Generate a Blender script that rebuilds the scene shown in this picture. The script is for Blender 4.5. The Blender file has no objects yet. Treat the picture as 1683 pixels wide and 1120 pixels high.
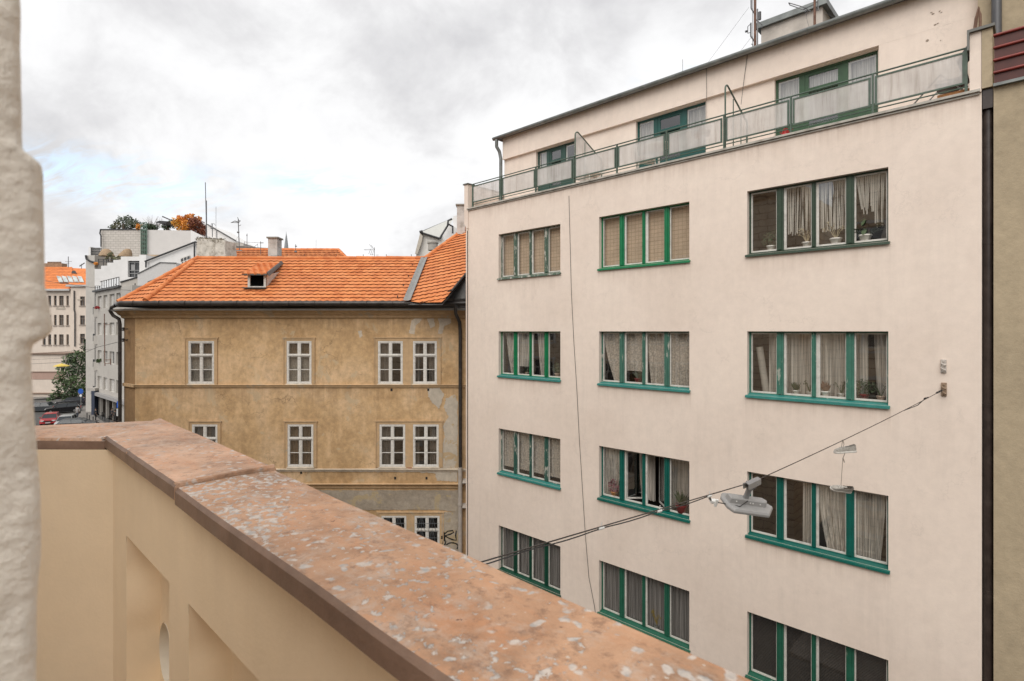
import bpy, math, random
from mathutils import Vector, Matrix, noise
rnd = random.Random(7)
SC = bpy.context.scene
COL = SC.collection
# ---------------------------------------------------------------- camera, sky, sun, exposure
F_PX = 900.0; CX = 841.5; HY = 545.0; CAMZ = 12.6
TH = math.atan2(900.0, 940.5)                  # camera turned left from the street's normal
FR = Matrix.Rotation(TH, 4, 'Z')               # camera-turned frame: X right, Y depth, Z up (same origin as the world)
WR = Matrix.Identity(4)
cam_d = bpy.data.cameras.new('camera'); cam = bpy.data.objects.new('camera', cam_d); COL.objects.link(cam)
SC.camera = cam
cam.location = (0, 0, CAMZ); cam.rotation_euler = (math.radians(90), 0, TH)
cam_d.sensor_width = 36.0; cam_d.lens = 36.0 * F_PX / 1683.0
cam_d.shift_y = -(560 - HY) / 1683.0
cam_d.clip_start = 0.05; cam_d.clip_end = 3000
cam_d.dof.use_dof = True; cam_d.dof.focus_distance = 9.0; cam_d.dof.aperture_fstop = 6.0

SUN_DIR = Vector((0.30, -0.75, 0.95)).normalized()
w = bpy.data.worlds.new('World'); SC.world = w; w.use_nodes = True
nt = w.node_tree; nt.nodes.clear()
def N(t, typ, **kw):
    n = t.nodes.new(typ)
    for k, v in kw.items(): setattr(n, k, v)
    return n
def ramp(t, fac, stops, interp='LINEAR'):
    n = N(t, 'ShaderNodeValToRGB'); n.color_ramp.interpolation = interp
    cr = n.color_ramp
    while len(cr.elements) < len(stops): cr.elements.new(0.5)
    for e, (p, c) in zip(cr.elements, stops):
        e.position = p
        e.color = (c, c, c, 1) if not hasattr(c, '__len__') else (c[0], c[1], c[2], 1)
    t.links.new(fac, n.inputs[0]); return n.outputs[0]
def math_n(t, op, a, b=None, c=None):
    n = N(t, 'ShaderNodeMath', operation=op)
    for i, v in enumerate((a, b, c)):
        if v is None: continue
        if isinstance(v, (int, float)): n.inputs[i].default_value = v
        else: t.links.new(v, n.inputs[i])
    return n.outputs[0]
def mixc(t, fac, a, b, mode='MIX'):
    n = N(t, 'ShaderNodeMix', data_type='RGBA', blend_type=mode)
    for key, v in ((0, fac), (6, a), (7, b)):
        if isinstance(v, (int, float)): n.inputs[key].default_value = v
        elif isinstance(v, tuple): n.inputs[key].default_value = (v[0], v[1], v[2], 1)
        else: t.links.new(v, n.inputs[key])
    return n.outputs[2]
def noise_n(t, vec, scale, detail=4, rough=0.5, dist=0.0):
    n = N(t, 'ShaderNodeTexNoise'); n.inputs['Scale'].default_value = scale; n.inputs['Detail'].default_value = detail
    n.inputs['Roughness'].default_value = rough; n.inputs['Distortion'].default_value = dist
    if vec is not None: t.links.new(vec, n.inputs['Vector'])
    return n.outputs[0]
def mapping(t, vec, scale=(1, 1, 1), loc=(0, 0, 0), rot=(0, 0, 0)):
    n = N(t, 'ShaderNodeMapping'); n.inputs['Scale'].default_value = scale; n.inputs['Location'].default_value = loc
    n.inputs['Rotation'].default_value = rot; t.links.new(vec, n.inputs['Vector']); return n.outputs[0]
out = N(nt, 'ShaderNodeOutputWorld'); bg = N(nt, 'ShaderNodeBackground'); bg.inputs[1].default_value = 0.1
sky = N(nt, 'ShaderNodeTexSky', sky_type='NISHITA', sun_disc=False)
sky.sun_elevation = math.asin(SUN_DIR.z); sky.sun_rotation = math.atan2(SUN_DIR.x, SUN_DIR.y)
tc = N(nt, 'ShaderNodeTexCoord')
rotv = mapping(nt, tc.outputs['Generated'], rot=(0, 0, -TH))       # X right, Y ahead, Z up
sep = N(nt, 'ShaderNodeSeparateXYZ'); nt.links.new(rotv, sep.inputs[0])
zz = math_n(nt, 'MAXIMUM', sep.outputs[2], 0.0); zd = math_n(nt, 'ADD', zz, 0.55)
cx = math_n(nt, 'DIVIDE', sep.outputs[0], zd); cy = math_n(nt, 'DIVIDE', sep.outputs[1], zd)
comb = N(nt, 'ShaderNodeCombineXYZ'); nt.links.new(cx, comb.inputs[0]); nt.links.new(cy, comb.inputs[1])
lowv = mapping(nt, comb.outputs[0], loc=(3.1, 1.7, 0.4))
big = noise_n(nt, lowv, 1.9, 6, 0.55, 0.3)
fine = noise_n(nt, mapping(nt, comb.outputs[0], loc=(8.3, 2.2, 0)), 4.6, 10, 0.60, 0.3)
tone = math_n(nt, 'ADD', math_n(nt, 'MULTIPLY', big, 0.62), math_n(nt, 'MULTIPLY', fine, 0.38))
lowm = N(nt, 'ShaderNodeMapRange'); nt.links.new(sep.outputs[2], lowm.inputs[0]); lowm.inputs[1].default_value = 0.02; lowm.inputs[2].default_value = 0.26; lowm.inputs[3].default_value = 0.085; lowm.inputs[4].default_value = 0.0
tone = math_n(nt, 'SUBTRACT', tone, lowm.outputs[0])
cloud = ramp(nt, tone, [(0.40, (6.1, 6.1, 6.13)), (0.47, (5.6, 5.6, 5.65)), (0.53, (4.75, 4.73, 4.8)), (0.59, (4.05, 4.03, 4.13))])
# rifts of blue low over the roofs, streaky
streak = noise_n(nt, mapping(nt, comb.outputs[0], scale=(0.8, 2.2, 1), loc=(0.3, 5.1, 0)), 11.0, 9, 0.62, 0.9)
el = sep.outputs[2]
def band(v, lo, l2, h2, hi):
    a = N(nt, 'ShaderNodeMapRange', interpolation_type='SMOOTHSTEP'); nt.links.new(v, a.inputs[0])
    a.inputs[1].default_value = lo; a.inputs[2].default_value = l2
    b = N(nt, 'ShaderNodeMapRange', interpolation_type='SMOOTHSTEP'); nt.links.new(v, b.inputs[0])
    b.inputs[1].default_value = h2; b.inputs[2].default_value = hi; b.inputs[3].default_value = 1; b.inputs[4].default_value = 0
    return math_n(nt, 'MULTIPLY', a.outputs[0], b.outputs[0])
azr = math_n(nt, 'DIVIDE', sep.outputs[0], math_n(nt, 'MAXIMUM', sep.outputs[1], 0.05))
m1 = math_n(nt, 'MULTIPLY', band(el, 0.165, 0.20, 0.225, 0.275), band(azr, -1.1, -0.8, -0.66, -0.45))
m2 = math_n(nt, 'MULTIPLY', band(el, 0.215, 0.24, 0.25, 0.285), band(azr, -0.52, -0.38, -0.32, -0.17))
m3 = math_n(nt, 'MULTIPLY', band(el, 0.36, 0.40, 0.41, 0.44), band(azr, 0.2, 0.27, 0.32, 0.36))
mask = math_n(nt, 'MINIMUM', math_n(nt, 'ADD', m1, math_n(nt, 'ADD', m2, math_n(nt, 'MULTIPLY', m3, 0.5))), 1.0)
rift = math_n(nt, 'MULTIPLY', mask, ramp(nt, streak, [(0.42, 0.0), (0.60, 0.85)]))
blue = mixc(nt, 1.0, sky.outputs[0], (2.4, 2.2, 2.0), 'MULTIPLY')
blue = mixc(nt, 0.5, blue, (3.9, 4.7, 5.4))
colr = mixc(nt, rift, cloud, blue)
nt.links.new(colr, bg.inputs[0]); nt.links.new(bg.outputs[0], out.inputs[0])

sd = bpy.data.lights.new('sun', 'SUN'); sd.energy = 1.5; sd.angle = math.radians(55); sd.color = (1.0, 0.955, 0.89)
so = bpy.data.objects.new('sun', sd); COL.objects.link(so)
so.rotation_euler = (-SUN_DIR).to_track_quat('-Z', 'Y').to_euler(); so.location = (0, -10, 40)
SC.view_settings.view_transform = 'Standard'; SC.view_settings.look = 'None'
SC.view_settings.exposure = 0.80; SC.view_settings.gamma = 1.0
SC.cycles.max_bounces = 8; SC.cycles.transparent_max_bounces = 16; SC.cycles.caustics_reflective = False; SC.cycles.caustics_refractive = False

# ---------------------------------------------------------------- projection helpers (photo pixel -> real point)
def px(x, y, d):                    # point in the camera-turned frame at depth d
    return Vector(((x - CX) / F_PX * d, d, CAMZ + (HY - y) / F_PX * d))
def wpx(x, y, d): return FR @ px(x, y, d)
def on_y(x, y, Y):                  # world point on the plane Y=const
    r = FR.to_3x3() @ Vector(((x - CX) / F_PX, 1, (HY - y) / F_PX)); t = Y / r.y
    return Vector((0, 0, CAMZ)) + r * t
def on_plane(x, y, p0, n):          # camera-turned frame
    r = Vector(((x - CX) / F_PX, 1, (HY - y) / F_PX)); o = Vector((0, 0, CAMZ))
    return o + r * ((p0 - o).dot(n) / r.dot(n))

# ---------------------------------------------------------------- materials
MATS = {}
def new_mat(name):
    m = bpy.data.materials.new(name); m.use_nodes = True
    t = m.node_tree; b = t.nodes['Principled BSDF']; return m, t, b
def mat(name, col, rough=0.6, var=0.12, scale=6.0, bump=0.0, bscale=40.0, metal=0.0, dirt=0.0, dirtcol=(0.12, 0.10, 0.08), streaks=0.0, spec=0.5):
    if name in MATS: return MATS[name]
    m, t, b = new_mat(name)
    g = N(t, 'ShaderNodeNewGeometry'); P = g.outputs['Position']
    n1 = noise_n(t, P, scale, 6, 0.6)
    lo = tuple(c * (1 - var) for c in col); hi = tuple(min(1, c * (1 + var)) for c in col)
    c = ramp(t, n1, [(0.3, lo), (0.7, hi)])
    if streaks:
        s = noise_n(t, mapping(t, P, scale=(7, 7, 0.5)), 1.0, 5, 0.65)
        s2 = noise_n(t, P, 0.7, 3, 0.5)
        f = math_n(t, 'MULTIPLY', ramp(t, s, [(0.48, 0.0), (0.75, 1.0)]), math_n(t, 'MULTIPLY', ramp(t, s2, [(0.35, 0.2), (0.65, 1.0)]), streaks))
        c = mixc(t, f, c, tuple(x * 0.62 for x in col))
    if dirt:
        d = noise_n(t, P, scale * 0.6, 9, 0.72)
        c = mixc(t, math_n(t, 'MULTIPLY', ramp(t, d, [(0.5, 0.0), (0.68, 1.0)]), dirt), c, dirtcol)
    t.links.new(c, b.inputs['Base Color'])
    b.inputs['Roughness'].default_value = rough; b.inputs['Metallic'].default_value = metal
    b.inputs['Specular IOR Level'].default_value = spec
    if bump:
        bn = N(t, 'ShaderNodeBump'); bn.inputs['Strength'].default_value = bump; bn.inputs['Distance'].default_value = 0.02
        t.links.new(noise_n(t, P, bscale, 6, 0.65), bn.inputs['Height']); t.links.new(bn.outputs[0], b.inputs['Normal'])
    MATS[name] = m; return m
def srgb(r, g, b):
    f = lambda v: (v / 255 / 12.92) if v <= 10 else ((v / 255 + 0.055) / 1.055) ** 2.4
    return (f(r), f(g), f(b))
def plain(name, rgb, **kw): return mat(name, srgb(*rgb), **kw)

def glass_mat(name='window_glass', refl=1.0, tint=(0.88, 0.89, 0.88)):
    if name in MATS: return MATS[name]
    m = bpy.data.materials.new(name); m.use_nodes = True; t = m.node_tree; t.nodes.clear()
    o = N(t, 'ShaderNodeOutputMaterial'); mx = N(t, 'ShaderNodeMixShader'); tr = N(t, 'ShaderNodeBsdfTransparent'); gl = N(t, 'ShaderNodeBsdfGlossy')
    tr.inputs[0].default_value = (*tint, 1); gl.inputs['Roughness'].default_value = 0.015; gl.inputs[0].default_value = (1, 1, 1, 1)
    fr = N(t, 'ShaderNodeLayerWeight'); fr.inputs[0].default_value = 0.5; p5 = math_n(t, 'POWER', fr.outputs['Facing'], 4.0)
    g = N(t, 'ShaderNodeNewGeometry')
    bn = N(t, 'ShaderNodeBump'); bn.inputs['Strength'].default_value = 0.12; bn.inputs['Distance'].default_value = 0.01
    t.links.new(noise_n(t, g.outputs['Position'], 2.2, 2, 0.4), bn.inputs['Height']); t.links.new(bn.outputs[0], gl.inputs['Normal'])
    f = math_n(t, 'MINIMUM', math_n(t, 'MULTIPLY_ADD', p5, 0.8, 0.17 * refl), 1.0)
    t.links.new(f, mx.inputs[0]); t.links.new(tr.outputs[0], mx.inputs[1]); t.links.new(gl.outputs[0], mx.inputs[2]); t.links.new(mx.outputs[0], o.inputs[0])
    MATS[name] = m; return m
def sheer_mat(name, col, opacity=0.6, threads=0.0, lace=0.0, grid=0.0):
    if name in MATS: return MATS[name]
    m = bpy.data.materials.new(name); m.use_nodes = True; t = m.node_tree; t.nodes.clear()
    o = N(t, 'ShaderNodeOutputMaterial'); mx = N(t, 'ShaderNodeMixShader'); tr = N(t, 'ShaderNodeBsdfTransparent'); df = N(t, 'ShaderNodeBsdfDiffuse')
    tl = N(t, 'ShaderNodeBsdfTranslucent'); m2 = N(t, 'ShaderNodeMixShader'); m2.inputs[0].default_value = 0.3
    df.inputs[0].default_value = (*col, 1); tl.inputs[0].default_value = (*col, 1)
    g = N(t, 'ShaderNodeNewGeometry'); P = g.outputs['Position']
    f = opacity
    if lace:
        l = noise_n(t, P, 26, 3, 0.5); f = ramp(t, l, [(0.40, opacity * 0.72), (0.62, min(1, opacity * 1.15))])
    elif threads:
        l = noise_n(t, mapping(t, P, scale=(60, 60, 0.6)), 1.0, 2, 0.5); f = ramp(t, l, [(0.42, opacity * 0.55), (0.6, min(1, opacity * 1.3))])
    if grid:
        br = N(t, 'ShaderNodeTexBrick'); br.inputs['Scale'].default_value = 12.0
        br.offset = 0; br.inputs['Mortar Size'].default_value = 0.09; br.inputs['Color1'].default_value = (0, 0, 0, 1); br.inputs['Color2'].default_value = (0, 0, 0, 1); br.inputs['Mortar'].default_value = (1, 1, 1, 1)
        t.links.new(mapping(t, P, rot=(math.radians(90), 0, 0)), br.inputs['Vector'])
        s = N(t, 'ShaderNodeSeparateColor'); t.links.new(br.outputs[0], s.inputs[0])
        f = math_n(t, 'MULTIPLY_ADD', s.outputs[0], grid, opacity)
    if isinstance(f, float): mx.inputs[0].default_value = f
    else: t.links.new(f, mx.inputs[0])
    t.links.new(df.outputs[0], m2.inputs[1]); t.links.new(tl.outputs[0], m2.inputs[2])
    t.links.new(tr.outputs[0], mx.inputs[1]); t.links.new(m2.outputs[0], mx.inputs[2]); t.links.new(mx.outputs[0], o.inputs[0])
    MATS[name] = m; return m

def grid_mat(name, col, line, w, h, mort=0.006):
    m, t, b = new_mat(name); g = N(t, 'ShaderNodeNewGeometry'); br = N(t, 'ShaderNodeTexBrick'); br.inputs['Scale'].default_value = 1.0
    br.inputs['Brick Width'].default_value = w; br.inputs['Row Height'].default_value = h; br.inputs['Mortar Size'].default_value = mort
    br.offset = 0.0 if w < .5 else 0.5
    v = noise_n(t, g.outputs['Position'], 3, 5, .6)
    c1 = ramp(t, v, [(.3, tuple(x * .8 for x in col)), (.7, tuple(min(1, x * 1.1) for x in col))])
    t.links.new(c1, br.inputs['Color1']); t.links.new(c1, br.inputs['Color2']); br.inputs['Mortar'].default_value = (*line, 1)
    t.links.new(mapping(t, g.outputs['Position'], rot=(math.radians(-90), 0, 0)), br.inputs['Vector']); t.links.new(br.outputs[0], b.inputs['Base Color']); b.inputs['Roughness'].default_value = .9
    MATS[name] = m; return m
def facade_mat(name, col, light=None, dark=None, stain=0.4, patch=0.0, patchcol=(0.4, 0.38, 0.34), bump=0.15, bscale=30, run=0.5, drips=(), dripcol=None, cracks=0.0):
    """old plaster: broad cloudy tone, fine mottling, rain runs, and flaked patches"""
    m, t, b = new_mat(name); g = N(t, 'ShaderNodeNewGeometry'); P = g.outputs['Position']
    light = light or tuple(min(1, c * 1.1) for c in col); dark = dark or tuple(c * 0.85 for c in col)
    c = ramp(t, noise_n(t, P, 0.55, 6, 0.6, 0.4), [(0.3, dark), (0.5, col), (0.7, light)])
    c2 = ramp(t, noise_n(t, P, 5.5, 8, 0.7), [(0.33, 0.72), (0.66, 1.12)])
    c = mixc(t, stain, c, mixc(t, 1.0, c, c2, 'MULTIPLY'))
    s = noise_n(t, mapping(t, P, scale=(5, 5, 0.35)), 1.0, 6, 0.7)
    s2 = noise_n(t, P, 0.45, 4, 0.5)
    f = math_n(t, 'MULTIPLY', ramp(t, s, [(0.47, 0.0), (0.72, 1.0)]), math_n(t, 'MULTIPLY', ramp(t, s2, [(0.4, 0.1), (0.62, 1.0)]), run))
    c = mixc(t, f, c, tuple(x * 0.66 for x in col))
    if patch:
        pf = ramp(t, noise_n(t, P, 1.1, 9, 0.66, 0.6), [(0.60 - 0.06 * patch, 0.0), (0.625 - 0.06 * patch, 0.85)])
        c = mixc(t, pf, c, patchcol)
    if cracks:
        vo = N(t, 'ShaderNodeTexVoronoi', feature='DISTANCE_TO_EDGE'); vo.inputs['Scale'].default_value = 0.8
        nz = N(t, 'ShaderNodeTexNoise'); nz.inputs['Scale'].default_value = 2.5; nz.inputs['Detail'].default_value = 8; nz.inputs['Roughness'].default_value = .7; t.links.new(P, nz.inputs['Vector'])
        s1 = N(t, 'ShaderNodeVectorMath', operation='SCALE'); s1.inputs['Scale'].default_value = .9; t.links.new(nz.outputs['Color'], s1.inputs[0])
        s2_ = N(t, 'ShaderNodeVectorMath', operation='ADD'); t.links.new(P, s2_.inputs[0]); t.links.new(s1.outputs[0], s2_.inputs[1]); t.links.new(s2_.outputs[0], vo.inputs['Vector'])
        k = math_n(t, 'MULTIPLY', ramp(t, vo.outputs['Distance'], [(.004, 1.0), (.016, 0.0)]), ramp(t, noise_n(t, mapping(t, P, loc=(4, 4, 4)), .9, 3, .5), [(.50, 0.0), (.60, cracks)]))
        c = mixc(t, k, c, tuple(x * .35 for x in col))
        k2 = ramp(t, noise_n(t, P, 7, 9, .8), [(.58, 0.0), (.68, min(1, cracks * .9))]); c = mixc(t, k2, c, tuple(x * .55 for x in col))
        k3 = ramp(t, noise_n(t, mapping(t, P, scale=(1, 1, .45), loc=(9, 2, 5)), 1.4, 7, .7), [(.52, 0.0), (.66, min(1, cracks * .7))]); c = mixc(t, k3, c, tuple(min(1, x * 1.25 + .07) for x in col))
    if drips:
        sx = N(t, 'ShaderNodeSeparateXYZ'); t.links.new(P, sx.inputs[0]); tot = None
        ds = noise_n(t, mapping(t, P, scale=(9, 9, 0.25)), 1.0, 7, 0.75); ds2 = noise_n(t, P, 1.3, 4, .6)
        for dr in drips:            # (z of the ledge, length of the runs, strength, optional x range)
            a = N(t, 'ShaderNodeMapRange', interpolation_type='SMOOTHSTEP'); t.links.new(sx.outputs[2], a.inputs[0]); a.inputs[1].default_value = dr[0] - dr[1]; a.inputs[2].default_value = dr[0]
            k = math_n(t, 'MULTIPLY', a.outputs[0], math_n(t, 'LESS_THAN', sx.outputs[2], dr[0] + .004)); k = math_n(t, 'MULTIPLY', k, dr[2])
            if len(dr) > 3: k = math_n(t, 'MULTIPLY', k, math_n(t, 'MULTIPLY', math_n(t, 'GREATER_THAN', sx.outputs[0], dr[3]), math_n(t, 'LESS_THAN', sx.outputs[0], dr[4])))
            tot = k if tot is None else math_n(t, 'MAXIMUM', tot, k)
        tot = math_n(t, 'MULTIPLY', tot, math_n(t, 'MULTIPLY', ramp(t, ds, [(.36, 0.0), (.66, 1.0)]), ramp(t, ds2, [(.3, .35), (.65, 1.0)])))
        c = mixc(t, tot, c, dripcol or tuple(x * .5 for x in col))
    t.links.new(c, b.inputs['Base Color']); b.inputs['Roughness'].default_value = 0.9; b.inputs['Specular IOR Level'].default_value = 0.2
    bn = N(t, 'ShaderNodeBump'); bn.inputs['Strength'].default_value = bump; bn.inputs['Distance'].default_value = 0.015
    t.links.new(noise_n(t, P, bscale, 7, 0.7), bn.inputs['Height']); t.links.new(bn.outputs[0], b.inputs['Normal'])
    MATS[name] = m; return m

# ---------------------------------------------------------------- mesh building
ROOTM = {}
def mworld(o): return ROOTM.get(o.name, Matrix.Identity(4))
class MB:
    def __init__(s, T=None): s.v = []; s.f = []; s.T = T or WR
    def add(s, vs, fs):
        b = len(s.v); s.v += [s.T @ Vector(v) for v in vs]; s.f += [tuple(i + b for i in f) for f in fs]; return s
    def quad(s, *p): return s.add(p, [tuple(range(len(p)))])
    def box(s, x0, x1, y0, y1, z0, z1):
        if x0 > x1: x0, x1 = x1, x0
        if y0 > y1: y0, y1 = y1, y0
        if z0 > z1: z0, z1 = z1, z0
        return s.add([(x0,y0,z0),(x1,y0,z0),(x1,y1,z0),(x0,y1,z0),(x0,y0,z1),(x1,y0,z1),(x1,y1,z1),(x0,y1,z1)],
                     [(0,3,2,1),(4,5,6,7),(0,1,5,4),(1,2,6,5),(2,3,7,6),(3,0,4,7)])
    def bbox(s, x0, x1, y0, y1, z0, z1, c=0.01):
        """box with chamfered vertical and horizontal edges (a rounded-rect prism along z, inset caps)"""
        if x0 > x1: x0, x1 = x1, x0
        if y0 > y1: y0, y1 = y1, y0
        def ring(i, z):
            a, b_, d, e = x0 + i, x1 - i, y0 + i, y1 - i
            return [(a+c,d,z),(b_-c,d,z),(b_,d+c,z),(b_,e-c,z),(b_-c,e,z),(a+c,e,z),(a,e-c,z),(a,d+c,z)]
        return s.loft([ring(c, z0), ring(0, z0 + c), ring(0, z1 - c), ring(c, z1)], True, True)
    def loft(s, rings, cap0=True, cap1=True, close=True):
        n = len(rings[0]); vs = [p for r in rings for p in r]; fs = []
        for k in range(len(rings) - 1):
            for i in range(n if close else n - 1):
                j = (i + 1) % n
                fs.append((k*n+i, k*n+j, (k+1)*n+j, (k+1)*n+i))
        if cap0: fs.append(tuple(range(n - 1, -1, -1)))
        if cap1: fs.append(tuple((len(rings)-1)*n + i for i in range(n)))
        return s.add(vs, fs)
    def prism(s, pts, d):
        """polygon pts extruded by vector d"""
        d = Vector(d); a = [Vector(p) for p in pts]
        return s.loft([a, [p + d for p in a]], True, True)
    def tube(s, pts, r, n=8, caps=True):
        pts = [Vector(p) for p in pts]; rs = r if hasattr(r, '__len__') else [r] * len(pts); rings = []
        up = None
        for i, p in enumerate(pts):
            a = pts[max(0, i-1)]; b = pts[min(len(pts)-1, i+1)]; d = (b - a)
            d = d.normalized() if d.length > 1e-9 else Vector((0, 0, 1))
            if up is None: up = d.orthogonal().normalized()
            up = (up - d * up.dot(d)); up = up.normalized() if up.length > 1e-6 else d.orthogonal().normalized()
            q = d.cross(up)
            rings.append([p + (up * math.cos(t) + q * math.sin(t)) * rs[i] for t in [2*math.pi*k/n for k in range(n)]])
        return s.loft(rings, caps, caps)
    def cyl(s, p0, p1, r0, r1=None, n=16): return s.tube([p0, p1], [r0, r1 if r1 is not None else r0], n)
    def lathe(s, c, prof, n=20, axis='z'):
        c = Vector(c); rings = []
        for r, h in prof:
            rings.append([c + Vector((r*math.cos(2*math.pi*k/n), r*math.sin(2*math.pi*k/n), h)) for k in range(n)])
        return s.loft(rings, True, True)
    def build(s, name, m, parent=None, smooth=False, kind=None, bevel=0):
        if not s.v: return None
        M = mworld(parent) if parent else Matrix.Identity(4); inv = M.inverted()
        vs = [inv @ v for v in s.v]
        lo = Vector([min(v[i] for v in vs) for i in range(3)]); hi = Vector([max(v[i] for v in vs) for i in range(3)])
        c = (lo + hi) / 2
        if parent is None: c.z = lo.z
        me = bpy.data.meshes.new(name); me.from_pydata([v - c for v in vs], [], s.f)
        ms = m if isinstance(m, (list, tuple)) else [m]
        for q in ms: me.materials.append(q)
        if smooth:
            me.polygons.foreach_set('use_smooth', [True] * len(me.polygons))
            try: me.set_sharp_from_angle(angle=math.radians(smooth if smooth is not True else 50))
            except Exception: pass
        me.update()
        o = bpy.data.objects.new(name, me); COL.objects.link(o); o.location = c
        if parent: o.parent = parent
        ROOTM[o.name] = M @ Matrix.Translation(c)
        if kind: o['kind'] = kind
        if bevel:
            md = o.modifiers.new('edge', 'BEVEL'); md.width = bevel; md.segments = 2; md.limit_method = 'ANGLE'
        return o
def tag(o, label, cat, group=None, kind=None):
    o['label'] = label
    if cat: o['category'] = cat
    if group: o['group'] = group
    if kind: o['kind'] = kind
    return o
def root(name, loc, label, cat, group=None, rz=0.0):
    o = bpy.data.objects.new(name, None); COL.objects.link(o); o.location = loc; o.rotation_euler = (0, 0, rz)
    o.empty_display_size = 0.3
    ROOTM[o.name] = Matrix.Translation(Vector(loc)) @ Matrix.Rotation(rz, 4, 'Z')
    return tag(o, label, cat, group)
def copy_part(o, parent, delta):
    """copy of a part and its sub-parts, moved by a world-space delta"""
    c = o.copy(); COL.objects.link(c); c.parent = parent
    M = mworld(parent).to_3x3().inverted()
    c.location = o.location + M @ Vector(delta)
    ROOTM[c.name] = Matrix.Translation(Vector(delta)) @ ROOTM[o.name]
    for ch in [q for q in COL.objects if q.parent == o]:
        d = ch.copy(); COL.objects.link(d); d.parent = c
    return c
def wall(mb, a0, a1, z0, z1, holes, P, rev=0.15):
    """wall sheet with rectangular holes and their reveals; P(a,z,depth)->point"""
    xs = sorted(set([a0, a1] + [h[0] for h in holes] + [h[1] for h in holes]))
    zs = sorted(set([z0, z1] + [h[2] for h in holes] + [h[3] for h in holes]))
    xs = [x for x in xs if a0 - 1e-6 <= x <= a1 + 1e-6]; zs = [z for z in zs if z0 - 1e-6 <= z <= z1 + 1e-6]
    for i in range(len(xs) - 1):
        for j in range(len(zs) - 1):
            mx, mz = (xs[i] + xs[i+1]) / 2, (zs[j] + zs[j+1]) / 2
            if any(h[0] < mx < h[1] and h[2] < mz < h[3] for h in holes): continue
            mb.quad(P(xs[i], zs[j], 0), P(xs[i+1], zs[j], 0), P(xs[i+1], zs[j+1], 0), P(xs[i], zs[j+1], 0))
    for h in holes:
        a, b, c, d = h[:4]
        mb.quad(P(a, c, 0), P(a, c, rev), P(a, d, rev), P(a, d, 0)); mb.quad(P(b, c, 0), P(b, d, 0), P(b, d, rev), P(b, c, rev))
        mb.quad(P(a, d, 0), P(a, d, rev), P(b, d, rev), P(b, d, 0)); mb.quad(P(a, c, 0), P(b, c, 0), P(b, c, rev), P(a, c, rev))
def room(mb, a0, a1, z0, z1, P, d0, d1):
    """a dark room behind an opening, open towards it"""
    mb.quad(P(a0, z0, d1), P(a1, z0, d1), P(a1, z1, d1), P(a0, z1, d1))
    mb.quad(P(a0, z0, d0), P(a0, z0, d1), P(a0, z1, d1), P(a0, z1, d0)); mb.quad(P(a1, z0, d0), P(a1, z0, d1), P(a1, z1, d1), P(a1, z1, d0))
    mb.quad(P(a0, z0, d0), P(a1, z0, d0), P(a1, z0, d1), P(a0, z0, d1)); mb.quad(P(a0, z1, d0), P(a1, z1, d0), P(a1, z1, d1), P(a0, z1, d1))
def tiles(mb, poly, udir, course=0.26, period=0.22, amp=0.012, rise=0.03, per=6, jitter=0.004, lip=0.055, joint=None):
    """clay tile roof over a convex polygon: overlapping courses, each a wavy sheet with a raised lower lip"""
    poly = [Vector(p) for p in poly]; u = Vector(udir).normalized()
    n = (poly[1] - poly[0]).cross(poly[-1] - poly[0]).normalized()
    if n.z < 0: n = -n
    v = n.cross(u).normalized()
    if v.z < 0: v = -v
    o = poly[0]; pp = [((p - o).dot(u), (p - o).dot(v)) for p in poly]
    v0 = min(q[1] for q in pp); v1 = max(q[1] for q in pp)
    def span(t):
        xs = []
        for i in range(len(pp)):
            a, b = pp[i], pp[(i+1) % len(pp)]
            if abs(a[1] - b[1]) < 1e-9:
                if abs(a[1] - t) < 1e-6: xs += [a[0], b[0]]
                continue
            k = (t - a[1]) / (b[1] - a[1])
            if -1e-6 <= k <= 1 + 1e-6: xs.append(a[0] + k * (b[0] - a[0]))
        return (min(xs), max(xs)) if xs else None
    nc = max(1, round((v1 - v0) / course)); dv = (v1 - v0) / nc
    for i in range(nc):
        a = v0 + i * dv; b = a + dv
        sa, sb = span(a + 1e-5), span(b - 1e-5)
        if not sa or not sb: continue
        k = max(2, int(max(sa[1] - sa[0], sb[1] - sb[0]) / period * per))
        off = (i % 2) * period * 0.5
        vs = []; jl = {}
        for j in range(k + 1):
            f = j / k
            ua = sa[0] + f * (sa[1] - sa[0]); ub = sb[0] + f * (sb[1] - sb[0])
            ti = int((ua + off) / period)
            if ti not in jl: jl[ti] = (rnd.uniform(-1, 1) * jitter, rnd.uniform(-1, 1) * jitter)
            wv = math.cos(2 * math.pi * (ua + off) / period); wb = math.cos(2 * math.pi * (ub + off) / period)
            la = a - lip * (0.5 + 0.5 * wv) + jl[ti][0]
            vs += [o + u * ua + v * la + n * (-0.01), o + u * ua + v * la + n * (rise + amp * wv + jl[ti][1]), o + u * ub + v * (b + 0.02) + n * (amp * wb * 0.6 + 0.002)]
        fs = []
        for j in range(k):
            q = 3 * j; r = q + 3
            fs += [(q, r, r+1, q+1), (q+1, r+1, r+2, q+2)]
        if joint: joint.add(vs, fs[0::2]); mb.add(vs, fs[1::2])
        else: mb.add(vs, fs)
def ridge_tiles(mb, a, b, r=0.11, step=0.36):
    a, b = Vector(a), Vector(b); L = (b - a).length; n = max(1, round(L / step)); d = (b - a) / n
    for i in range(n):
        p = a + d * i + Vector((0, 0, rnd.uniform(-.006, .006)))
        mb.tube([p, p + d * 1.06], [r * 1.1, r * 0.94], 10)
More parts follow.
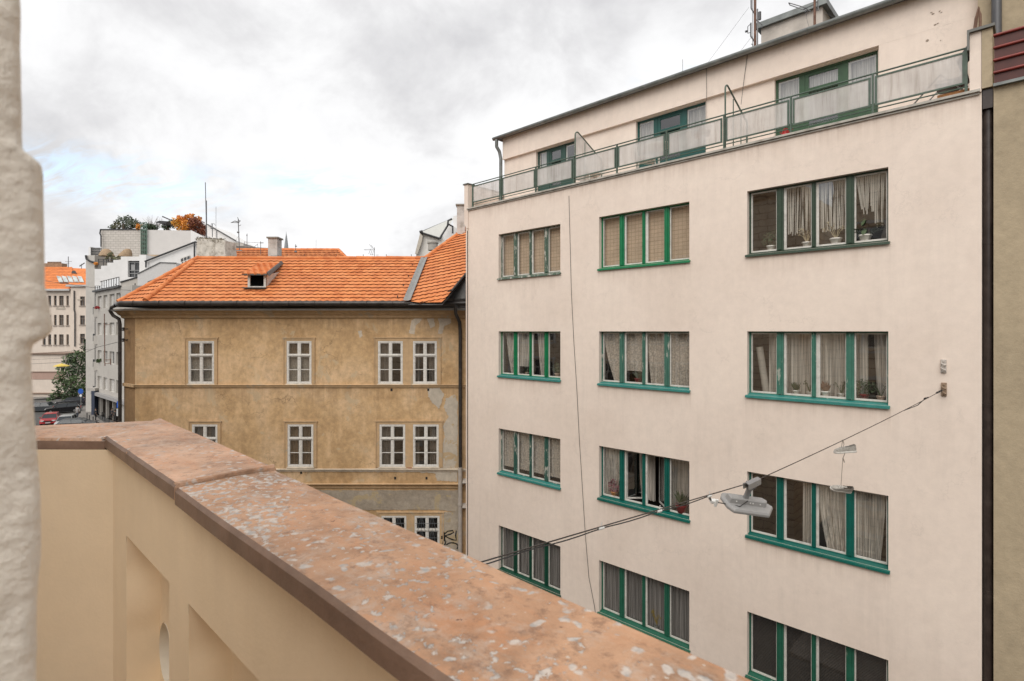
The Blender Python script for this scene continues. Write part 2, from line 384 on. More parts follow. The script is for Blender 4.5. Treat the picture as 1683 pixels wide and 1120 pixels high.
def leafball(mb, c, rad, n, size=0.1, squash=(1, 1, 1), seed=0, shell=0.35):
    R = random.Random(seed); c = Vector(c)
    for _ in range(n):
        while True:
            p = Vector((R.uniform(-1, 1), R.uniform(-1, 1), R.uniform(-1, 1)))
            if shell < p.length < 1: break
        p = Vector((p.x*squash[0], p.y*squash[1], p.z*squash[2])) * rad + c
        a = Vector((R.gauss(0,1), R.gauss(0,1), R.gauss(0,1))).normalized(); b = a.orthogonal().normalized()
        s_ = size * R.uniform(0.6, 1.3)
        mb.add([p - a*s_, p + b*s_*0.45, p + a*s_, p - b*s_*0.45], [(0, 1, 2, 3)])
def copy_tree(o, loc, label=None, rz=None):
    r = o.copy(); COL.objects.link(r); r.location = loc
    if rz is not None: r.rotation_euler = (0, 0, rz)
    if label: r['label'] = label
    for ch in [q for q in COL.objects if q.parent == o]:
        c = ch.copy(); COL.objects.link(c); c.parent = r
        for g in [q for q in COL.objects if q.parent == ch]:
            d = g.copy(); COL.objects.link(d); d.parent = c
    return r
# ================================================================ ground
grd = mat('asphalt', (0.075, 0.072, 0.068), rough=0.9, var=0.25, scale=0.8, bump=0.2, bscale=30, dirt=0.3, dirtcol=(0.045, 0.043, 0.04))
pav = mat('pavement_mosaic', (0.19, 0.175, 0.16), rough=0.9, var=0.2, scale=3.0, bump=0.3, bscale=25)
g = MB(); g.quad((-1500, -1500, 0), (1500, -1500, 0), (1500, 1500, 0), (-1500, 1500, 0)); g.build('ground', grd, kind='structure')
g = MB(); g.box(-14.2, 40, 10.2, 12.3, 0.004, 0.13); g.build('pavement', pav, kind='structure')
g = MB(); g.box(-7, 40, 0.1, 2.2, 0.004, 0.13); g.build('pavement', pav, kind='structure')

# ================================================================ WHITE APARTMENT BUILDING (right)
YF = 12.36
UL, UR = on_y(770, 545, YF).x, on_y(1613.5, 545, YF).x
def U(x, Y=YF): return on_y(x, 545, Y).x
def Zy(x, y, Y=YF): return on_y(x, y, Y).z
PW = lambda a, z, d: (a, YF + d, z)
wb = root('apartment_building', (UL, YF, 0), 'pale pink functionalist apartment block with green ribbon windows and a railed roof terrace', 'building')
ST = 3.1; TOP2 = 12.6; WH = 1.40
colsW = {'A': (U(819.5), U(921)), 'B': (U(984.5), U(1133)), 'C': (U(1228), U(1460))}
def rowtop(r): return TOP2 + (2 - r) * ST
holes = []; wins = []
for c in 'ABC':
    for r in (1, 2, 3, 4, 5):
        a, b = colsW[c]; z1 = rowtop(r); holes.append((a, b, z1 - WH, z1)); wins.append((c, r, a, b, z1 - WH, z1))
TZ = 16.70                                   # terrace edge
dr_ = [(TZ, .55, .55), (19.42, .35, .4)] + [(z0 - .03, .65, .42, a - .04, b + .04) for (c, r, a, b, z0, z1) in wins]
plasterW = facade_mat('pale_cream_plaster', (0.77, 0.665, 0.585), light=(0.80, 0.695, 0.61), dark=(0.73, 0.625, 0.545), stain=0.2, bump=0.16, bscale=50, run=0.2, cracks=.12, drips=dr_, dripcol=(.42, .32, .25))
m = MB(); wall(m, UL, UR, 0, TZ, holes, PW, 0.22)
# end wall, left pilaster pier at the terrace and back
m.quad((UL, YF, 0), (UL, YF + 11, 0), (UL, YF + 11, TZ), (UL, YF, TZ))
m.quad((UL, YF, TZ), (UR, YF, TZ), (UR, YF + 11, TZ), (UL, YF + 11, TZ))
m.quad((UR, YF, 0), (UR, YF + 11, 0), (UR, YF + 11, TZ), (UR, YF, TZ))
m.build('wall', plasterW, wb)
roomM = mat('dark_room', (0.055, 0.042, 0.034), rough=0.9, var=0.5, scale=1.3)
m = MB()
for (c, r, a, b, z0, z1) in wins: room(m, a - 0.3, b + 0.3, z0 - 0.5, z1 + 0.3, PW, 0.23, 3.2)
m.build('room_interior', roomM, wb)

# paints
GP = {}
def paint(name, rgb, chip=0.5):
    m, t, b = new_mat(name); g = N(t, 'ShaderNodeNewGeometry'); P = g.outputs['Position']
    base = tuple(v * 0.60 for v in srgb(*rgb))
    c = ramp(t, noise_n(t, P, 7, 6, 0.65), [(0.3, tuple(x*0.8 for x in base)), (0.7, tuple(x*1.15 for x in base))])
    z = noise_n(t, mapping(t, P, scale=(6, 6, 1.6)), 1.6, 8, 0.75)
    c = mixc(t, math_n(t, 'MULTIPLY', ramp(t, z, [(0.66 - 0.09*chip, 0.0), (0.675 - 0.09*chip, 0.9)]), min(1, chip)), c, (0.5, 0.48, 0.43))
    t.links.new(c, b.inputs['Base Color']); b.inputs['Roughness'].default_value = 0.45
    GP[name] = m; return m
paintcol = {'A1': ('worn_sage_paint', (96, 122, 105), 1.1), 'B1': ('vivid_green_paint', (0, 140, 88), 0.1), 'C1': ('olive_green_paint', (60, 84, 66), 0.1),
            'A2': ('vivid_green_paint', 0, 0), 'B2': ('grey_green_paint', (82, 134, 118), 0.9), 'C2': ('teal_green_paint', (78, 142, 124), 0.7),
            'A3': ('muted_teal_paint', (64, 112, 100), 1.0), 'B3': ('deep_teal_paint', (0, 112, 100), 0.15), 'C3': ('deep_teal_paint', 0, 0),
            'A4': ('dark_green_paint', (20, 84, 64), 0.1), 'B4': ('jade_green_paint', (44, 116, 92), 0.3), 'C4': ('jade_green_paint', 0, 0),
            'A5': ('dark_green_paint', 0, 0), 'B5': ('dark_green_paint', 0, 0), 'C5': ('pale_jade_paint', (92, 150, 122), 0.6)}
silltone = {'A1': 'worn_sage_paint', 'B1': 'vivid_green_paint', 'C1': 'olive_green_paint'}
for k in paintcol:
    nme, rgb, ch = paintcol[k]
    if rgb and nme not in GP: paint(nme, rgb, ch)
paint('turquoise_sill_paint', (58, 150, 142), 0.15)
whiteP = mat('white_sash_paint', (0.62, 0.60, 0.56), rough=0.5, var=0.12, scale=9, dirt=0.5, dirtcol=(0.3, 0.28, 0.25))
glassW = glass_mat()
cur = {
 'lace': sheer_mat('lace_curtain', (0.90, 0.80, 0.70), 0.85, lace=1), 'sheer': sheer_mat('sheer_curtain', (0.90, 0.83, 0.75), 0.85, threads=1),
 'white': sheer_mat('white_curtain', (0.92, 0.90, 0.87), 1.0, threads=1), 'net_reflection': grid_mat('tan_reflection_curtain', (.66, .49, .35), (.42, .30, .21), .11, .10, .007),  # tan and grid lines paint the reflected facade opposite into this curtain
 'string': sheer_mat('string_curtain', (0.92, 0.87, 0.8), 0.97), 'blind': mat('dark_blind', (0.10, 0.085, 0.075), rough=0.5),
 'drape': sheer_mat('brown_drape', (0.62, 0.47, 0.34), 0.92, threads=1), 'grey': sheer_mat('grey_net', (0.52, 0.48, 0.46), 0.8, threads=1)}
def curtain_sheet(mb, x0, x1, z0, z1, P, d, amp=0.025, per=0.11, x0b=None, x1b=None, curve=1.6):
    """hanging folds; x0b/x1b are the edges at the bottom when drawn aside"""
    x0b = x0 if x0b is None else x0b; x1b = x1 if x1b is None else x1b
    n = max(6, int((x1 - x0) / per * 6)); R = 8
    ph = rnd.uniform(0, 6); rows = []
    for j in range(R + 1):
        t = j / R; k = t ** curve; row = []
        for i in range(n + 1):
            f = i / n; a = x0 + (x1 - x0) * f; b_ = x0b + (x1b - x0b) * f
            x = a + (b_ - a) * k
            s = math.sin(f * (x1 - x0) / per * 2 * math.pi + ph + 0.5 * math.sin(f * 9 + ph))
            row.append(P(x, z1 + (z0 - z1) * t, d + amp * s * (0.5 + 0.5 * t)))
        rows.append(row)
    mb.loft(rows, False, False, close=False)
def casement_window(c, r, a, b, z0, z1):
    k = c + str(r); pm = GP[paintcol[k][0]]; W = b - a
    f, mw, nw = 0.035, 0.135, 0.075
    g = (W - 2*f - 2*mw - nw) / 4
    y0, y1 = YF + 0.12, YF + 0.19
    fr = MB(); zb = z0 + 0.045
    fr.box(a, a + f, y0, y1, z0, z1); fr.box(b - f, b, y0, y1, z0, z1)
    panes = []; x = a + f
    for i, mwid in enumerate((mw, nw, mw, 0)):
        panes.append((x, x + g)); x += g
        if mwid: fr.box(x, x + mwid, y0 - 0.012, y1, zb, z1 - 0.03); fr.box(x + mwid*.3, x + mwid*.7, y0 - 0.026, y0 - 0.0125, zb + .01, z1 - 0.035); x += mwid
    fr.box(a + f, b - f, y0, y1, z0, zb - .001); fr.box(a + f, b - f, y0, y1, z1 - 0.03, z1)
    wn = fr.build('window', pm, wb)
    sm = GP[silltone.get(k, 'turquoise_sill_paint' if r in (2, 3) and paintcol[k][0] != 'deep_teal_paint' else paintcol[k][0])]
    s = MB(); s.prism([(a - 0.03, YF + 0.119, z0 + 0.03), (a - 0.03, YF - 0.05, z0 - 0.015), (a - 0.03, YF - 0.055, z0 - 0.06), (a - 0.03, YF - 0.042, z0 - 0.06), (a - 0.03, YF - 0.03, z0 - 0.03), (a - .03, YF + .119, z0 + .004)], (W + 0.06, 0, 0))
    s.build('sill', sm, wn)
    # white casements inside the green frame
    sa = MB(); gl = MB(); e = 0.028
    for i, (p, q) in enumerate(panes):
        ya, yb = y1 - 0.045, y1 - 0.008
        lft = 0.05 if i in (1, 2) else e
        if k in ('B1', 'C2') and i == 2: lft = 0.075
        openL = (k == 'B2' and i == 3)
        sa.box(p + .001, p + lft, ya, yb, zb, z1 - 0.031); sa.box(q - e * .8, q - .001, ya, yb, zb, z1 - 0.031)
        sa.box(p + lft, q - e * .8, ya, yb, zb, zb + e * 1.3); sa.box(p + lft, q - e * .8, ya, yb, z1 - 0.031 - e, z1 - 0.031)
        if k == 'B3' and i in (1, 2):
            # the pair of casements standing ajar, swung inwards
            hx = p + .02 if i == 1 else q - .02; sg = 1 if i == 1 else -1; cs, sn = 0.72, 0.69
            A = (hx, y1 + .0); Bq = (hx + sg * g * .9 * cs, y1 + g * .9 * sn)
            for (t0, t1) in ((0, .07), (.93, 1)):
                pa = [A[0] + (Bq[0]-A[0])*t0, A[1] + (Bq[1]-A[1])*t0]; pb = [A[0] + (Bq[0]-A[0])*t1, A[1] + (Bq[1]-A[1])*t1]
                sa.prism([(pa[0], pa[1], zb+.03), (pb[0], pb[1], zb+.03), (pb[0], pb[1] + .03, zb+.03), (pa[0], pa[1] + .03, zb+.03)], (0, 0, z1 - zb - .09))
            for zz_ in (zb + .03, z1 - .1):
                sa.prism([(A[0], A[1]+.002, zz_), (Bq[0], Bq[1]+.002, zz_), (Bq[0], Bq[1] + .028, zz_), (A[0], A[1] + .028, zz_)], (0, 0, .04))
            gl.quad((A[0], A[1]+.015, zb+.05), (Bq[0], Bq[1]+.015, zb+.05), (Bq[0], Bq[1]+.015, z1-.1), (A[0], A[1]+.015, z1-.1))
            continue
        tl = [rnd.uniform(-.004, .004) for _ in range(2)]
        gl.quad((p + e, y1 - 0.03 + tl[0], zb + e), (q - e, y1 - 0.03 + tl[1], zb + e), (q - e, y1 - 0.03 + tl[1], z1 - 0.05), (p + e, y1 - 0.03 + tl[0], z1 - 0.05))
    sa.build('sash', whiteP, wn); gl.build('pane', glassW, wn)
    # what hangs behind
    D = 0.24; cm = MB(); ci = 'sheer'
    T0, T1 = z0 + 0.06, z1 - 0.02
    if k == 'A1':
        curtain_sheet(cm, a, b, T0, T1, PW, D, .006, .3); ci = 'net_reflection'
    elif k == 'B1':
        curtain_sheet(cm, a, b, T0, T1, PW, D, .008, .3); ci = 'net_reflection'
    elif k == 'C1':
        ci = 'string'
        for i, (p, q) in enumerate(panes):
            if i == 0: continue
            n = 22
            for j in range(n):
                x = p + (q - p) * (j + .5 + rnd.uniform(-.4, .4)) / n; zl = T0 + (0.33 if i < 3 else 0.3) + rnd.uniform(-.05, .05)
                xb = x + rnd.uniform(-.03, .03); wd = rnd.uniform(.005, .011)
                if i == 3 and j < 13:
                    zl = T0 + .62 + rnd.uniform(-.08, .08); xb = p + .1 + (x - p) * .45 if j < 10 else x
                cm.quad((x - wd, YF + D, T1), (x + wd, YF + D, T1), (xb + wd, YF + D, zl), (xb - wd, YF + D, zl))
    elif k == 'A2':
        for i, (p, q) in enumerate(panes):
            if i == 0: curtain_sheet(cm, p + .1, q, T0, T1, PW, D, .03, .12, x0b=p + .32)
            if i == 1: curtain_sheet(cm, p, q, T0 + .25, T1, PW, D, .03, .12, x1b=q - .05)
            if i == 2: curtain_sheet(cm, p + .15, q, T0, T1, PW, D, .03, .12, x0b=p + .28)
    elif k == 'B2':
        ci = 'lace'
        curtain_sheet(cm, a, panes[0][1] + .1, T0, T1, PW, D, .035, .13, x0b=a + .35)
        curtain_sheet(cm, panes[1][0] - .05, panes[1][1], T0 + .3, T1, PW, D, .02, .16)
        curtain_sheet(cm, panes[2][0], panes[2][1] + .1, T0, T1, PW, D, .035, .13, x0b=panes[2][0] + .1)
        curtain_sheet(cm, panes[3][0], b, T0, T1, PW, D, .03, .13)
    elif k == 'C2':
        ci = 'sheer'
        curtain_sheet(cm, panes[0][0] + .33, panes[3][0] + .2, T0, T1, PW, D + .08, .035, .16)
        curtain_sheet(cm, panes[3][0] + .3, b, T0, T1, PW, D + .08, .035, .16, x0b=panes[3][0] + .36)
    elif k == 'A3':
        ci = 'lace'; curtain_sheet(cm, a, b, T0 + .12, T1, PW, D, .02, .09)
    elif k == 'B3':
        curtain_sheet(cm, a + .05, panes[0][1] + .1, T0, T1, PW, D, .03, .12, x1b=panes[0][0] + .3)
        curtain_sheet(cm, panes[1][0] + .2, panes[1][1] + .12, T0, T1, PW, D + .3, .03, .1, x0b=panes[1][0] + .28)
        curtain_sheet(cm, panes[2][1] - .2, b, T0, T1, PW, D + .25, .03, .13)
    elif k == 'C3':
        curtain_sheet(cm, panes[1][1] - .2, panes[2][0] + .0, T0, T1, PW, D, .03, .1)
        curtain_sheet(cm, panes[2][0], panes[2][1] + .2, T0, T1, PW, D, .03, .12, x0b=panes[2][0] + .18)
        curtain_sheet(cm, panes[3][0], panes[3][1] - .05, T0, T1, PW, D, .03, .12, x1b=panes[3][0] + .42)
    elif k[1] == '4':
        ci = 'grey'
        if k == 'C4':
            ci = 'blind'
            for j in range(46): cm.box(a, b, YF + D, YF + D + .016, T0 + j * .03, T0 + j * .03 + .012)
        else: curtain_sheet(cm, a, b, T0, T1, PW, D, .012, .12)
    else:
        ci = 'blind'
        for j in range(46): cm.box(a, b, YF + D, YF + D + .016, T0 + j * .03, T0 + j * .03 + .012)
    cm.build('blind' if ci == 'blind' else 'curtain', cur[ci], wn)
    return wn, panes
PAN = {}
for wdef in wins: PAN[wdef[0] + str(wdef[1])] = casement_window(*wdef)[1]

# terrace ledge, corner piers, left edge strip
ledge = mat('terrace_ledge', (0.42, 0.40, 0.36), rough=0.8, var=0.2, scale=5, dirt=0.7, dirtcol=(0.16, 0.14, 0.11))
m = MB(); m.box(UL - .02, UR - 0.02, YF - 0.07, YF + 0.35, TZ + .012, TZ + 0.055); m.box(UL, UR - .03, YF - 0.035, YF - 0.003, TZ - .03, TZ); m.build('terrace_edge', ledge, wb)
pierM = plasterW
m = MB(); m.box(UL - 0.16, UL + 0.02, YF - .05, YF + 0.22, TZ - 0.45, TZ + 0.86)
m.prism([(UL - .16, YF - .05, TZ - .45), (UL + .02, YF - .05, TZ - .45), (UL + .02, YF - .05, TZ - .62), (UL - .05, YF - .05, TZ - .62)], (0, .2, 0))
m.box(UL - 0.10, UL + 0.0, YF - .03, YF + 0.3, 0, TZ - 0.45)
m.box(UL - .05, UL + .1, YF + .23, YF + 2.0, TZ + .07, TZ + .82)
m.build('corner_pier', pierM, wb)
m = MB(); m.box(UL - .2, UL + .05, YF - .08, YF + .26, TZ + .86, TZ + .90); m.box(UL - .08, UL + .13, YF + .24, YF + 2.0, TZ + .82, TZ + .85); m.build('pier_cap', mat('cap_metal', (0.13, 0.13, 0.12), rough=0.5, metal=0.3), wb)
# thin dark tube stands in for the shade of the cleft at the left corner
m = MB(); m.tube([(UL - .005, YF - .045, 2), (UL - .005, YF - .045, TZ - .7)], .012, 6); m.build('corner_cleft', mat('dark_cable', (0.03, 0.03, 0.03), rough=0.6), wb)

# ---- penthouse, set back
YP = YF + 1.5; PTOP = 19.42; BAND = 18.67
PP = lambda a, z, d: (a, YP + d, z)
PL, PR = U(829, YP), U(1640, YP)
pw = [(U(881, YP), U(944, YP)), (U(1045, YP), U(1160, YP)), (U(1273, YP), U(1443, YP))]
m = MB(); wall(m, PL, PR, TZ, BAND, [(a, b, TZ + .08, BAND - .02) for a, b in pw], PP, 0.18)
m.box(PL - .0, PR, YP - 0.09, YP + 0.2, BAND, PTOP); m.box(pw[2][1] + .03, PR, YP - .089, YP - .001, TZ, BAND - .001)
m.quad((PL, YP, TZ), (PL, YP + 9, TZ), (PL, YP + 9, PTOP), (PL, YP, PTOP)); m.quad((PR, YP, TZ), (PR, YP + 9, TZ), (PR, YP + 9, PTOP), (PR, YP, PTOP))
m.build('penthouse_wall', plasterW, wb)
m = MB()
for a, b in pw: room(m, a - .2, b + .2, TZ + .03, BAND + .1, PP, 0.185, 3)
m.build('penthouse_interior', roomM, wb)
roofM = mat('roof_sheet', (0.10, 0.10, 0.10), rough=0.6, var=0.2, scale=3)
m = MB(); m.box(PL - .25, PR, YP - 0.22, YP + 9, PTOP + .0, PTOP + .05); m.build('roof', roofM, wb)
zinc = mat('zinc_gutter', (0.20, 0.215, 0.21), rough=0.45, metal=0.5, var=0.25, scale=3, dirt=0.5, dirtcol=(0.09, 0.09, 0.085))
m = MB(); GYc = YP - 0.27
prof = [(GYc + .07 * math.cos(t), PTOP + .01 + .07 * math.sin(t)) for t in [math.pi + math.pi * i / 8 for i in range(9)]] + [(GYc + .07, PTOP + .035), (GYc - .07, PTOP + .035)]
m.prism([(PL - .28, y, z) for y, z in prof], (PR - PL + .28, 0, 0))
for i in range(9):
    x = PL + .3 + i * 1.6; m.tube([(x, GYc + .077 * math.cos(t), PTOP + .01 + .077 * math.sin(t)) for t in [math.pi + math.pi * q / 8 for q in range(9)]], .012, 5)
m.build('gutter', zinc, wb, smooth=40)
m = MB(); x = PL - .12; m.tube([(x, GYc, PTOP - .05), (x, GYc, PTOP - .3), (x + .02, GYc + .12, PTOP - .45), (x + .04, YP - .1, PTOP - .7), (x + .04, YP - .1, TZ + .1)], .06, 12); m.build('downpipe', zinc, wb, smooth=50)

# penthouse window groups: side light, glazed door with a transom, side light
def terrace_window(a, b, pm, curt, name='terrace_window', leaf='centre'):
    W = b - a; y0, y1 = YP + .1, YP + .16; z0, z1 = TZ + .08, BAND - .02; fr = MB()
    d0, d1 = a + W * .27, a + W * .70
    for x0, x1 in ((a, a + .05), (b - .05, b), (d0 - .05, d0 + .07), (d1 - .07, d1 + .05)): fr.box(x0, x1, y0, y1, z0, z1 - .05)
    fr.box(a, b, y0 - .005, y1, z1 - .05, z1)
    for x0, x1 in ((a + .05, d0 - .05), (d1 + .05, b - .05)): fr.box(x0, x1, y0 + .005, y1 - .005, z0, z0 + .75)
    wn = fr.build(name, pm, wb)
    dr = MB(); l, r_ = d0 + .071, d1 - .071
    for x0, x1 in ((l, l + .08), (r_ - .08, r_)): dr.box(x0, x1, y0 + .01, y1 - .01, z0, z1 - .052)
    zt = z1 - .50
    dr.box(l + .08, r_ - .08, y0 + .01, y1 - .01, z1 - .12, z1 - .052); dr.box(l + .08, r_ - .08, y0 + .01, y1 - .01, zt, zt + .1)
    dr.box(l + .08, r_ - .08, y0 + .01, y1 - .01, zt - .16, zt - .05); dr.box(l + .08, r_ - .08, y0 + .01, y1 - .01, z0, z0 + .6)
    dr.build('terrace_door', pm, wn)
    gl = MB()
    for x0, x1, q0, q1 in ((a + .05, d0 - .05, z0 + .75, z1 - .05), (d1 + .05, b - .05, z0 + .75, z1 - .05), (l + .08, r_ - .08, zt + .1, z1 - .12), (l + .08, r_ - .08, z0 + .6, zt - .16)):
        gl.quad((x0, y0 + .03, q0), (x1, y0 + .03, q0), (x1, y0 + .03, q1), (x0, y0 + .03, q1))
    gl.build('pane', glassW, wn)
    wf = MB()
    for x0, x1 in ((a + .05, d0 - .05), (d1 + .05, b - .05)):
        wf.box(x0, x0 + .045, y0 + .035, y1 - .006, z0 + .75, z1 - .05); wf.box(x1 - .03, x1, y0 + .035, y1 - .006, z0 + .75, z1 - .05); wf.box(x0 + .045, x1 - .03, y0 + .035, y1 - .006, z1 - .09, z1 - .05)
    wf.build('sash', whiteP, wn)
    cm = MB()
    for c0, c1, zb in curt: curtain_sheet(cm, a + W * c0, a + W * c1, z0 + zb, z1 - .05, PP, .20, .02, .08)
    cm.build('curtain', cur['white'], wn)
pt = paint('petrol_door_paint', (28, 96, 90), .1); pg = paint('leaf_door_paint', (58, 98, 64), .2); pd = paint('grey_teal_door_paint', (52, 92, 82), .1)
terrace_window(*pw[0], pd, [(0.05, .26, .0)]); terrace_window(*pw[1], pt, [(0.03, .26, .8), (.72, .97, .8)]); terrace_window(*pw[2], pg, [(0.02, .26, .6), (.3, .7, 1.3), (.71, .98, .5)])

# ---- terrace railing of framed frosted panels
rail_m = mat('railing_green_paint', srgb(74, 92, 80), rough=0.5, var=0.2, scale=8, dirt=0.5, dirtcol=(0.05, 0.05, 0.045))
frost, ft, fo = None, None, None
def frost_mat():
    m = bpy.data.materials.new('frosted_dirty_glass'); m.use_nodes = True; t = m.node_tree; t.nodes.clear()
    o = N(t, 'ShaderNodeOutputMaterial'); mx = N(t, 'ShaderNodeMixShader'); tr = N(t, 'ShaderNodeBsdfTransparent')
    df = N(t, 'ShaderNodeBsdfDiffuse'); tl = N(t, 'ShaderNodeBsdfTranslucent'); m2 = N(t, 'ShaderNodeMixShader'); m2.inputs[0].default_value = 0.38
    g = N(t, 'ShaderNodeNewGeometry'); P = g.outputs['Position']
    s = noise_n(t, mapping(t, P, scale=(9, 9, 0.6)), 1.0, 6, 0.7)
    c = ramp(t, s, [(0.38, (0.86, 0.84, 0.82)), (0.56, (0.74, 0.71, 0.68)), (0.76, (0.42, 0.38, 0.34))])
    d = noise_n(t, P, 2.2, 5, 0.6); c = mixc(t, ramp(t, d, [(0.45, 0.0), (0.8, 0.45)]), c, (0.45, 0.42, 0.39))
    t.links.new(c, df.inputs[0]); t.links.new(c, tl.inputs[0]); mx.inputs[0].default_value = 0.52
    t.links.new(df.outputs[0], m2.inputs[1]); t.links.new(tl.outputs[0], m2.inputs[2])
    t.links.new(tr.outputs[0], mx.inputs[1]); t.links.new(m2.outputs[0], mx.inputs[2])
    gl = N(t, 'ShaderNodeBsdfGlossy'); gl.inputs['Roughness'].default_value = 0.15; m3 = N(t, 'ShaderNodeMixShader'); m3.inputs[0].default_value = 0.06
    t.links.new(mx.outputs[0], m3.inputs[1]); t.links.new(gl.outputs[0], m3.inputs[2]); t.links.new(m3.outputs[0], o.inputs[0]); return m
frost = frost_mat()
RB, RT = TZ + 0.225, TZ + 0.785
YR = YF + 0.03
pxs = [(777, 822), (826, 879), (882, 941), (945, 1012), (1016, 1093), (1098, 1187), (1193, 1297), (1303, 1431), (1438, 1586)]
rl = root('terrace_railing', (UL, YR, TZ + .07), 'grey green metal terrace railing with nine frosted glass panels along the roof edge', 'railing')
tr_ = MB(); tr_.tube([(U(776, YR), YR, RT + .06), (U(1590, YR), YR, RT + .06)], .017, 8); tr_.tube([(U(776, YR), YR, RB - .06), (U(1590, YR), YR, RB - .06)], .012, 6); tr_.build('handrail', rail_m, rl, smooth=50)
pl_ = []
for i, (p, q) in enumerate(pxs):
    a, b = U(p, YR), U(q, YR); f = MB()
    f.box(a, a + .035, YR - .015, YR + .015, RB, RT); f.box(b - .035, b, YR - .015, YR + .015, RB, RT)
    f.box(a + .035, b - .035, YR - .014, YR + .014, RB, RB + .03); f.box(a + .035, b - .035, YR - .014, YR + .014, RT - .03, RT)
    fo_ = f.build('panel_frame', rail_m, rl)
    gq = MB(); gq.box(a + .034, b - .034, YR - .004, YR + .004, RB + .029, RT - .029); gq.build('frosted_panel', frost, fo_)
    if i: x = (U(pxs[i-1][1], YR) + a) / 2; ps = MB(); ps.box(x - .016, x + .016, YR - .02, YR + .02, TZ + .055, RT + .06); ps.build('post', rail_m, rl)
for xx in (777, 1588):
    x = U(xx, YR); ps = MB(); ps.box(x - .02, x + .02, YR - .021, YR + .021, TZ + .055, RT + .06); ps.build('post', rail_m, rl)
# two curved dividers across the terrace
def divider(xp, glass, label):
    x = U(xp, YR); r = root('terrace_divider', (x, YR, TZ + .07), label, 'divider', 'curved dividers across the terrace')
    pts = [(x, YR + .05, TZ + .08), (x, YR + .05, TZ + 1.45)]
    for i in range(1, 8): t = math.pi - math.pi * .62 * i / 8; pts.append((x, YR + .17 + .12 * math.cos(t), TZ + 1.45 + .12 * math.sin(t)))
    pts.append((x, YP - .12, TZ + 1.05)); pts.append((x, YP - .12, TZ + .08))
    f = MB(); f.tube(pts, .02, 8)
    for k in (.35, .7):
        y = YR + .05 + (YP - .15 - YR) * k; f.tube([(x, y, TZ + .08), (x, y, TZ + 1.50 - .40 * k)], .013, 6)
    f.build('divider_frame', rail_m, r, smooth=50)
    if glass:
        q = MB(); q.prism([(x + .004, YR + .07, TZ + .2), (x + .004, YP - .14, TZ + .2), (x + .004, YP - .14, TZ + 1.03), (x + .004, YR + .25, TZ + 1.54), (x + .004, YR + .13, TZ + 1.54), (x + .004, YR + .07, TZ + 1.45)], (-.008, 0, 0)); q.build('frosted_panel', frost, r)
divider(943.5, True, 'curved grey terrace divider filled with frosted glass beside the narrow end door')
divider(1190.5, False, 'open curved green terrace divider frame without glass, between two wide door groups')

# cable running down the facade, and clothes/aerial cables
m = MB(); m.tube([on_y(x, y, YF - .012) for x, y in ((935, 322), (937, 400), (939, 480), (943, 560), (948, 640), (952, 720), (957, 800), (962, 880), (968, 950), (977, 996), (985, 1060))], .006, 5)
m.build('facade_cable', MATS['dark_cable'], wb)
m = MB(); m.tube([on_y(x, y, YP - .11) for x, y in ((1161, 108), (1161.5, 165))] + [on_y(1162, 222, YP - .1)], .005, 4); m.build('roof_cable', MATS['dark_cable'], wb); m = MB(); m.tube([on_y(1229, 86, YP - .11), on_y(1223, 130, YP - .11), on_y(1218, 172, YP - .3)], .006, 4); m.build('roof_cable', MATS['dark_cable'], wb)
m = MB(); m.tube([on_y(1601, 52, YF + .9), on_y(1604, 30, YF + .9), on_y(1609, 12, YF + .9), on_y(1611, 24, YF + .9), on_y(1611, 50, YF + .9)], .022, 6); m.tube([on_y(1604, 51, YF + .9), on_y(1609, 14, YF + .9)], .012, 5); m.build('roof_ladder', mat('rusty_ladder', (.16, .09, .06), rough=.8, var=.3), wb)
m = MB(); R = random.Random(11)
for x, y in ((1531, 21), (1533, 23), (1544, 19), (1547, 21), (1537, 41), (1541, 39), (1524, 67), (1546, 67)):
    p = on_y(x, y, YP - .0915); s_ = R.uniform(.014, .032); m.add([p + Vector((math.cos(a) * s_ * R.uniform(.5, 1.3), -.002, math.sin(a) * s_ * .7 * R.uniform(.5, 1.3))) for a in [i * .785 for i in range(8)]], [tuple(range(8))])
m.build('chipped_plaster', mat('bare_mortar', (.30, .24, .19), rough=1, var=.3, scale=20), wb)['kind'] = 'stuff'
# roof hut
m = MB(); hy = YP + 2.3; a, b = U(1251, hy), U(1352, hy); zt = Zy(1251, 48, hy)
m.box(a, b, hy, hy + 2.2, PTOP + .05, zt); ch = m.build('roof_hut', mat('grey_render', (0.50, 0.455, 0.41), rough=0.9, var=0.2, scale=2, dirt=0.4, dirtcol=(0.2, 0.18, 0.16)), wb)
m = MB(); m.box(a - .12, b + .12, hy - .1, hy + 2.3, zt, zt + .16); m.build('hut_roof', zinc, ch)

# ---- things on the terrace
def pot_hanging(xp, yp, col, label):
    p = on_y(xp, yp, YR + .14); r = root('hanging_pot', p, label, 'pot', 'small pots hung inside the railing')
    q = MB(); q.lathe(p, [(.05, 0), (.058, .01), (.07, .11), (.075, .115), (.075, .13), (.062, .13), (.055, .04)], 14); q.build('pot', col, r, smooth=50)
    h = MB(); h.tube([p + Vector((-.07, 0, .12)), p + Vector((0, -.02, .3)), p + Vector((.07, 0, .12))], .005, 5); h.build('hanger', MATS['cap_metal'], r)
wp = mat('white_pot', (0.66, 0.63, 0.58), rough=0.4, var=0.08); tp = mat('pinkish_pot', (0.5, 0.36, 0.28), rough=0.6)
for (x, y, c, l) in ((1132, 227, wp, 'first and leftmost of four small pots hung inside the frosted terrace railing'), (1146, 228, tp, 'second small hanging pot from the left inside the frosted railing'),
                     (1154, 221, wp, 'third and highest small hanging pot inside the frosted railing'), (1163, 224, tp, 'rightmost small pink pot hung inside the frosted railing')): pot_hanging(x, y, c, l)
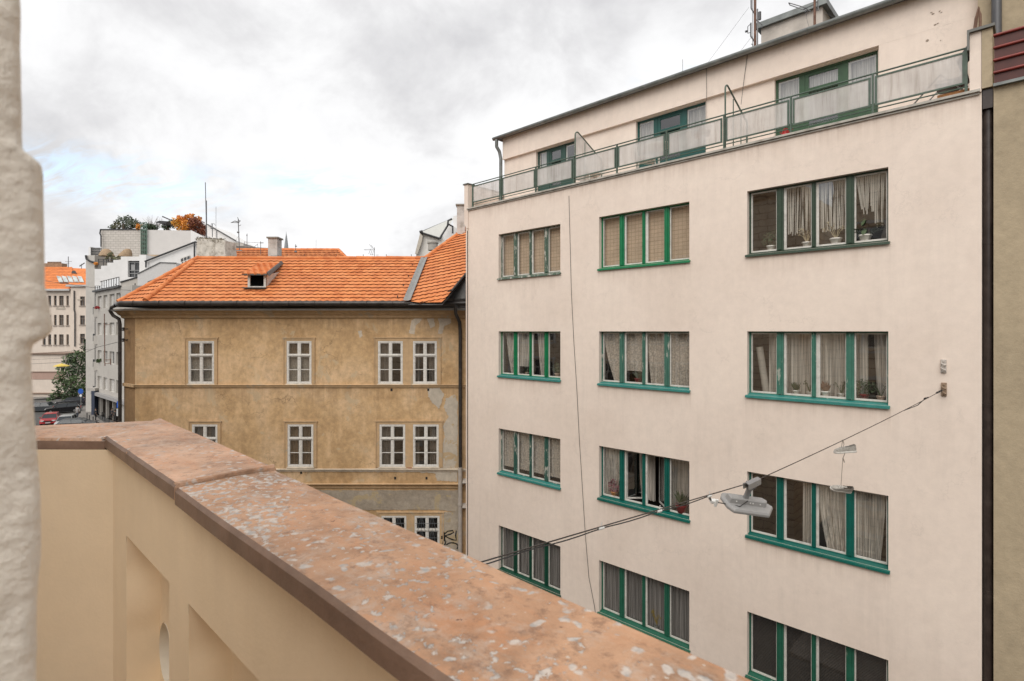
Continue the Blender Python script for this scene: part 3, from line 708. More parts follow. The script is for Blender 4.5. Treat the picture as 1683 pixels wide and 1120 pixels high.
def garden_chair(xp, Y, rz, label):
    x = U(xp, Y); z = TZ + .07; T = Matrix.Translation((x, Y, z)) @ Matrix.Rotation(rz, 4, 'Z')
    r = root('garden_chair', (x, Y, z), label, 'chair', 'white plastic chairs on the terrace', rz)
    q = MB(T); q.bbox(-.24, .24, -.23, .23, .40, .43, .01); q.build('seat', wp, r)
    q = MB(T)
    q.loft([[(-.22, .22 , .43), (.22, .22, .43), (.22, .25, .43), (-.22, .25, .43)], [(-.25, .27, .7), (.25, .27, .7), (.25, .30, .7), (-.25, .30, .7)], [(-.15, .30, .84), (.15, .30, .84), (.15, .33, .84), (-.15, .33, .84)]]); q.build('backrest', wp, r)
    for sx in (-1, 1):
        q = MB(T); q.tube([(sx*.25, .24, .62), (sx*.27, 0, .63), (sx*.26, -.22, .6), (sx*.25, -.23, .43)], .018, 6); q.build('armrest', wp, r)
        for sy in (-1, 1): q = MB(T); q.tube([(sx*.21, sy*.2, .4), (sx*.26, sy*.25, 0)], .018, 6); q.build('leg', wp, r)
garden_chair(975, YF + .85, 2.6, 'white plastic chair behind the fourth frosted panel beside the glazed divider')
garden_chair(1062, YF + .8, 2.2, 'white plastic chair behind the fifth frosted panel next to the round table')
x = U(1083, YF + .7); tb = root('garden_table', (x, YF + .7, TZ + .07), 'round white garden table behind the frosted railing panels', 'table')
q = MB(); q.lathe((x, YF + .7, TZ + .07 + .68), [(.33, 0), (.36, .01), (.36, .03), (.34, .035)], 24); q.build('table_top', wp, tb)
q = MB(); q.tube([(x, YF + .7, TZ + .07 + .02), (x, YF + .7, TZ + .75)], .03, 8); q.lathe((x, YF + .7, TZ + .07), [(.22, 0), (.22, .02), (.05, .06)], 16); q.build('table_foot', wp, tb)
x = U(1555, YF + .55); T = Matrix.Translation((x, YF + .5, TZ + .07)); lr = root('lounge_chair', (x, YF + .5, TZ + .07), 'grey folding lounge chair behind the last frosted panel at the terrace corner', 'chair')
dk = mat('grey_lounge_fabric', (0.13, 0.125, 0.13), rough=0.9)
q = MB(T); q.loft([[(px_, -.25, pz), (px_, .25, pz), (px_ + .03, .25, pz - .04), (px_ + .03, -.25, pz - .04)] for px_, pz in ((-.15, .36), (.1, .33), (.3, .45), (.18, .68), (.3, .88), (.4, 1.02))], True, True); q.build('seat_sling', dk, lr, smooth=50)
q = MB(T)
for sy in (-.27, .27): q.tube([(-.5, sy, .02), (-.05, sy, .5), (.35, sy, .02)], .015, 6); q.tube([(-.1, sy, .38), (.3, sy, .35)], .015, 6)
q.build('chair_frame', mat('grey_metal', (0.3, 0.3, 0.3), rough=0.4, metal=0.6), lr)
p = on_y(1291, 219, YR + .1); rp = root('red_watering_can', (p.x, p.y, TZ + .07), 'small red plastic can peeping out below the terrace railing', 'watering can')
q = MB(); c = Vector((p.x, p.y, TZ + .07)); q.lathe(c, [(.07, 0), (.075, .02), (.065, .13), (.04, .16)], 14); redp = mat('red_plastic', (0.62, 0.03, 0.03), rough=0.35); q.build('can', redp, rp, smooth=50)
q = MB(); q.tube([c + Vector((.06, 0, .05)), c + Vector((.16, 0, .14))], .012, 6); q.tube([c + Vector((-.05, 0, .04)), c + Vector((-.11, 0, .1)), c + Vector((-.04, 0, .15))], .01, 6); q.build('spout', redp, rp)
p = on_y(1572, 150, YR + .12); q = MB(); wood = mat('orange_wood', (0.45, 0.20, 0.07), rough=0.7, var=0.3)
q.box(p.x - .25, p.x + .2, p.y, p.y + .25, TZ + .075, TZ + .10); q.box(p.x - .25, p.x + .2, p.y - .02, p.y, TZ + .075, TZ + .17); q.box(p.x - .25, p.x + .2, p.y + .25, p.y + .27, TZ + .075, TZ + .17); q.box(p.x - .27, p.x - .25, p.y - .02, p.y + .27, TZ + .075, TZ + .17)
tag(q.build('wooden_tray', wood), 'orange wooden tray on the terrace floor under the last railing panel', 'tray')

# ---- plants standing inside the windows
leafM = mat('houseplant_leaf', (0.055, 0.085, 0.035), rough=0.6, var=0.5, scale=20); dryM = mat('reddish_succulent', (0.18, 0.09, 0.05), rough=0.7, var=0.4, scale=20)
yel = mat('yellow_blossom', (0.42, 0.30, 0.06), rough=0.8, var=0.3, scale=30); pinkM = mat('mauve_blossom', (0.28, 0.10, 0.13), rough=0.8, var=0.4, scale=30); redpot = mat('dark_red_pot', (0.16, 0.02, 0.02), rough=0.5)
paleM = mat('pale_stem', (0.5, 0.42, 0.28), rough=0.8)
def plant(k, i, f, kind, potm, s, label, tint=leafM):
    p0, p1 = PAN[k][i]; x = p0 + (p1 - p0) * f; y = YF + .235; z = rowtop(int(k[1])) - WH + .052
    c = Vector((x, y, z)); r = root('potted_plant', c, label, 'plant', 'potted plants on the inner window sills')
    q = MB(); q.lathe(c, [(.062*s, 0), (.07*s, .01), (.092*s, .1*s), (.1*s, .104*s), (.1*s, .125*s), (.085*s, .125*s), (.08*s, .09*s)], 16)
    q = q.build('pot', potm, r, smooth=50)
    fq = MB(); R = random.Random(int(x * 100)); b0 = c + Vector((0, 0, .1 * s))
    if kind == 'bush': leafball(fq, b0 + Vector((0, 0, .17*s)), .2*s, 170, .032*s, (1, .45, 1), R.randint(0, 99), 0); fq.tube([b0, b0 + Vector((0, 0, .2*s))], .006, 5)
    if kind == 'spiky':
        for _ in range(34):
            a = R.uniform(0, 6.28); t = R.uniform(.2, 1.0); L = .24*s*R.uniform(.7, 1.1); d = Vector((math.cos(a)*t, math.sin(a)*t*.4, 1)).normalized()
            n_ = d.orthogonal().normalized() * .011*s; fq.add([b0 - n_, b0 + d*L*.6 - n_*1.2, b0 + d*L, b0 + d*L*.6 + n_*1.2, b0 + n_], [(0, 1, 2, 3, 4)])
    if kind == 'stems':
        for _ in range(7):
            a = R.uniform(0, 6.28); e = b0 + Vector((math.cos(a)*.16*s, math.sin(a)*.05, R.uniform(.18, .34)*s)); mid = (b0 + e)/2 + Vector((0, 0, .05*s)); fq.tube([b0, mid, e], [.007, .006, .003], 5)
            leafball(fq, e, .05*s, 6, .025*s, seed=R.randint(0, 99), shell=0)
    if kind == 'broad':
        for _ in range(13):
            a = R.uniform(0, 6.28); e = b0 + Vector((math.cos(a)*.2*s, math.sin(a)*.07*s, R.uniform(.05, .3)*s)); fq.tube([b0, e], .004, 4)
            w_ = .065*s; u_ = Vector((math.cos(a), .2*math.sin(a), R.uniform(-.4, .4))).normalized(); v_ = Vector((0, .3, 1)).cross(u_).normalized()
            fq.add([e - u_*w_, e - u_*w_*.3 + v_*w_*.6, e + u_*w_*.6 + v_*w_*.5, e + u_*w_*1.3, e + u_*w_*.6 - v_*w_*.5, e - u_*w_*.3 - v_*w_*.6], [(0, 1, 2, 3, 4, 5)])
    if kind == 'bouquet':
        for _ in range(16):
            a = R.uniform(0, 6.28); e = b0 + Vector((math.cos(a)*.12*s, math.sin(a)*.05, R.uniform(.15, .38)*s)); fq.tube([b0, e], .004, 4); leafball(fq, e, .035*s, 14, .016*s, seed=R.randint(0, 999), shell=0)
    fq.build('foliage', tint, r)
plant('C1', 0, .72, 'bush', wp, 1.0, 'bushy speckled plant in a white pot, leftmost in the olive framed window')
plant('C1', 1, .78, 'stems', wp, 1.0, 'thin stemmed plant in a white pot behind the second pane of the olive framed window', paleM)
plant('C1', 2, .62, 'stems', wp, 1.15, 'nearly bare stalks in a wide white pot under the string curtain', paleM)
plant('C1', 3, .30, 'broad', wp, 1.2, 'broad leaved green plant in a white pot, rightmost in the olive framed window')
plant('C2', 1, .40, 'spiky', wp, .8, 'grey green spiky plant in a small white pot behind the second teal framed pane')
plant('C2', 1, .88, 'stems', wp, .7, 'tiny twiggy plant in a white pot beside the spiky one')
plant('C2', 2, .28, 'spiky', wp, 1.0, 'reddish spiky succulent in a white pot behind the third teal framed pane', dryM)
plant('C2', 2, .80, 'stems', wp, .8, 'small thin plant in a patterned white pot right of the reddish succulent')
plant('C2', 3, .27, 'bush', redpot, .9, 'dark leafy plant in a dark red pot behind the rightmost teal framed pane')
plant('C2', 3, .78, 'stems', tp, .8, 'small plant in a pinkish clay pot at the right end of the teal framed window')
plant('A2', 1, .6, 'broad', tp, .7, 'small green plant behind the second pane of the vivid green window')
plant('A2', 3, .5, 'bush', tp, .9, 'leafy plant behind the last pane of the vivid green window')
plant('B2', 1, .65, 'spiky', redpot, 1.0, 'dark plant behind the lace curtained window with an open last casement')
plant('B3', 0, .55, 'bush', wood, 1.0, 'mauve flowers in an orange clay box behind the first deep teal framed pane', pinkM)
plant('B3', 3, .5, 'spiky', redpot, 1.6, 'long leaved plant behind the last pane of the deep teal window with casements ajar')
plant('B4', 2, .5, 'bouquet', glassW, .95, 'yellow flowers in a glass vase on the lowest middle window sill', yel)
# rolled carpet leaning in the teal window
p0, p1 = PAN['C2'][0]; q = MB(); zb = rowtop(2) - WH + .05
q.tube([(p0 + .25, YF + .36, zb), (p0 + .10, YF + .36, zb + 1.0)], .075, 14); tag(q.build('rolled_carpet', mat('beige_roll', (0.45, 0.41, 0.36), rough=0.9), smooth=50), 'pale rolled up carpet leaning behind the first teal framed pane', 'carpet')

# ================================================================ BEIGE BUILDING at the right edge
bb = root('neighbouring_building', (UR + .3, YF, 0), 'olive beige rendered building with a dark red louvred balcony front at the right edge', 'building')
beige = facade_mat('olive_beige_render', (0.42, 0.345, 0.24), stain=0.5, bump=0.35, bscale=22, run=0.2)
BX = U(1633, YF); BL2 = U(1607, YF + 1.2)
m = MB(); LB, LT = Zy(1633, 143), Zy(1633, 62)
m.quad((BX, YF, 0), (BX + 14, YF, 0), (BX + 14, YF, LB), (BX, YF, LB)); m.quad((BX, YF, 0), (BX, YF + 1.2, 0), (BX, YF + 1.2, LB), (BX, YF, LB))
m.quad((BX, YF, LB), (BX + 14, YF, LB), (BX + 14, YF + 1.2, LB), (BX, YF + 1.2, LB))
m.quad((BL2, YF + 1.2, LB - .5), (BX + 14, YF + 1.2, LB - .5), (BX + 14, YF + 1.2, 24), (BL2, YF + 1.2, 24))
m.quad((BX + 14, YF, 0), (BX + 14, YF + 9, 0), (BX + 14, YF + 9, 24), (BX + 14, YF, 24))
m.quad((BL2, YF + 1.2, 24), (BX + 14, YF + 1.2, 24), (BX + 14, YF + 9, 24), (BL2, YF + 9, 24)); m.quad((BL2, YF + 1.2, 16), (BL2, YF + 9, 16), (BL2, YF + 9, 24), (BL2, YF + 1.2, 24))
m.build('wall', beige, bb)
# recess with pipe between the buildings
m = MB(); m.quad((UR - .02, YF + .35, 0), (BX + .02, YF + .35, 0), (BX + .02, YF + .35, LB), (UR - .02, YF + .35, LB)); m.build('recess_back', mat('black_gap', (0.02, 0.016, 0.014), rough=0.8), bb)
blackpipe = mat('dark_brown_pipe', (0.035, 0.025, 0.022), rough=0.35, var=0.4, scale=4, dirt=0.5, dirtcol=(0.10, 0.08, 0.07))
m = MB(); xc = (UR + BX) / 2; m.tube([(xc, YF + .12, 0), (xc, YF + .12, LB - .35)], (BX - UR) * .43, 20)
for z in (2.5, 5.2, 8.1, 11.3, 14.1): m.tube([(xc, YF + .12, z), (xc, YF + .12, z + .05)], (BX - UR) * .47, 20)
m.build('drainpipe', blackpipe, bb, smooth=50)
m = MB(); m.box(UR + .01, BX - .01, YF + .0, YF + .3, LB - .34, LB - .02); m.build('pipe_hopper', blackpipe, bb)
# end parapet pier shared with the white block
PZ0, PZ1 = Zy(1600, 150), Zy(1613, 52)
m = MB(); m.box(U(1594), UR - .002, YF - .04, YF + 1.45, PZ0 - .05, PZ1); m.build('end_pier', plasterW, wb)
m = MB(); m.box(UR + .002, BX - .01, YF - .05, YF + 1.19, LB, PZ1 - .002); m.build('end_pier', beige, bb)
m = MB(); m.box(U(1590), BX + .02, YF - .1, YF + 1.19, PZ1 + .002, PZ1 + .05); m.box(U(1590) , U(1594) - .002, YF - .1, YF + 1.1, TZ + .75, PZ1 + .002); m.build('pier_cap', MATS['cap_metal'], wb)
# maroon louvred front
mar = mat('maroon_sheet', (0.075, 0.018, 0.014), rough=0.55, var=0.25, scale=6); red = mat('red_slat_edge', (0.20, 0.03, 0.022), rough=0.45, var=0.25, scale=6)
m = MB(); m.box(BX + .01, BX + 13.9, YF - .06, YF + .02, LB + .03, LT)
lv = m.build('louvre_panel', mar, bb)
m = MB(); n = 4
for i in range(n):
    z = LB + .03 + (LT - LB) * (i + 1) / n - .03; m.tube([(BX + .0, YF - .075, z), (BX + 13.9, YF - .075, z)], .025, 8)
m.build('louvre_rail', red, bb, smooth=50)
m = MB(); m.box(BX, BX + 13.9, YF - .09, YF - .002, LB - .02, LB + .028); m.build('lower_flashing', zinc, bb)
m = MB(); xp_ = U(1638, YF + 1.1); m.tube([(xp_, YF + 1.08, PZ1 - .6), (xp_, YF + 1.08, 23.5)], .075, 16); m.build('downpipe', mat('grey_pipe', (0.09, 0.09, 0.095), rough=0.4, metal=0.3), bb, smooth=50)
# ================================================================ OLD OCHRE HOUSE with the orange tile roof (camera-turned frame)
DW = 19.5
def XF(x, d=DW): return (x - CX) / F_PX * d
def ZF(y, d=DW): return CAMZ + (HY - y) / F_PX * d
ochre = facade_mat('ochre_plaster', (0.57, 0.385, 0.21), light=(0.68, 0.49, 0.31), dark=(0.44, 0.28, 0.14), drips=[(ZF(521), .8, .6), (ZF(637), .75, .6), (ZF(775), .4, .7), (ZF(803), .5, .7)], dripcol=(.26, .16, .085), cracks=.75, stain=0.9, patch=0.1, patchcol=(0.52, 0.40, 0.26), bump=0.4, bscale=18, run=0.45)
ochre2 = facade_mat('ochre_trim', (0.52, 0.36, 0.21), stain=0.6, bump=0.25, bscale=30, run=0.5, patch=0.3, patchcol=(0.42, 0.34, 0.24))
greyrough = facade_mat('grey_rough_plaster', (0.38, 0.325, 0.26), light=(0.46, 0.40, 0.32), dark=(0.30, 0.25, 0.19), stain=0.9, bump=1.0, bscale=12, run=0.2, patch=.4, patchcol=(0.42, .33, .2))
palepatch = facade_mat('pale_repair_plaster', (0.58, 0.50, 0.40), stain=0.8, bump=0.5, bscale=25, run=0.1)
greypatch = facade_mat('grey_repair_plaster', (0.50, 0.44, 0.36), stain=0.6, bump=0.6, bscale=20, run=0.1, patch=0.3, patchcol=(0.46, 0.33, 0.19))
base = FR @ Vector((XF(480), DW, 0))
yb = root('old_house', base, 'old ochre plastered house with peeling patches, white casement windows and an orange tiled roof', 'house', rz=TH)
PY = lambda a, z, d: (a, DW + d, z)
XL, XR = XF(222), XF(772)
ZE = ZF(508)
wy = []
def yw(x0, x1, y0, y1): wy.append((XF(x0), XF(x1), ZF(y1), ZF(y0)))
for a in ((310, 352), (471.5, 512), (621.5, 662), (679, 718)): yw(*a, 561, 631)
for a in ((316, 357.5), (473, 515), (624, 666), (679, 721)): yw(*a, 698, 767.5)
for a in ((320, 361), (477, 518), (627, 668), (681.5, 722.5)): yw(*a, 848, 918)
holes = [(a, b, c, d) for a, b, c, d in wy]
m = MB(FR); wall(m, XL, XR, 0, ZE, holes, PY, 0.14)
# chamfered left corner and the flanks
CXL = XF(204, DW + .55)
m.quad((CXL, DW + .55, 0), (CXL, DW + .55, ZE), (CXL + 8.0, DW + 14, ZE), (CXL + 8.0, DW + 14, 0))
m.build('wall', ochre, yb)
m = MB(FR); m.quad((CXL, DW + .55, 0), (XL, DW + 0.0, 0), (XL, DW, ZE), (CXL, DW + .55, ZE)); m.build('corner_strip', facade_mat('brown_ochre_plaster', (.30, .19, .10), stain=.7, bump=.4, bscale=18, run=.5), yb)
m = MB(FR)
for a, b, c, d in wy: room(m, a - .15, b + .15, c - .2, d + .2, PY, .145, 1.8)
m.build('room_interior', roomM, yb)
# lighter pilaster edge on the corner, string courses, cornice
def course(mb, y0, y1, out, x0=XL, x1=XR):
    za, zb = ZF(y1), ZF(y0)
    mb.prism([(x0, DW - out, zb - .02), (x0, DW - .002, zb), (x0, DW - .002, za), (x0, DW - out * .45, za), (x0, DW - out * .6, za + (zb-za)*.4)], (x1 - x0, 0, 0))
m = MB(FR); course(m, 632, 637, .08); m.prism([(CXL - .03, DW + .50, ZF(637)), (XL, DW - .08, ZF(637)), (XL, DW - .08, ZF(632)), (CXL - .03, DW + .50, ZF(632))], (0.0, .1, 0)); m.build('string_course', ochre2, yb)
m = MB(FR); course(m, 770.5, 775, .07); m.build('string_course', palepatch, yb)
m = MB(FR); course(m, 794.5, 798, .10); course(m, 800, 803, .05); m.build('string_course', ochre2, yb)
m = MB(FR)
zc = ZF(521); prof = [(-.002, zc - .06), (-.07, zc - .03), (-.09, zc + .04), (-.16, zc + .09), (-.22, zc + .18), (-.33, zc + .23), (-.33, ZE + .0), (-.002, ZE)]
def mould(mb, prof, pts):
    """run a profile (outward offset, z) along plan points with mitred corners"""
    P = [Vector((p[0], p[1])) for p in pts]; rings = []
    for i, p in enumerate(P):
        d0 = (P[i] - P[i-1]).normalized() if i else None; d1 = (P[i+1] - P[i]).normalized() if i < len(P)-1 else None
        nn = [Vector((d.y, -d.x)) for d in (d0, d1) if d is not None]
        b = sum(nn, Vector((0, 0))); b = b / b.length; k = 1 / max(.4, b.dot(nn[0]))
        rings.append([(p.x - b.x * o * k, p.y - b.y * o * k, z) for o, z in prof])
    mb.loft(rings, True, True)
plan = [(CXL + .8, DW + 4), (CXL, DW + .55), (XL, DW), (XR, DW)]
mould(m, prof, plan); m.build('cornice', ochre2, yb)
m = MB(FR); mould(m, [(-.0, ZE - .03), (-.40, ZE - .07), (-.42, ZE - .02), (-.0, ZE + .03)], plan); m.build('cornice_flashing', mat('pale_flashing', (0.30, 0.30, 0.29), rough=0.4, metal=0.4, var=.2), yb)
# gutter
m = MB(FR); zg = ZF(499, DW - .5)
gp = [(CXL + .55, DW + 3), (CXL - .25, DW + .45), (XL - .15, DW - .52), (XF(769.5, DW - .52), DW - .52)]
darkg = mat('dark_gutter', (0.045, 0.04, 0.038), rough=0.4, metal=0.3, var=0.4, scale=5, dirt=0.3, dirtcol=(0.14, 0.13, 0.12))
m.tube([(x, y, zg) for x, y in gp], .085, 12)
for i in range(14):
    x = XL + .3 + i * .9; m.tube([(x, DW - .52 + .094 * math.cos(t), zg + .094 * math.sin(t)) for t in [math.pi * 2 * q / 12 for q in range(13)]], .01, 4)
m.build('gutter', darkg, yb, smooth=60)
# downpipes
m = MB(FR); xd = XF(757)
m.tube([(xd - .25 + .12, DW - .52, zg - .05), (xd - .13, DW - .52, zg - .18), (xd - .13, DW - .40, zg - .36), (xd - .02, DW - .14, ZF(530)), (xd, DW - .12, ZF(545)), (xd, DW - .12, ZF(768))], .062, 12); m.build('downpipe', darkg, yb, smooth=50)
m = MB(FR); m.tube([(xd, DW - .12, ZF(767)), (xd, DW - .12, 1)], .075, 12); m.tube([(xd, DW - .12, ZF(829)), (xd, DW - .12, ZF(826))], .09, 12)
o = m.build('downpipe', mat('pale_pipe', (0.42, 0.38, 0.34), rough=0.5, var=.15), yb, smooth=50); o['label'] = 'pale lower downpipe with a collar'
m = MB(FR); xe = CXL - .12
m.tube([(xe + .05, DW + .2, zg - .05), (xe - .12, DW + .25, zg - .1), (xe - .2, DW + .3, zg - .25), (xe - .13, DW + .35, zg - .4), (xe + .04, DW + .40, zg - .52), (xe + .06, DW + .42, zg - .7), (xe + .06, DW + .42, 1)], .058, 12); m.build('downpipe', darkg, yb, smooth=50)
# plaster surrounds
def surround(mb, a, b, c, d, w=.125, e=.03):
    x0, x1, z1 = a - w, b + w, d + .09
    for q in ((x0, x0 + e, c - .02, z1), (x1 - e, x1, c - .02, z1), (x0 - .03, x1 + .03, z1, z1 + .045)): mb.box(q[0], q[1], DW - .035, DW - .002, q[2], q[3])
    mb.box(x0 + e, a - .004, DW - .014, DW - .0025, c - .02, z1 - .001); mb.box(b + .004, x1 - e, DW - .014, DW - .0025, c - .02, z1 - .001); mb.box(a - .004, b + .004, DW - .014, DW - .0025, d + .004, z1 - .001)
for row in range(3):
    for i in (0, 1):
        m = MB(FR); surround(m, *wy[row*4 + i]); m.build('window_surround', ochre2, yb)
    m = MB(FR)
    a, b = wy[row*4+2], wy[row*4+3]; w_ = .145
    x0, x1, z1, c, d = a[0] - w_, b[1] + w_, a[3] + .1, a[2], a[3]
    for q in ((x0, x0 + .03, c - .02, z1), (x1 - .03, x1, c - .02, z1), (x0 - .03, x1 + .03, z1, z1 + .045)): m.box(q[0], q[1], DW - .035, DW - .002, q[2], q[3])
    m.box(x0 + .03, a[0] - .004, DW - .014, DW - .0025, c - .02, z1 - .001); m.box(a[1] + .004, b[0] - .004, DW - .014, DW - .0025, c - .02, z1 - .001); m.box(b[1] + .004, x1 - .03, DW - .014, DW - .0025, c - .02, z1 - .001)
    m.box(a[0] - .004, a[1] + .004, DW - .014, DW - .0025, d + .004, z1 - .001); m.box(b[0] - .004, b[1] + .004, DW - .014, DW - .0025, d + .004, z1 - .001)
    m.build('window_surround', ochre2, yb)
# casement windows
lace2 = sheer_mat('white_lace', (0.88, 0.85, 0.80), 0.95, lace=1)
whiteO = mat('old_white_paint', (0.66, 0.64, 0.60), rough=0.55, var=.1, scale=14, dirt=.5, dirtcol=(.36, .33, .29))
glassY = glass_mat('old_window_glass', 1.0, (.7, .68, .64))
def ywindow(i, a, b, c, d):
    fr = MB(FR); y0, y1 = DW - .012, DW + .06; e = .05; W = b - a; H = d - c; zt = d - H * .335; xm = (a + b) / 2
    fr.box(a, a + e, y0, y1, c, d); fr.box(b - e, b, y0, y1, c, d); fr.box(a + e, b - e, y0, y1, d - e, d); fr.box(a + e, b - e, y0, y1, c, c + e)
    fr.box(xm - .032, xm + .032, y0 + .003, y1 - .001, c + e, d - e); fr.box(a + e, xm - .032, y0 + .004, y1 - .002, zt - .028, zt + .028); fr.box(xm + .032, b - e, y0 + .004, y1 - .002, zt - .028, zt + .028)
    fr.box(a + e, b - e, y0 - .025, y0 + .0, zt - .012, zt + .014)
    wn = fr.build('window', whiteO, yb)
    s = MB(FR); zm = c + (zt - c) * .5
    for p, q in ((a + e, xm - .032), (xm + .032, b - e)):
        for z0, z1 in ((c + e, zt - .028), (zt + .028, d - e)):
            s.box(p, p + .028, y0 + .012, y1 - .02, z0, z1); s.box(q - .028, q, y0 + .012, y1 - .02, z0, z1); s.box(p + .028, q - .028, y0 + .012, y1 - .02, z0, z0 + .028); s.box(p + .028, q - .028, y0 + .012, y1 - .02, z1 - .028, z1)
        s.box(p + .028, q - .028, y0 + .014, y1 - .03, zm - .011, zm + .011)
    s.build('sash', whiteO, wn)
    g_ = MB(FR)
    for p, q in ((a + e, xm - .03), (xm + .03, b - e)):
        for z0, z1 in ((c + e, zm), (zm, zt - .03), (zt + .03, d - e)):
            t = rnd.uniform(-.003, .003); g_.quad((p, DW + .03 + t, z0), (q, DW + .03 - t, z0), (q, DW + .03 - t, z1), (p, DW + .03 + t, z1))
    g_.build('pane', glassY, wn)
    sl = MB(FR); sl.prism([(a - .03, DW - .03, c - .005), (a - .03, DW + .0, c + .0), (a - .03, DW + .0, c - .05), (a - .03, DW - .045, c - .05)], (W + .06, 0, 0)); sl.build('sill', palepatch, wn)
    cm = MB(FR)
    if i in (0, 1): curtain_sheet(cm, a, b, c, zt, PY, .12, .012, .12); cm2 = 1
    elif i in (2, 6): curtain_sheet(cm, a, xm - .05, c, d, PY, .13, .02, .09)
    elif i in (3, 7): curtain_sheet(cm, xm + .12, b, c, d, PY, .13, .02, .09); curtain_sheet(cm, a, a + .2, c, d, PY, .13, .02, .09)
    elif i in (4, 5): curtain_sheet(cm, a, a + W * .36, c, d, PY, .13, .02, .09); curtain_sheet(cm, xm + .02, b - .16, c, d, PY, .13, .02, .09)
    cm.build('curtain', lace2 if i in (0, 1) else cur['drape'] if i == 5 else cur['grey'], wn)
    if i in (0, 1):
        cm = MB(FR); curtain_sheet(cm, a, b, zt, d, PY, .15, .012, .09); cm.build('upper_curtain', cur['drape'], wn)
    if i >= 8:
        br = MB(FR); iron = mat('iron_bars', (0.10, 0.11, 0.12), rough=.5)
        for p, q in ((a + .08, xm - .02), (xm + .02, b - .08)):
            m_ = (p + q) / 2
            for z0, z1 in ((c + .05, c + H * .33), (c + H * .33, c + H * .66), (c + H * .66, d - .05)):
                br.tube([(m_ - .13, DW - .07, z0), (m_ - .03, DW - .07, z1)], .009, 5); br.tube([(m_ + .13, DW - .075, z0), (m_ + .03, DW - .075, z1)], .009, 5); br.tube([(m_, DW - .08, z0), (m_, DW - .08, z1)], .007, 5)
        for z0 in (c + H*.18, c + H * .5, c + H * .84): br.tube([(a + .03, DW - .085, z0), (b - .03, DW - .085, z0)], .008, 5)
        br.build('window_grille', iron, wn)
for i, q in enumerate(wy): ywindow(i, *q)
# worn patches of the plaster, a few mm proud, with ragged outlines
def blob(mb, pts, out=.006, T=None, sub=5, jit=.035, seed=1):
    R = random.Random(seed); sub = sub * 3; jit = jit * .7; P = [Vector((XF(x), ZF(y))) for x, y in pts]; ring = []
    for i in range(len(P)):
        a, b = P[i], P[(i+1) % len(P)]
        for k in range(sub):
            p = a.lerp(b, k / sub); ring.append((p.x + R.uniform(-jit, jit), p.y + R.uniform(-jit, jit)))
    c = (sum(q[0] for q in ring)/len(ring), sum(q[1] for q in ring)/len(ring))
    n = len(ring); mb.add([(x, DW - out, z) for x, z in ring] + [(c[0] + (x - c[0]) * 1.0, DW - .0005, c[1] + (z - c[1]) * 1.0) for x, z in ring], [tuple(range(n))] + [(i, (i+1) % n, n + (i+1) % n, n + i) for i in range(n)])
m = MB(FR)
for s_, pts in enumerate(([(672, 548), (676, 528), (690, 516), (697, 519), (690, 530), (683, 535), (681, 550)], [(700, 517), (712, 515), (715, 536), (708, 540), (704, 530)], [(719, 518), (742, 515), (741, 532), (730, 537), (727, 549), (720, 549), (722, 535)],
                          [(588, 545), (594, 543), (596, 552), (592, 556)])): m = MB(FR); blob(m, pts, seed=s_ + 3, jit=.02); m.build('plaster_patch', palepatch, yb)
m = MB(FR)
for s_, pts in enumerate(([(733, 655), (748, 649), (752, 660), (752, 792), (718, 790), (715, 775), (728, 768), (722, 745), (731, 720), (728, 700), (737, 685), (730, 670)], [(703, 639), (722, 637), (730, 648), (722, 672), (712, 664), (704, 652)],
                          [(545, 771), (612, 772), (622, 768), (668, 770), (714, 773), (716, 778), (660, 776), (600, 776), (548, 775)])): m = MB(FR); blob(m, pts, out=.01, seed=s_ + 13, jit=.03); m.build('plaster_patch', greypatch, yb)
m = MB(FR)
for s_, pts in enumerate(([(225, 806), (480, 806), (753, 806), (754, 842), (722, 838), (620, 838), (420, 842), (225, 840)], [(726, 842), (753, 842), (753, 905), (727, 905)])): m = MB(FR); blob(m, pts, out=.02, seed=s_ + 23, jit=.02, sub=14); m.build('plaster_patch', greyrough, yb)
m = MB(FR); blob(m, [(618, 760), (622, 752), (624, 768), (634, 771), (618, 772)], out=.008, seed=44, jit=.01); blob(m, [(668, 768), (676, 764), (683, 770), (690, 772), (675, 774)], out=.012, seed=45, jit=.01); m.build('exposed_brick', mat('brick_red', (0.33, 0.15, 0.09), rough=.9, var=.4, scale=12, bump=.6), yb)
m = MB(FR)
for x, y in ((643.5, 641), (704, 641), (649.5, 786), (701, 786), (495, 777)): m = MB(FR); m.box(XF(x) - .035, XF(x) + .035, DW - .012, DW - .001, ZF(y) - .045, ZF(y) + .045); m.build('vent_hole', MATS['black_gap'], yb)
# narrow ledges right of the downpipe
m = MB(FR)
for y in (789, 829): m = MB(FR); m.prism([(XF(761), DW - .28, ZF(y) - .04), (XF(761), DW - .002, ZF(y) + .05), (XF(761), DW - .002, ZF(y) - .07), (XF(761), DW - .25, ZF(y) - .08)], (.24, 0, 0)); m.build('ledge', mat('ledge_metal', (.42, .38, .34), rough=.5), yb)
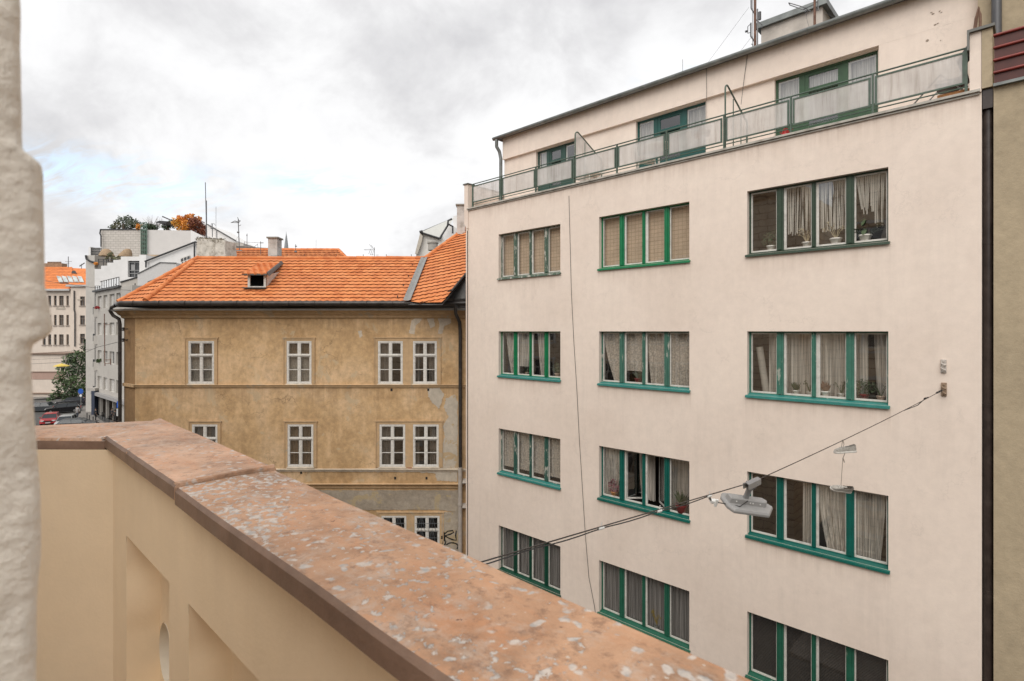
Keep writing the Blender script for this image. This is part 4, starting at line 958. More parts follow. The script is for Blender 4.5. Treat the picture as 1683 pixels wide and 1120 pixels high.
# graffiti strokes sprayed on the pale patch
m = MB(FR)
def stroke(pts, r=.022):
    P = [Vector((XF(x), DW - .024, ZF(y))) for x, y in pts]
    vs = []; fs = []
    for i, p in enumerate(P):
        d = (P[min(i+1, len(P)-1)] - P[max(i-1, 0)]).normalized(); nn = Vector((-d.z, 0, d.x)) * r * (1.2 if i % 2 else .85)
        vs += [p - nn, p + nn]
    for i in range(len(P) - 1): fs.append((2*i, 2*i+2, 2*i+3, 2*i+1))
    m.add(vs, fs)
def arc(cx_, cy_, rx, ry, a0, a1, n=12): return [(cx_ + rx * math.cos(math.radians(a0 + (a1-a0)*k/n)), cy_ + ry * math.sin(math.radians(a0 + (a1-a0)*k/n))) for k in range(n + 1)]
stroke([(726, 885), (730, 878), (736, 873), (744, 872), (746, 875), (740, 878), (733, 880), (728, 886)]); stroke([(730, 874), (729, 882), (732, 889)]); stroke([(725, 882), (732, 880), (731, 887), (725, 884)])
stroke([(750, 872), (749, 880), (750, 888), (744, 887), (737, 884), (732, 881)]); stroke([(727, 894), (729, 888), (733, 890), (731, 896)]); stroke(arc(743, 898, 10, 6, 200, 400))
m.build('graffiti', mat('black_spray', (0.012, 0.012, 0.012), rough=.6), yb)
for yy, nm in ((541, 'upper'), (559, 'lower')):
    q = MB(FR); X0 = XF(209, DW + .3); q.tube([(X0 - .06, DW + .3, ZF(yy)), (X0 + .03, DW + .08, ZF(yy)), (X0 + .1, DW + .2, ZF(yy))], .02, 6); q.lathe((X0 + .02, DW + .07, ZF(yy) - .07), [(.03, 0), (.045, .03), (.03, .06), (.045, .09), (.03, .13)], 10)
    q.build('wire_hook', darkg, yb)

# ---- the roof
tileM = None
def tile_mat():
    m, t, b = new_mat('orange_clay_tile'); g = N(t, 'ShaderNodeNewGeometry'); P = g.outputs['Position']
    v = N(t, 'ShaderNodeTexVoronoi'); v.inputs['Scale'].default_value = 4.2; t.links.new(P, v.inputs['Vector'])
    s = N(t, 'ShaderNodeSeparateColor'); t.links.new(v.outputs['Color'], s.inputs[0])
    c = ramp(t, s.outputs[0], [(0.0, (0.50, 0.155, 0.05)), (0.5, (0.60, 0.20, 0.065)), (1.0, (0.66, 0.25, 0.09))])
    c = mixc(t, ramp(t, noise_n(t, P, .6, 5, .6), [(.4, 0.0), (.7, .35)]), c, (0.58, .24, .12))
    c = mixc(t, ramp(t, noise_n(t, P, 9, 6, .7), [(.58, 0.0), (.75, .4)]), c, (0.30, .12, .06))
    t.links.new(c, b.inputs['Base Color']); b.inputs['Roughness'].default_value = .75; b.inputs['Specular IOR Level'].default_value = .25; return m
tileM = tile_mat()
DE, DR = DW - .45, 22.2
EL = px(238, 499.5, DE); ER = px(668, 492, DE); RL = px(326, 425, DR); RR = px(698, 427, DR)
ER.z = EL.z = (EL.z + ER.z) / 2; RR.z = RL.z = ZF(425.5, DR)
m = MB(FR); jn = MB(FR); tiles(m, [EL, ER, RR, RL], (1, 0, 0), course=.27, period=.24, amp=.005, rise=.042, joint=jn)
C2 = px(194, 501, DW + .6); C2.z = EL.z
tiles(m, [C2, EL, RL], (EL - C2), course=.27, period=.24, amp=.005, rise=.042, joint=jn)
rf_ = m.build('roof', tileM, yb); jointM = mat('shadow_tile_edge', (.17, .06, .03), rough=.95, var=.3, scale=8); jn.build('tile_edges', jointM, rf_)  # riser faces coloured dark to paint the gap shadow under each course
m = MB(FR); m.quad(C2 - Vector((0,0,.06)), EL - Vector((0,0,.06)), RL - Vector((0,0,.06))); m.quad(C2 - Vector((0,0,.06)), RL - Vector((0,0,.06)), RL + Vector((3, 7, -2.5)), C2 + Vector((1.5, 9, -.1)))
m.quad(EL - Vector((0,0,.06)), ER - Vector((0,0,.06)), RR - Vector((0,0,.06)), RL - Vector((0,0,.06))); m.quad(RL - Vector((0,0,.06)), RR - Vector((0,0,.06)), RR + Vector((2, 5, -3)), RL + Vector((0, 5, -3))); m.build('roof_underlay', roofM, yb)
# right wing of the roof rising to a hip
wd = Vector((.88, -.40, .12)).normalized(); wn_ = (RR - ER).cross(wd).normalized()
V0 = px(676, 491, DE + .05)
def onw(x, y): return on_plane(x, y, ER, wn_)
W1, W2, W3, W4, W5 = onw(669.5, 498), onw(727, 498), onw(769, 449), onw(769, 375), onw(698, 427)
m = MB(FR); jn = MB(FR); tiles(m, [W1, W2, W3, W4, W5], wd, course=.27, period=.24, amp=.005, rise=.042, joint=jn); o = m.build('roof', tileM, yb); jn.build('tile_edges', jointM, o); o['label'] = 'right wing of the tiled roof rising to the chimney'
m = MB(FR); dn = Vector((0, .0, -.07)); m.quad(*[p + dn for p in (W1, W2, W3, W4, W5)]); m.quad(W5 + dn, W4 + dn, W4 + Vector((2, 4, -3)), W5 + Vector((2, 5, -3))); m.build('roof_underlay', roofM, yb)
m = MB(FR); k = wn_ if wn_.z > 0 else -wn_
for i in range(8):
    p, q = W1.lerp(W5, i / 8), W1.lerp(W5, (i + 1.02) / 8)
    m.add([p + Vector((-.13, -.10, .09)), p + Vector((0, -.07, .07)), p + Vector((.13, -.13, .10)), q + Vector((.13, -.13, .10)), q + Vector((0, -.07, .07)), q + Vector((-.13, -.10, .09))], [(0, 1, 4, 5), (1, 2, 3, 4)])
m.build('valley_flashing', mat('grey_zinc', (0.27, 0.27, 0.26), rough=.5, metal=.4, var=.2, scale=6), yb)
m = MB(FR); ridge_tiles(m, RL + Vector((0, 0, .02)), RR + Vector((.05, 0, .02)), .085, .4); ridge_tiles(m, EL + Vector((.03, -.02, .03)), RL.lerp(EL, .12) + Vector((0, 0, .05)), .09, .36); ridge_tiles(m, C2 + Vector((0, 0, .03)), RL + Vector((0, 0, .05)), .09, .36)
ridge_tiles(m, W5 + Vector((0, 0, .03)), W4 + Vector((0, 0, .05)), .09, .36); m.build('ridge_tiles', tileM, yb, smooth=60)
# dark sheet metal between wing and gutter
m = MB(FR); a_, b_, c_, d_ = px(716, 491, 18.98), px(771, 450, 19.6), px(769, 491, 18.98), px(745, 480, 19.2)
b_ = W3 + Vector((0, 0, .04)); m.quad(a_, c_, b_)
m.tube([a_ + Vector((0, 0, .05)), W2.lerp(W3, .35) + Vector((.0, -.05, .04)), W3 + Vector((0, -.05, .06))], .035, 6)
for i in range(5):
    p = a_.lerp(c_, .3 + i * .15); m.tube([p + Vector((0, 0, .01)), p.lerp(b_, .9) + Vector((0, 0, .02))], .012, 4)
m.build('roof_flashing', mat('dark_sheet', (0.06, 0.058, 0.055), rough=.45, metal=.3, var=.3, scale=4), yb)
# snow hooks
m = MB(FR)
for x in (472, 500, 553, 597, 635, 676): m = MB(FR); p = px(x, 424, DR); m.tube([p, p + Vector((0, 0, .14))], .012, 5); m.build('snow_hook', darkg, yb)
m = MB(FR)
m.tube([px(445, 420.5, DR), px(690, 423, DR)], .006, 4); m.build('ridge_wire', darkg, yb)
for x, y in ((653.5, 488), (663, 469), (671, 455), (677.5, 436)): m = MB(FR); p = px(x, y, 19.6); m.tube([px(x, y + 2, DE + (492 - y) / 66 * 3.1 - .1), px(x, y - 2, DE + (492 - y) / 66 * 3.1 - .1)], .02, 5); m.build('snow_hook', darkg, yb)
# dormer
do = MB(FR); dd = DE + .85
f0, f1 = XF(407, dd), XF(437, dd); zb, zt = ZF(473, dd), ZF(452, dd)
for x0, x1 in ((f0, f0 + .08), (f1 - .08, f1)): do.box(x0, x1, dd, dd + .1, zb, zt)
do.box(f0 + .08, f1 - .08, dd, dd + .1, zb, zb + .05)
do.quad((f1, dd, zb), (f1, dd, zt), (f1 + .0, dd + 1.6, zt + .32))
do.quad((f0, dd, zb), (f0, dd, zt), (f0 + .0, dd + 1.6, zt + .32))
dm = do.build('dormer', whiteO, yb)
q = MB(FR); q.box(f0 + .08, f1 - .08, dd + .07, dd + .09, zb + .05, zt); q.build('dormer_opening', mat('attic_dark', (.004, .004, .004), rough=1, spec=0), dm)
q = MB(FR); A0, A1 = Vector((f0 - .12, dd - .12, zt + .02)), Vector((f1 + .08, dd - .12, zt + .02)); up = Vector((-.30, 1.95, .66))
tiles(q, [A0, A1, A1 + up, A0 + up], (1, 0, 0), course=.24, period=.235, amp=.012, rise=.03); q.build('dormer_roof', tileM, dm)
q = MB(FR); q.prism([A1 + Vector((0, 0, .06)), A1 + up + Vector((0, 0, .06)), A1 + up + Vector((.07, 0, -.04)), A1 + Vector((.07, 0, -.08))], (.03, 0, 0)); q.box(f0 - .14, f1 + .1, dd - .15, dd - .11, zt - .03, zt + .02); q.box(f0 - .1, f1 + .05, dd - .2, dd + .0, zb - .04, zb - .001); q.build('dormer_flashing', mat('dormer_metal', (.10, .095, .09), rough=.5, metal=.3), dm)
# small chimney on the ridge, white-grey
def chimney(parent, x0, x1, y0, y1, d, depth, m_, name='chimney', cap=True, T=FR):
    q = MB(T); a, b, z0, z1 = XF(x0, d), XF(x1, d), ZF(y1, d), ZF(y0, d); q.box(a, b, d, d + depth, z0, z1); o = q.build(name, m_, parent)
    if cap: c = MB(T); c.box(a - .05, b + .05, d - .05, d + depth + .05, z1, z1 + .06); c.build('chimney_cap', mat('cap_concrete', (.25, .23, .2), rough=.9, var=.3, scale=8), o)
    return o
dirtyw = mat('dirty_white_render', (0.55, 0.52, 0.49), rough=.9, var=.15, scale=3, dirt=.75, dirtcol=(.20, .17, .13), bump=.4)
chimney(yb, 440.5, 455.5, 392, 424, 22.6, .45, dirtyw)
chimney(yb, 751, 764, 338, 385, 23.2, .6, dirtyw)

# ================================================================ BALCONY in the foreground
bal = root('balcony', (-1.5, .55, 10.72), 'cream plastered balcony parapet with a worn rust coloured coping, in front of the viewer', 'balcony')
cream = facade_mat('cream_plaster', (0.90, 0.735, 0.52), light=(.92, .76, .55), dark=(.87, .70, .48), stain=.14, bump=.12, bscale=60, run=.10, drips=[(12.0, .35, .25)], dripcol=(.60, .42, .26))
def coping_mat(name, base, flakes):
    m, t, b = new_mat(name); g = N(t, 'ShaderNodeNewGeometry'); P = g.outputs['Position']
    c = ramp(t, noise_n(t, P, 3.2, 9, .68, .3), [(.32, tuple(x*.55 for x in base)), (.5, base), (.68, (min(1, base[0]*1.3), base[1]*1.35, base[2]*1.4))])
    c = mixc(t, ramp(t, noise_n(t, mapping(t, P, scale=(.5, 1.6, 1)), 5, 9, .72, .5), [(.50, 0.0), (.66, .6)]), c, (.58, .27, .13))
    c = mixc(t, ramp(t, noise_n(t, mapping(t, P, loc=(3, 1, 4)), 9, 10, .78, .4), [(.50, 0.0), (.70, .7)]), c, (.52, .44, .37))
    c = mixc(t, ramp(t, noise_n(t, P, 26, 9, .8), [(.52, 0.0), (.64, .6)]), c, (.17, .095, .06))
    big = ramp(t, noise_n(t, P, 2.3, 3, .5), [(.38, 0.0), (.6, 1.0)])
    v = noise_n(t, P, 38, 6, .62, .25); th = math_n(t, 'MULTIPLY_ADD', big, flakes, v)
    f = ramp(t, th, [(.68, 0.0), (.72, .85)])
    fc = ramp(t, noise_n(t, P, 40, 3, .5), [(.35, (.36, .36, .35)), (.6, (.62, .56, .50))])
    c = mixc(t, f, c, fc)
    vo = N(t, 'ShaderNodeTexVoronoi', feature='SMOOTH_F1'); vo.inputs['Scale'].default_value = 22; vo.inputs['Smoothness'].default_value = .3
    wv = N(t, 'ShaderNodeVectorMath', operation='ADD'); nz = N(t, 'ShaderNodeTexNoise'); nz.inputs['Scale'].default_value = 16; nz.inputs['Detail'].default_value = 6; t.links.new(P, nz.inputs['Vector'])
    sc_ = N(t, 'ShaderNodeVectorMath', operation='SCALE'); sc_.inputs['Scale'].default_value = .085; t.links.new(nz.outputs['Color'], sc_.inputs[0]); t.links.new(P, wv.inputs[0]); t.links.new(sc_.outputs[0], wv.inputs[1]); t.links.new(wv.outputs[0], vo.inputs['Vector'])
    sp_ = math_n(t, 'MULTIPLY', ramp(t, vo.outputs['Distance'], [(.19, .9), (.30, 0.0)]), ramp(t, noise_n(t, mapping(t, P, loc=(2, 7, 1)), 3.0, 3, .5), [(.46 - flakes * .2, 0.0), (.56 - flakes * .2, .92)]))
    c = mixc(t, sp_, c, fc); f = math_n(t, 'MAXIMUM', f, sp_)
    v2 = ramp(t, noise_n(t, P, 60, 4, .5), [(.69, 0.0), (.71, .9)]); c = mixc(t, v2, c, (.58, .50, .42))
    v3 = ramp(t, noise_n(t, mapping(t, P, loc=(5, 5, 5)), 24, 6, .6, .8), [(.70, 0.0), (.72, .9)]); c = mixc(t, v3, c, (.10, .045, .025))
    t.links.new(c, b.inputs['Base Color']); b.inputs['Roughness'].default_value = .62; b.inputs['Specular IOR Level'].default_value = .35
    h = math_n(t, 'MULTIPLY_ADD', f, .15, noise_n(t, P, 14, 8, .65)); bn = N(t, 'ShaderNodeBump'); bn.inputs['Strength'].default_value = .8; bn.inputs['Distance'].default_value = .012
    t.links.new(h, bn.inputs['Height']); t.links.new(bn.outputs[0], b.inputs['Normal']); return m
copM = coping_mat('worn_coping', (.47, .27, .16), .18); copM2 = coping_mat('coping_far', (.54, .33, .215), .05)
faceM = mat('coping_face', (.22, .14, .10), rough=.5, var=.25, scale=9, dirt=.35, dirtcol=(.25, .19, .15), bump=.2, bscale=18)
CZ = 12.05; YI, YO = .578, .945; XC = -3.445
PI_, PO = (XC, .584), (-3.92, .955)                       # inner and outer corner of the coping
z0c = CZ
def coping_piece(x0, x1, lift=0.0, m_=copM, skew=(0, 0)):
    q = MB(); n = 26; rows = []
    for i in range(n + 1):
        f = i / n; row = []
        for (y, dz, s) in ((YI + .0, -.057, 0), (YI, -.012, 0), (YI + .010, .0, .03), (YI + .09, .003, .25), (YI + .19, .004, .5), (YI + .28, .001, .75), (YO - .008, -.004, 1), (YO, -.012, 1), (YO, -.05, 1)):
            xa = x0 + skew[0] * s; xb = x1 + skew[1] * s; x = xa + (xb - xa) * f
            tt = (y - YI) / (YO - YI); y = (.543 - .012 * x) * (1 - tt) + (.89 - .0165 * x) * tt
            row.append((x, y + .0018 * noise.noise(Vector((x * 5, y * 5, 1))), CZ + dz + lift + .0035 * noise.noise(Vector((x * 3.1, y * 4, 0))) + .0012 * noise.noise(Vector((x * 15, y * 15, 0)))))
        rows.append(row)
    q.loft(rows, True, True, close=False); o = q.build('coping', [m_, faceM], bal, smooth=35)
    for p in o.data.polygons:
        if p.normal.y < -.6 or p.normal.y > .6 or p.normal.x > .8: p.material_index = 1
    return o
J1 = on_y(291, 800, YI).x                                # joint positions
coping_piece(XC, J1 - .0, 0.013, copM2, (-.475, .0)); coping_piece(J1 + .006, 1.2, 0)
# standing seams over the joints
def seam(p0, p1, r=.013, m_=faceM, name='coping_seam'):
    q = MB(); p0, p1 = Vector(p0), Vector(p1); d = (p1 - p0).normalized(); s = Vector((d.y, -d.x, 0)).normalized(); rings = []
    for i in range(13):
        p = p0.lerp(p1, i / 12) + Vector((0, 0, .002 * noise.noise(Vector((i * .7, p0.x, 0))))); rings.append([p - s * r * 1.5 + Vector((0, 0, -.004)), p - s * r + Vector((0, 0, r * .8)), p + s * r * .7 + Vector((0, 0, r * .9)), p + s * r * 1.2 + Vector((0, 0, -.004))])
    q.loft(rings, True, True); return q.build(name, m_, bal, smooth=40)
seam((J1 - .012, YI - .004, CZ + .013), (J1 - .012, YO - .022, CZ + .013), .007, copM2); seam((J1, YI - .004, CZ + .0), (J1, YI - .004, CZ - .055), .006)
seam((XC, YI, CZ + .004), (-3.92, YO, CZ + .006), .008, copM2)
J2 = on_y(207, 745, YI).x; seam((J2, YI - .003, CZ + .0), (J2, YI - .003, CZ - .06), .005); seam((J2, YI, CZ + .004), (J2, YI + .10, CZ + .006), .005, copM2)
# return coping towards the facade
q = MB(); rows = []
RI, RO = (XC + .02, .07), (-3.98, .07)
RI = (-4.60, -.46); RO = (-5.0, -.95)
for i in range(15):
    f = i / 14; row = []
    for s, dz in ((0, -.062), (0, -.012), (.02, .002), (.3, .005), (.6, .003), (1, -.003), (1, -.05)):
        a = Vector((PI_[0], PI_[1])).lerp(Vector((PO[0], PO[1])), s); b = Vector(RI).lerp(Vector(RO), s); p = a.lerp(b, f)
        row.append((p.x, p.y, CZ + dz + .003 * noise.noise(Vector((p.x * 4, p.y * 4, 3)))))
    rows.append(row)
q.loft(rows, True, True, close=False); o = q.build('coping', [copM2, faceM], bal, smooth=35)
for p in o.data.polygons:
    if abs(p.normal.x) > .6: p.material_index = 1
# parapet wall with baluster-like niches
YW = YI + .035; FZ = 10.72
PWB = lambda a, z, d: (a, YW + d, z)
niches = []; nx = -3.13
xn = [(-3.12, -2.42), (-2.18, -1.50), (-1.20, -.52), (-.22, .46)]
q = MB()
wall(q, XC + .035, 1.2, FZ, CZ - .055, [(a, b, FZ + .08, 11.63) for a, b in xn], PWB, .001)
q.quad((XC + .035, YW, FZ), (-4.56, -.46, FZ), (-4.56, -.46, CZ - .055), (XC + .035, YW, CZ - .055))
q.box(XC - .42, 1.2, YO - .035, YO - .034, FZ - .2, CZ - .05)
q.quad((-3.86, YO - .034, FZ - .2), (-3.90, .07, FZ - .2), (-3.90, .07, CZ - .05), (-3.86, YO - .034, CZ - .05))
q.build('parapet_wall', cream, bal)
# niche surfaces: curved baluster reveals and a pierced back
q = MB(); yb_ = YW + .13
for a, b in xn:
    z0, z1 = FZ + .08, 11.63; cxn = (a + b) / 2 + .06; W = b - a
    def prof(z):
        t = (z - z0) / (z1 - z0)
        return .035 * (1 - t) + .03 * max(0, math.sin((t - .45) * 9)) * (1 if .45 < t < .8 else 0)
    n = 24; zs = [z0 + (z1 - z0) * i / n for i in range(n + 1)]
    for sgn, e in ((1, a), (-1, b)):
        rows = [[(e, YW, z), (e + sgn * prof(z), yb_, z)] for z in zs]; q.loft(rows, False, False, close=False)
    q.quad((a, YW, z1), (b, YW, z1), (b - prof(z1), yb_, z1), (a + prof(z1), yb_, z1)); q.quad((a, YW, z0), (b, YW, z0), (b - prof(z0), yb_, z0), (a + prof(z0), yb_, z0))
    # back plate with an oval opening
    hz, hx, rz_, rx = 11.07, a + .125, .14, .10; K = 32
    ring = [(hx + rx * math.cos(2*math.pi*i/K), hz + rz_ * math.sin(2*math.pi*i/K)) for i in range(K)]
    outer = []
    for i in range(K):
        t = 2*math.pi*i/K; dx, dz = math.cos(t), math.sin(t)
        kx = ((b - hx) if dx > 0 else (hx - a)) / max(abs(dx), 1e-6); kz = ((z1 - hz) if dz > 0 else (hz - z0)) / max(abs(dz), 1e-6); kk = min(kx, kz); outer.append((hx + dx*kk, hz + dz*kk))
    for i in range(K):
        j = (i + 1) % K
        q.quad((ring[i][0], yb_, ring[i][1]), (ring[j][0], yb_, ring[j][1]), (outer[j][0], yb_, outer[j][1]), (outer[i][0], yb_, outer[i][1]))
        q.quad((ring[i][0], yb_, ring[i][1]), (ring[j][0], yb_, ring[j][1]), (ring[j][0], YO - .036, ring[j][1]), (ring[i][0], YO - .036, ring[i][1]))
    for sx, sz in ((a, z0), (b, z0), (a, z1), (b, z1)):
        i = min(range(K), key=lambda i: abs(outer[i][0]-sx) + abs(outer[i][1]-sz))
        for j in ((i-1) % K, (i+1) % K): q.quad((sx, yb_, sz), (outer[i][0], yb_, outer[i][1]), (outer[j][0], yb_, outer[j][1]))
    q.add([], [])
q.build('niche', cream, bal, smooth=40)
lightw = mat('pale_hole_lining', (.85, .78, .66), rough=.9, var=.1)
for a, b in xn:
    q = MB(); hz, hx, rz_, rx = 11.07, a + .125, .138, .098
    rows = [[(hx + rx * math.cos(2*math.pi*i/28), y, hz + rz_ * math.sin(2*math.pi*i/28)) for i in range(28)] for y in (yb_ - .002, YO - .04)]
    q.loft(rows, False, False); q.build('oval_lining', lightw, bal, smooth=60)
q = MB(); q.box(-3.44, 1.6, -4.2, YW + .0, FZ - .2, FZ - .0); q.build('balcony_floor', mat('balcony_tiles', (.28, .18, .12), rough=.8, var=.25, scale=7, bump=.2), bal)

# ================================================================ OWN HOUSE: its unseen facade, set back to open the balcony to the sky
YH = -4.2; HZ = 21.0
def street_house(YH, OL, OR, HZ, label, framed=True, seed=0):
    oh = root('street_house', (OR - 1, YH, 0), label, 'house')
    PH = lambda a, z, d: (a, YH - d, z)
    hw = []; n = int((OR - OL - 1.2) / 2.35)
    for k in range(n):
        xcn = OL + 1.5 + k * 2.35
        for f in range(6): z0 = 1.2 + f * 3.55; hw.append((xcn - .6, xcn + .6, z0, z0 + 2.0))
    hw = [h for h in hw if h[3] < HZ - .6]
    q = MB(); wall(q, OL, OR, 0, HZ, hw, PH, .16)
    q.quad((OL, YH, 0), (OL, YH - 11, 0), (OL, YH - 11, HZ), (OL, YH, HZ)); q.quad((OR, YH, 0), (OR, YH - 11, 0), (OR, YH - 11, HZ), (OR, YH, HZ)); q.quad((OL, YH, HZ), (OR, YH, HZ), (OR, YH - 11, HZ), (OL, YH - 11, HZ)); q.quad((OL, YH - 11, 0), (OR, YH - 11, 0), (OR, YH - 11, HZ), (OL, YH - 11, HZ))
    q.build('wall', tan, oh)
    q = MB()
    for h in hw: room(q, h[0], h[1], h[2], h[3], PH, .161, .6)
    q.build('room_interior', roomM, oh)
    first = None
    for h in hw:
        if first:
            copy_part(first[0], oh, (h[0] - first[1][0], 0, h[2] - first[1][2])); continue
        fr = MB(); a, b, c, d = h; xm = (a + b)/2
        for r_ in ((a, a+.06, c, d), (b-.06, b, c, d), (a+.06, b-.06, c, c+.06), (a+.06, b-.06, d-.06, d), (xm-.04, xm+.04, c+.06, d-.06), (a+.06, xm-.04, c+1.3, c+1.37), (xm+.04, b-.06, c+1.3, c+1.37)): fr.box(r_[0], r_[1], YH - .15, YH - .10, r_[2], r_[3])
        for r_ in ((a-.16, a-.002, c-.1, d+.1), (b+.002, b+.16, c-.1, d+.1), (a-.22, b+.22, d+.1, d+.24), (a-.22, b+.22, c-.22, c-.1)): fr.box(r_[0], r_[1], YH + .001, YH + .06, r_[2], r_[3])
        wn = fr.build('window', whiteO, oh)
        g_ = MB(); g_.quad((b-.05, YH-.12, c+.05), (a+.05, YH-.12, c+.05), (a+.05, YH-.12, d-.05), (b-.05, YH-.12, d-.05)); g_.build('pane', glassY, wn); first = (wn, h)
    for z, o_ in ((4.0, .12), (7.75, .08), (HZ - .5, .5)):
        q = MB(); q.prism([(OL, YH + .001, z), (OL, YH + o_*.4, z), (OL, YH + o_, z + .22), (OL, YH + o_, z + .34), (OL, YH + .001, z + .36)], (OR - OL, 0, 0)); q.build('cornice', tan, oh)
    return oh
tan = grid_mat('tan_block_facade', (.80, .66, .50), (.40, .31, .22), 1.1, .42, .022)
rough = mat('rough_beige_plaster', (.82, .755, .66), rough=.95, var=.06, scale=9, bump=.5, bscale=100, dirt=.25, dirtcol=(.55, .49, .41))
oh = street_house(YH, -7.0, -.98, HZ, 'rough beige plastered house wall with a broken moulding right beside the viewer')
street_house(YH - .02, -.97, 26, 15.2, 'unseen tan wing added behind the viewer, kept low so sun reaches the balcony')  # unseen wing, its height lowered to let sunlight onto the parapet
street_house(-9.0, -46, -10, 21.0, 'tan stucco house across the side street, seen only reflected in the green framed windows')
# the near jamb with a broken moulding, seen at arm's length
XJ = -.62
def jamb_y(xp):
    r = (xp - CX) / F_PX; s_, c_ = math.sin(TH), math.cos(TH)     # right=(c,s) fwd=(-s,c)
    u = XJ; return -u * (c_ + r * s_) / (s_ - r * c_)
outline = [(-60, 33), (0, 36), (60, 36), (120, 37), (180, 38), (225, 39), (240, 40), (248, 48), (254, 62), (262, 71), (280, 74), (340, 75), (400, 76), (470, 77), (495, 83), (520, 88), (540, 90), (552, 84), (558, 72), (566, 58), (575, 54), (600, 54), (640, 56), (700, 60), (740, 63), (790, 68), (850, 70), (930, 71), (960, 66), (1010, 63), (1080, 63), (1130, 62), (1200, 60)]
def edge_x(y):
    for (y0, x0), (y1, x1) in zip(outline, outline[1:]):
        if y0 <= y <= y1: return x0 + (x1 - x0) * (y - y0) / (y1 - y0)
    return outline[0][1] if y < outline[0][0] else outline[-1][1]
q = MB(); rows = []
Dj = .62 * math.sin(TH) + .05 * math.cos(TH)
for i in range(331):
    yy = -500 + 2200 * i / 330; z = CAMZ + (HY - yy) / F_PX * Dj; ye = jamb_y(edge_x(yy) + 1.2 * noise.noise(Vector((yy * .02, 0, 0)))); row = []
    for j, s in enumerate((-4.3, -.3, -.17, -.12, -.08, -.06, -.045, -.032, -.022, -.014, -.008, -.003)):
        y = ye + s + 0; d = .003 * noise.noise(Vector((y * 40, z * 22, 0))) + .0022 * noise.noise(Vector((y * 90, z * 80, 4)))
        lip = .0 if s > -.02 else .0
        row.append((XJ + d * (1 if j > 0 else 0) - (.004 if j == 11 else 0), y, z))
    row += [(XJ - .012, ye, z), (XJ - .05, ye - .002, z), (XJ - .2, ye - .004, z), (XJ - .34, ye - .01, z), (XJ - .36, ye - 4.3, z)]
    rows.append(row)
q.loft(rows, False, False, close=False); o = q.build('door_jamb', rough, oh, smooth=80)

# ================================================================ SPAN WIRE, LAMP AND SHOES
steel = mat('span_wire_steel', (.075, .065, .058), rough=.5, metal=.4); blackc = mat('black_cable', (.03, .028, .027), rough=.5); tie = mat('white_cable_tie', (.72, .72, .70), rough=.5)
A = px(1550, 640, F_PX * 3.1 / (0.17326 * (1550 + 99))); A.y -= .02
A_w = FR @ A; A_w.y = YF - .1
Lp = FR @ px(1236, 793, 5.8); k2 = (YO - .04 - Lp.y) / (A_w.y - Lp.y); E = Lp + (A_w - Lp) * k2; E.z = 11.06
wr = root('span_wire', A_w, 'dark steel span wire slung across the street, carrying a lamp and a pair of shoes', 'wire')
def wire_at(t):              # t 0 at the facade anchor, 1 at the lamp, beyond towards the viewer's wall
    if t <= 1: p = A_w.lerp(Lp, t); p.z -= .03 * 4 * t * (1 - t); return p
    return Lp + (E - Lp) * (t - 1)
m = MB(); m.tube([wire_at(i / 20) for i in range(21)] + [wire_at(1 + i / 10) for i in range(1, 11)], .0055, 6); m.build('wire_strand', steel, wr, smooth=60)
m = MB()
pts = []
for i in range(31):
    t = 1.16 + .84 * i / 30; p = wire_at(t); ph = i * .75; sag = -.014 * abs(math.sin((t - 1.16) / .145 * math.pi)) if t > 1.16 else 0
    pts.append(p + Vector((0, .012 * math.cos(ph), sag * .9 - .012)))
m.tube(pts, .005, 6); m.build('power_cable', blackc, wr, smooth=60)
m = MB()
for t in (1.155, 1.305, 1.45):
    p = wire_at(t); d = (E - Lp).normalized(); m.tube([p - d * .03 + Vector((0, 0, -.012)), p + d * .03 + Vector((0, 0, -.012))], .013, 8); m.tube([p + Vector((0, 0, 0)), p + Vector((.01, 0, .04))], .004, 4)
m.build('cable_tie', tie, wr)
m = MB(); d = (Lp - A_w).normalized(); p = A_w
for i in range(7): q_ = p + d * (.06 + i * .05); m.tube([q_, q_ + d * .02], .018 if i % 2 else .012, 6)
q_ = p + d * .95; m.tube([p + d * .8, q_, q_ + Vector((-.1, -.02, -.12)), q_ + Vector((-.28, -.08, -.22))], .007, 5); m.tube([q_ + d*-.03, q_ + d * .03], .016, 6); m.build('wire_knot', blackc, wr)
rusty = mat('rusty_bracket', (.28, .20, .14), rough=.8, var=.3, scale=30, dirt=.6, dirtcol=(.12, .07, .04))
def anchor(p, label, mat_):
    r = root('wall_anchor', p, label, 'wall anchor'); q = MB(); q.bbox(p.x - .04, p.x + .04, YF - .03, YF - .001, p.z - .12, p.z + .12, .006); q.build('anchor_plate', mat_, r)
    q = MB(); q.tube([(p.x - .03, YF - .03, p.z + .05), (p.x - .02, YF - .09, p.z + .05), (p.x + .02, YF - .09, p.z + .02), (p.x + .03, YF - .03, p.z + .02)], .012, 6); q.tube([(p.x - .03, YF - .03, p.z - .03), (p.x - .02, YF - .08, p.z - .04), (p.x + .03, YF - .08, p.z - .07), (p.x + .03, YF - .03, p.z - .07)], .012, 6)
    for zz_ in (-.09, .09): q.tube([(p.x, YF - .03, p.z + zz_), (p.x, YF - .055, p.z + zz_)], .014, 6)
    q.build('anchor_hook', mat_, r)
anchor(Vector((A_w.x, YF, A_w.z)), 'rusty wall anchor on the pink facade where the span wire is tied', rusty)
anchor(on_y(1551, 602, YF), 'pale unused wall anchor on the pink facade just above the tied one', mat('pale_bracket', (.5, .46, .42), rough=.7, var=.2, scale=30, dirt=.5, dirtcol=(.2, .17, .15)))

